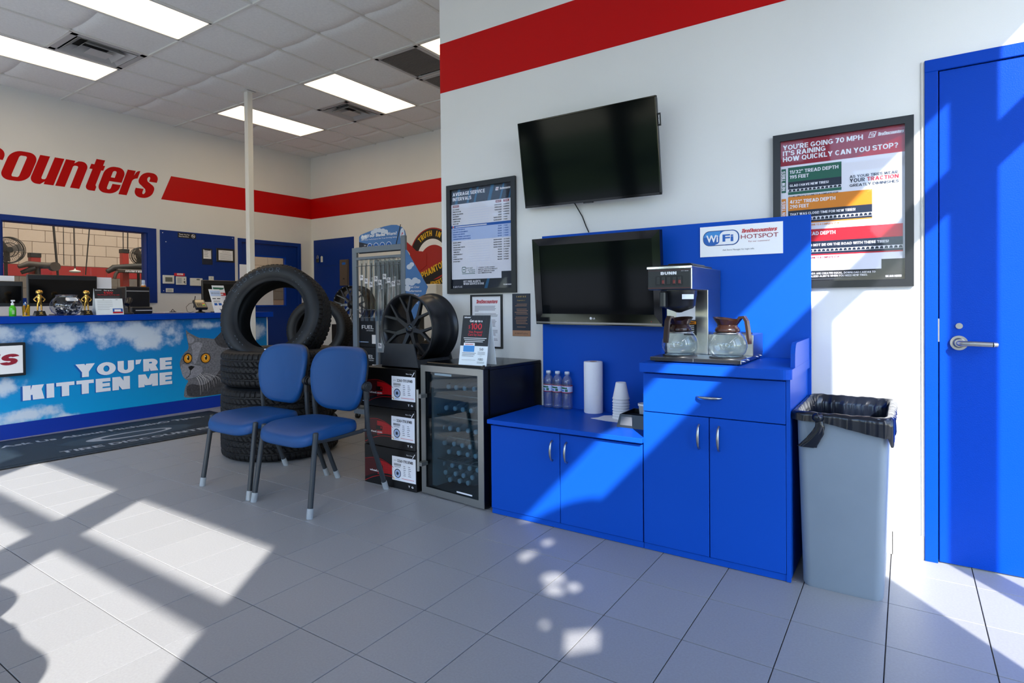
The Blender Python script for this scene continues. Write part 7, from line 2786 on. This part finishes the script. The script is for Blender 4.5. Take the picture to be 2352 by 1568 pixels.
for k, (x, y, z1, w_, l) in enumerate(((-6.56, 3.700, .268, .125, 'white service leaflets in a stand next to the card terminal'), (-6.66, 3.80, .315, .14, 'grey and red leaflet standing behind the white leaflets'))):
    t = thing('leaflet', (x, y, ZT), l, 'leaflet', 'leaflets on the counter')
    m = MB()
    sl_ = .07
    m.add([(sl_, -w_ / 2 + .02, .002), (sl_, w_ / 2 + .02, .002), (0, w_ / 2 - .01, z1), (0, -w_ / 2 - .01, z1), (sl_ - .01, -w_ / 2 + .02, .002), (sl_ - .01, w_ / 2 + .02, .002), (-.01, w_ / 2 - .01, z1), (-.01, -w_ / 2 - .01, z1)],
          [(0, 1, 2, 3), (7, 6, 5, 4), (3, 2, 6, 7), (0, 3, 7, 4), (1, 5, 6, 2), (0, 4, 5, 1)], 'paper')
    m.build('stack', t)
    p = Print((sl_ + .0005, .02, .002), Vector((0, 1, 0)), Vector((-sl_, -.03, z1)))
    if k == 0:
        p.rect(-w_ / 2 + .004, .195, w_ / 2 - .004, .262, 'ink_lightblue', 1)
        p.text('SERVICE PLUS', 0, .222, .016, 'ink_navy', 2, 'C', width=.098, res=2)
        for q in range(2):
            p.rect(-.05 + .052 * q, .160, -.010 + .052 * q, .170, 'ink_navy', 2)
            p.rect(-.045 + .05 * q, .085, -.01 + .05 * q, .112, 'ink_blue', 2)
        for q in range(3):
            p.rect(-.045, .138 - .008 * q, .03, .141 - .008 * q, 'ink_grey', 2)
        p.poly([(.0, .04), (.02, .015), (.05, .05), (.045, .055), (.02, .028), (.006, .045)], 'ink_navy', 2)
    else:
        p.poly([(-w_ / 2 + .005, .30), (w_ / 2, .295), (w_ / 2 - .02, .275), (-w_ / 2 + .005, .262)], 'ink_green', 2)
        p.rect(-w_ / 2 + .02, .20, w_ / 2, .235, 'ink_red', 2)
        p.rect(-w_ / 2 + .03, .21, w_ / 2 - .03, .225, 'ink_white', 3)
    p.build('print', t)
# second scanner seen through the upright tyre, with a small printed box
t = thing('barcode_scanner', (-6.60, 4.10, ZT), 'black scanner on the counter end, seen through the upright tyre', 'scanner')
m = MB()
m.box(-.07, .05, -.07, .07, .0005, .03, 'frame_black', bev=.006)
m.tube([(-.02, -.04, .03), (-.02, -.02, .09), (.0, .02, .115)], .02, 'frame_black', seg=10, radii=[.03, .026, .022])
m.tube([(.0, .01, .115), (.02, .055, .155)], .03, 'frame_black', seg=12, radii=[.026, .03])
m.build('scanner_body', t)
m = MB()
m.box(.051, .053, -.045, .06, .004, .045, 'ink_blue')
m.box(.053, .054, -.045, .06, .004, .016, 'ink_red')
m.box(.053, .054, -.02, .035, .022, .038, 'ink_white')
m.build('printed_card', t)

# white steel post by the counter
m = MB()
m.box(-6.405, -6.335, 3.99, 4.06, 0.0, ZC + .004, 'tee_white', bev=.006)
m.box(-6.43, -6.31, 3.965, 4.085, ZC - .006, ZC - .001, 'tee_white')
po = m.build('post')
tag(po, 'slim white post from floor to ceiling at the end of the counter', 'post')

# ================================================================ wall behind the counter: blue board and fittings
bo_ = thing('pin_board', (XB, 4.523, 1.335), 'blue painted board with thermostats on the wall beside the workshop window', 'board')
m = MB()
m.box(0.0005, .014, -.532, .532, 0, .858, 'blue_board', bev=.001)
m.build('board', bo_)
for y, z in ((-.50, .82), (.50, .83), (-.50, .03), (-.46, .70)):
    m = MB()
    m.cyl((.014, y, z), (.017, y, z), .006, 'label_white', seg=10)
    m.build('screw', bo_)
XF = XB + .0145
def wallbox(name, y0, y1, z0, z1, d, mt, label, cat, group=None):
    t = thing(name, (XF, (y0 + y1) / 2, z0), label, cat, group)
    m = MB()
    m.box(0, d, -(y1 - y0) / 2, (y1 - y0) / 2, 0, z1 - z0, mt, bev=min(.004, d / 3))
    m.build('casing', t)
    return t, Print((d, -(y1 - y0) / 2, 0), (0, 1, 0), (0, 0, 1)), y1 - y0, z1 - z0
t, p, w, h = wallbox('no_smoking_sign', 4.222, 4.475, 2.105, 2.178, .003, 'ink_black', 'small black sign asking visitors not to smoke, high on the blue board', 'sign')
p.text('Thank You For', .014, .042, .0165, 'ink_white', 1, bold=.02, width=.15)
p.text('Not Smoking', .014, .014, .0165, 'ink_white', 1, bold=.02, width=.135)
p.ring(.212, .037, .021, .026, 'ink_white', 1)
p.rect(.196, .033, .228, .041, 'ink_white', 1)
p.poly([(.194, .052), (.198, .056), (.231, .023), (.227, .019)], 'ink_white', 2)
p.build('print', t)
t, p, w, h = wallbox('clipboard', 4.557, 4.709, 1.750, 1.982, .004, 'ink_navy', 'clipboard with a short white note hanging on the blue board', 'clipboard')
p.rect(.018, .085, .132, .215, 'paper', 1)
for k in range(4): p.rect(.03, .185 - .022 * k, .08 + .01 * (k % 2), .190 - .022 * k, 'ink_grey', 2)
p.build('note', t)
m = MB()
m.box(.004, .012, -.045, .045, .205, .222, 'frame_black')
m.build('clip', t)
t, p, w, h = wallbox('framed_certificate', 4.766, 5.046, 1.80, 2.0, .012, 'frame_black', 'black framed certificate near the edge of the blue board', 'frame')
p.rect(.03, .025, .25, .172, 'paper', 1)
p.text('CERTIFICATE', .14, .145, .012, 'ink_grey', 2, 'C', width=.12, res=1)
for k in range(7): p.rect(.05, .125 - .015 * k, .23, .128 - .015 * k, 'ink_grey', 2)
p.build('print', t)
mat('device_white', (214, 214, 208), 0.5)
mat('device_grey', (176, 180, 182), 0.5)
mat('lcd', (96, 100, 92), 0.3)
t, p, w, h = wallbox('thermostat', 4.01, 4.158, 1.462, 1.578, .02, 'device_white', 'white thermostat with a wide grey screen, first of the row on the blue board', 'thermostat')
p.rect(.028, .026, .122, .088, 'lcd', 1)
p.build('screen', t)
t, p, w, h = wallbox('alarm_panel', 4.183, 4.322, 1.450, 1.565, .022, 'device_white', 'cream alarm control box under a red heart sticker on the blue board', 'control box')
p.rect(.012, .02, .072, .098, 'device_grey', 1)
p.rect(.105, .065, .112, .09, 'ink_black', 1)
p.disc(.110, .040, .012, 'ink_black', 1, seg=14)
p.rect(.112, .012, .124, .026, 'ink_grey', 1)
p.build('controls', t)
t, p, w, h = wallbox('wall_sticker', 4.165, 4.31, 1.572, 1.612, .001, 'ink_red', 'red and white sticker above the alarm control box', 'sticker')
p.rect(.04, .014, .12, .036, 'ink_white', 1)
p.text('PEVT', .05, .017, .014, 'ink_red', 2, bold=.02, width=.06, res=1)
p.build('print', t)
t, p, w, h = wallbox('thermostat', 4.376, 4.549, 1.439, 1.549, .024, 'device_white', 'cream thermostat with a small dark display, last of the row on the blue board', 'thermostat')
p.rect(.085, .082, .13, .100, 'lcd', 1)
p.ring(.135, .03, .010, .013, 'device_grey', 1, seg=16)
p.rect(.03, .062, .048, .065, 'device_grey', 1)
p.build('display', t)
t, p, w, h = wallbox('wall_switch', 4.647, 4.722, 1.505, 1.583, .008, 'device_white', 'white wall switch plate above the monitor on the blue board', 'switch')
p.rect(.028, .045, .046, .062, 'device_grey', 1)
p.build('toggle', t)
t, p, w, h = wallbox('wall_plate', 4.051, 4.152, 1.345, 1.399, .004, 'device_white', 'small white label plate at the bottom of the blue board', 'plate')
p.rect(.02, .015, .08, .02, 'ink_grey', 1)
p.rect(.02, .03, .08, .035, 'ink_grey', 1)
p.build('print', t)
# things on the sill of the workshop window
t = thing('office_printer', (-8.05, 3.50, 1.0), 'black office machine under the workshop window, behind the counter', 'printer')
m = MB()
m.box(-.15, .10, -.14, .14, .0, .40, 'frame_black', bev=.01)
m.build('casing', t)
m = MB()
m.box(.1005, .103, -.13, .13, .34, .35, 'device_grey')
m.build('tray_edge', t)
dk = thing('back_desk', (-7.95, 3.0, 0), 'plain blue work desk along the wall under the workshop window', 'desk')
m = MB()
m.box(-.35, .30, -1.4, .9, .965, .999, 'counter_blue')
m.build('desk_top', dk)
for y in (-1.38, .86):
    m = MB()
    m.box(-.33, .28, y, y + .03, 0, .965, 'counter_blue')
    m.build('desk_side', dk)
t = thing('spray_can', (-8.33, 3.735, 1.2622), 'white and orange spray can on the window ledge', 'can')
mat('can_white', (220, 222, 230), 0.3)
m = MB()
m.lathe([(0, 0), (.027, 0), (.027, .17), (.02, .185)], 'can_white', seg=20)
m.lathe([(.0273, .11), (.0273, .165)], 'ink_orange', seg=20)
m.build('can_body', t)
m = MB()
m.lathe([(.02, .185), (.021, .19), (.019, .235), (0, .238)], 'ink_lightblue', seg=16)
m.build('can_cap', t)
t = thing('door_pane_paper', (XB + .0165, 5.60, 1.16), 'white sheet of paper taped inside the glass of the far service door', 'paper') if False else None

# ================================================================ far wall: board, round advertising sign
fb = thing('key_board', (-7.855, YS, 1.0), 'blue painted board on the far wall with a padlock and key tag', 'board')
m = MB()
m.box(-.495, .495, -.014, -.0005, 0, 1.244, 'blue_board', bev=.001)
m.build('board', fb)
p = Print((-.495, -.0143, 0), (1, 0, 0), (0, 0, 1))
for z in (.80, .27):
    pts = [( .10 + .035 * k, z + .012 * ((k * 7) % 3 - 1)) for k in range(15)]
    for (a0, b0), (a1, b1) in zip(pts[:-1], pts[1:]):
        p.poly([(a0, b0 - .002), (a1, b1 - .002), (a1, b1 + .002), (a0, b0 + .002)], 'ink_navy', 1)
p.build('scrape_marks', fb)
t = thing('padlock', (-8.235, YS - .0147, 1.90), 'black padlock hanging on the far blue board', 'padlock')
m = MB()
m.box(-.03, .03, -.022, 0, -.03, .035, 'frame_black', bev=.006)
m.build('lock_body', t)
m = MB()
m.tube([(-.018, -.011, .035), (-.018, -.011, .065), (-.012, -.011, .08), (0, -.011, .086), (.012, -.011, .08), (.018, -.011, .065), (.018, -.011, .035)], .005, 'steel', seg=8)
m.build('shackle', t)
t = thing('key_tag', (-8.14, YS - .0147, 1.87), 'pale key tag hanging beside the black padlock', 'tag')
m = MB()
m.prism([(-.025, 0), (.025, 0), (.025, .09), (.0, .105), (-.025, .09)], -.004, 0, 'ink_lightblue' if False else 'device_white', axis='Y')
m.build('tag_card', t)
t = thing('wall_plate', (-7.565, YS - .0147, 1.463), 'brown upright plate with an oval slot on the far blue board', 'plate')
m = MB()
mat('plate_brown', (92, 78, 66), 0.5)
m.box(-.10, .10, -.03, 0, 0, .42, 'plate_brown', bev=.004)
m.build('plate', t)
p = Print((-.10, -.0302, 0), (1, 0, 0), (0, 0, 1))
p.round(.06, .335, .15, .375, .019, 'ink_blue', 1)
p.rect(.186, .005, .198, .415, 'black', 1)
p.rect(.08, .10, .12, .12, 'ink_black', 1)
p.build('slot', t)
mat('sign_black', (24, 22, 20), 0.45)
mat('sign_red', (168, 34, 26), 0.45)
mat('sign_yellow', (224, 176, 30), 0.45)
ps = thing('round_sign', (-5.70, YS, 1.815), 'round black and red advertising sign on the far wall behind the rack', 'sign')
m = MB()
pts = [(.44 * math.cos(2 * PI * k / 64), .44 * math.sin(2 * PI * k / 64)) for k in range(64)]
m.prism(pts, -.010, -.0005, 'sign_black', axis='Y')
m.build('board', ps)
p = Print((0, -.0102, 0), (1, 0, 0), (0, 0, 1))
p.lv = .0006
p.ring(0, 0, .422, .44, 'sign_red', 1, seg=64)
p.disc(0, -.005, .285, 'ink_white', 1, seg=48)
p.disc(.03, -.06, .27, 'sign_red', 2, seg=48, rb=.25)
p.poly([(-.30, .12), (-.12, .10), (.10, .06), (.3, .0), (.3, -.20), (.05, -.28), (-.25, -.2)], 'sign_red', 3)
p.poly([(-.34, -.29), (.36, .00), (.38, -.12), (.30, -.20), (-.20, -.40)], 'sign_black', 4)
p.text('PHANTOM', .045, -.205, .095, 'sign_yellow', 6, 'C', bold=.04, width=.50, rot=.36)
p.arc_text('TRUTH IN', 0, 0, .320, .080, 'sign_yellow', math.radians(98), k=3, bold=.05, adv=.80, xs=.8)
p.arc_text('ADVERTISING', 0, 0, .402, .066, 'sign_yellow', math.radians(-62), k=6, bold=.03, adv=.95, inward=True, xs=.7)
p.build('sign_print', ps)
m = MB()
m.prism([(-.54, .20), (-.50, .27), (-.40, .20), (-.28, .10), (-.10, .08), (-.10, -.10), (-.26, -.20), (-.34, -.08), (-.44, .10)], -.018, -.0105, 'sign_red', axis='Y')
m.build('red_wing', ps)
bx_ = MB()
bx_.box(-5.76, -5.40, 6.18, 6.44, 0.0, 1.43, 'tee_white', bev=.01)
tag(bx_.build('water_heater_cabinet'), 'plain white cabinet against the far wall below the round sign', 'cabinet')

# ================================================================ inside the workshop
mat('fan_black', (30, 28, 26), 0.5)
mat('lift_brown', (66, 56, 48), 0.5)
mat('post_red', (170, 44, 34), 0.45)


def fan(y, z, R, label):
    t = thing('drum_fan', (-12.0, y, z), label, 'fan', 'workshop fans')
    m = MB()
    for dx in (-.08, .08):
        for r in (R, R * .55):
            m.tube([(dx, r * math.cos(2 * PI * k / 28), r * math.sin(2 * PI * k / 28)) for k in range(29)], .006, 'fan_black', seg=5)
    m.tube([(0, R * math.cos(2 * PI * k / 28), R * math.sin(2 * PI * k / 28)) for k in range(29)], .012, 'fan_black', seg=5)
    m.build('cage_rings', t)
    m = MB()
    for k in range(36):
        a = 2 * PI * k / 36
        for dx in (-.08, .08):
            m.tube([(dx * 1.2, .03 * math.cos(a), .03 * math.sin(a)), (dx, R * math.cos(a), R * math.sin(a))], .0022, 'fan_black', seg=4)
    tag(m.build('cage_wires', t), kind='stuff')
    for k in range(3):
        a = 2 * PI * k / 3 + .4
        m = MB()
        ca_, sa_ = math.cos(a), math.sin(a)
        pts = [(.02, .03, -.03), (.02, R * .88, -.09), (-.02, R * .88, .05), (-.02, .03, .03)]
        m.add([(q[0], q[1] * ca_ - q[2] * sa_, q[1] * sa_ + q[2] * ca_) for q in pts], [(0, 1, 2, 3)], 'lift_brown')
        m.build('blade', t)
    m = MB()
    m.cyl((-.12, 0, 0), (.09, 0, 0), .045, 'fan_black', seg=14)
    m.build('motor', t)
    m = MB()
    m.tube([(-.12, 0, 0), (-.12, 0, -R - .1), (-.12, 0, -z)], .025, 'fan_black', seg=8)
    m.build('stem', t)


fan(3.368, 2.081, .205, 'large black drum fan at the end of the workshop window')
fan(5.348, 2.106, .160, 'smaller black drum fan beside the red lift post in the workshop')
for y, l in ((5.06, 'red lift post with dark arm on the workshop side, beside the smaller fan'), (3.71, 'red lift post head behind the thick dark lift arm in the workshop')):
    t = thing('lift_post', (-12.0, y, 0), l, 'vehicle lift', 'workshop lift posts')
    m = MB()
    zt = 2.16 if y > 4 else 2.0
    m.box(-.06, .06, -.055 if y > 4 else -.07, .055 if y > 4 else .07, 0, zt, 'post_red', bev=.008)
    m.build('column', t)
    m = MB()
    m.box(-.07, .07, -.062 if y > 4 else -.075, .062 if y > 4 else .075, zt - .02, zt + .055, 'fan_black', bev=.006)
    m.build('cap', t)
t = thing('alignment_beam', (-11.85, 3.72, 1.80), 'thick dark lift arm with round ends in the workshop', 'lift arm', 'dark arms in the workshop')
m = MB()
m.tube([(0, -.27, .01), (0, -.15, .06), (0, .05, .045), (0, .20, .05)], .05, 'lift_brown', seg=12, radii=[.03, .05, .055, .05])
m.build('arm', t)
m = MB()
m.tube([(-.05, -.22, -.08), (.0, -.12, -.03), (.03, -.05, .0)], .04, 'fan_black', seg=10, radii=[.03, .04, .03])
m.cyl((-.06, .21, .035), (.06, .21, .035), .075, 'lift_brown', seg=18)
m.build('arm_head', t)
m = MB()
m.tube([(-.05, 0, 0), (-.05, 0, -1.8)], .04, 'lift_brown', seg=8)
m.build('arm_post', t)
t = thing('alignment_beam', (-11.80, 5.12, 1.80), 'lettered dark beam of the alignment machine in the workshop', 'lift arm', 'dark arms in the workshop')
m = MB()
m.box(-.04, .04, -.27, .42, -.03, .035, 'lift_brown', bev=.012)
m.tube([(0, -.24, .0), (0, -.29, -.06), (0, -.31, -.14)], .03, 'lift_brown', seg=8)
m.build('beam', t)
m = MB()
m.tube([(-.06, -.40, -.02), (-.06, -.30, .05), (-.06, .0, .09), (-.06, .35, .11)], .06, 'fan_black', seg=10, radii=[.04, .06, .055, .07])
m.build('camera_pod', t)
m = MB()
m.tube([(-.05, .2, 0), (-.05, .2, -1.8)], .04, 'lift_brown', seg=8)
m.build('beam_post', t)
p = Print((.0405, 0, 0), (0, 1, 0), (0, 0, 1))
p.text('HUNTER', -.15, -.018, .036, 'ink_silver', 1, bold=.06, shear=.2, width=.30)
p.build('beam_print', t)
for k, (y0, y1, z1, r, l) in enumerate(((3.979, 4.029, 1.70, .018, 'thick hanging hose nearest the thick dark lift arm'), (4.121, 4.119, 1.88, .006, 'thin hanging cord between two workshop hoses'), (4.275, 4.279, 1.80, .012, 'hanging cord that carries the oval workshop lamp'), (4.509, 4.437, 1.72, .010, 'slanting black hose right of the oval workshop lamp'), (5.046, 5.044, 2.21, .008, 'thin hanging cord above the red lift post, first of two'), (5.125, 5.12, 2.21, .010, 'hanging cord above the red lift post, second of two'))):
    m = MB()
    m.tube([(-12.0, y0 + (y0 - y1) * .6, 4.19), (-12.0, y0, 2.55), (-12.0, y1, z1)], r, 'fan_black' if k != 2 else 'lift_brown', seg=7)
    tag(m.build('hanging_hose'), l.replace('right of', 'past'), 'hose')
t = thing('pendant_lamp', (-12.0, 4.279, 1.745), 'oval pale lamp hanging on a cord in the workshop', 'lamp')
m = MB()
m.lathe([(0, 0), (.05, .004), (.085, .022), (.08, .04), (.03, .052), (.012, .06), (.012, .08)], 'device_white', seg=24)
m.build('lamp_shade', t)
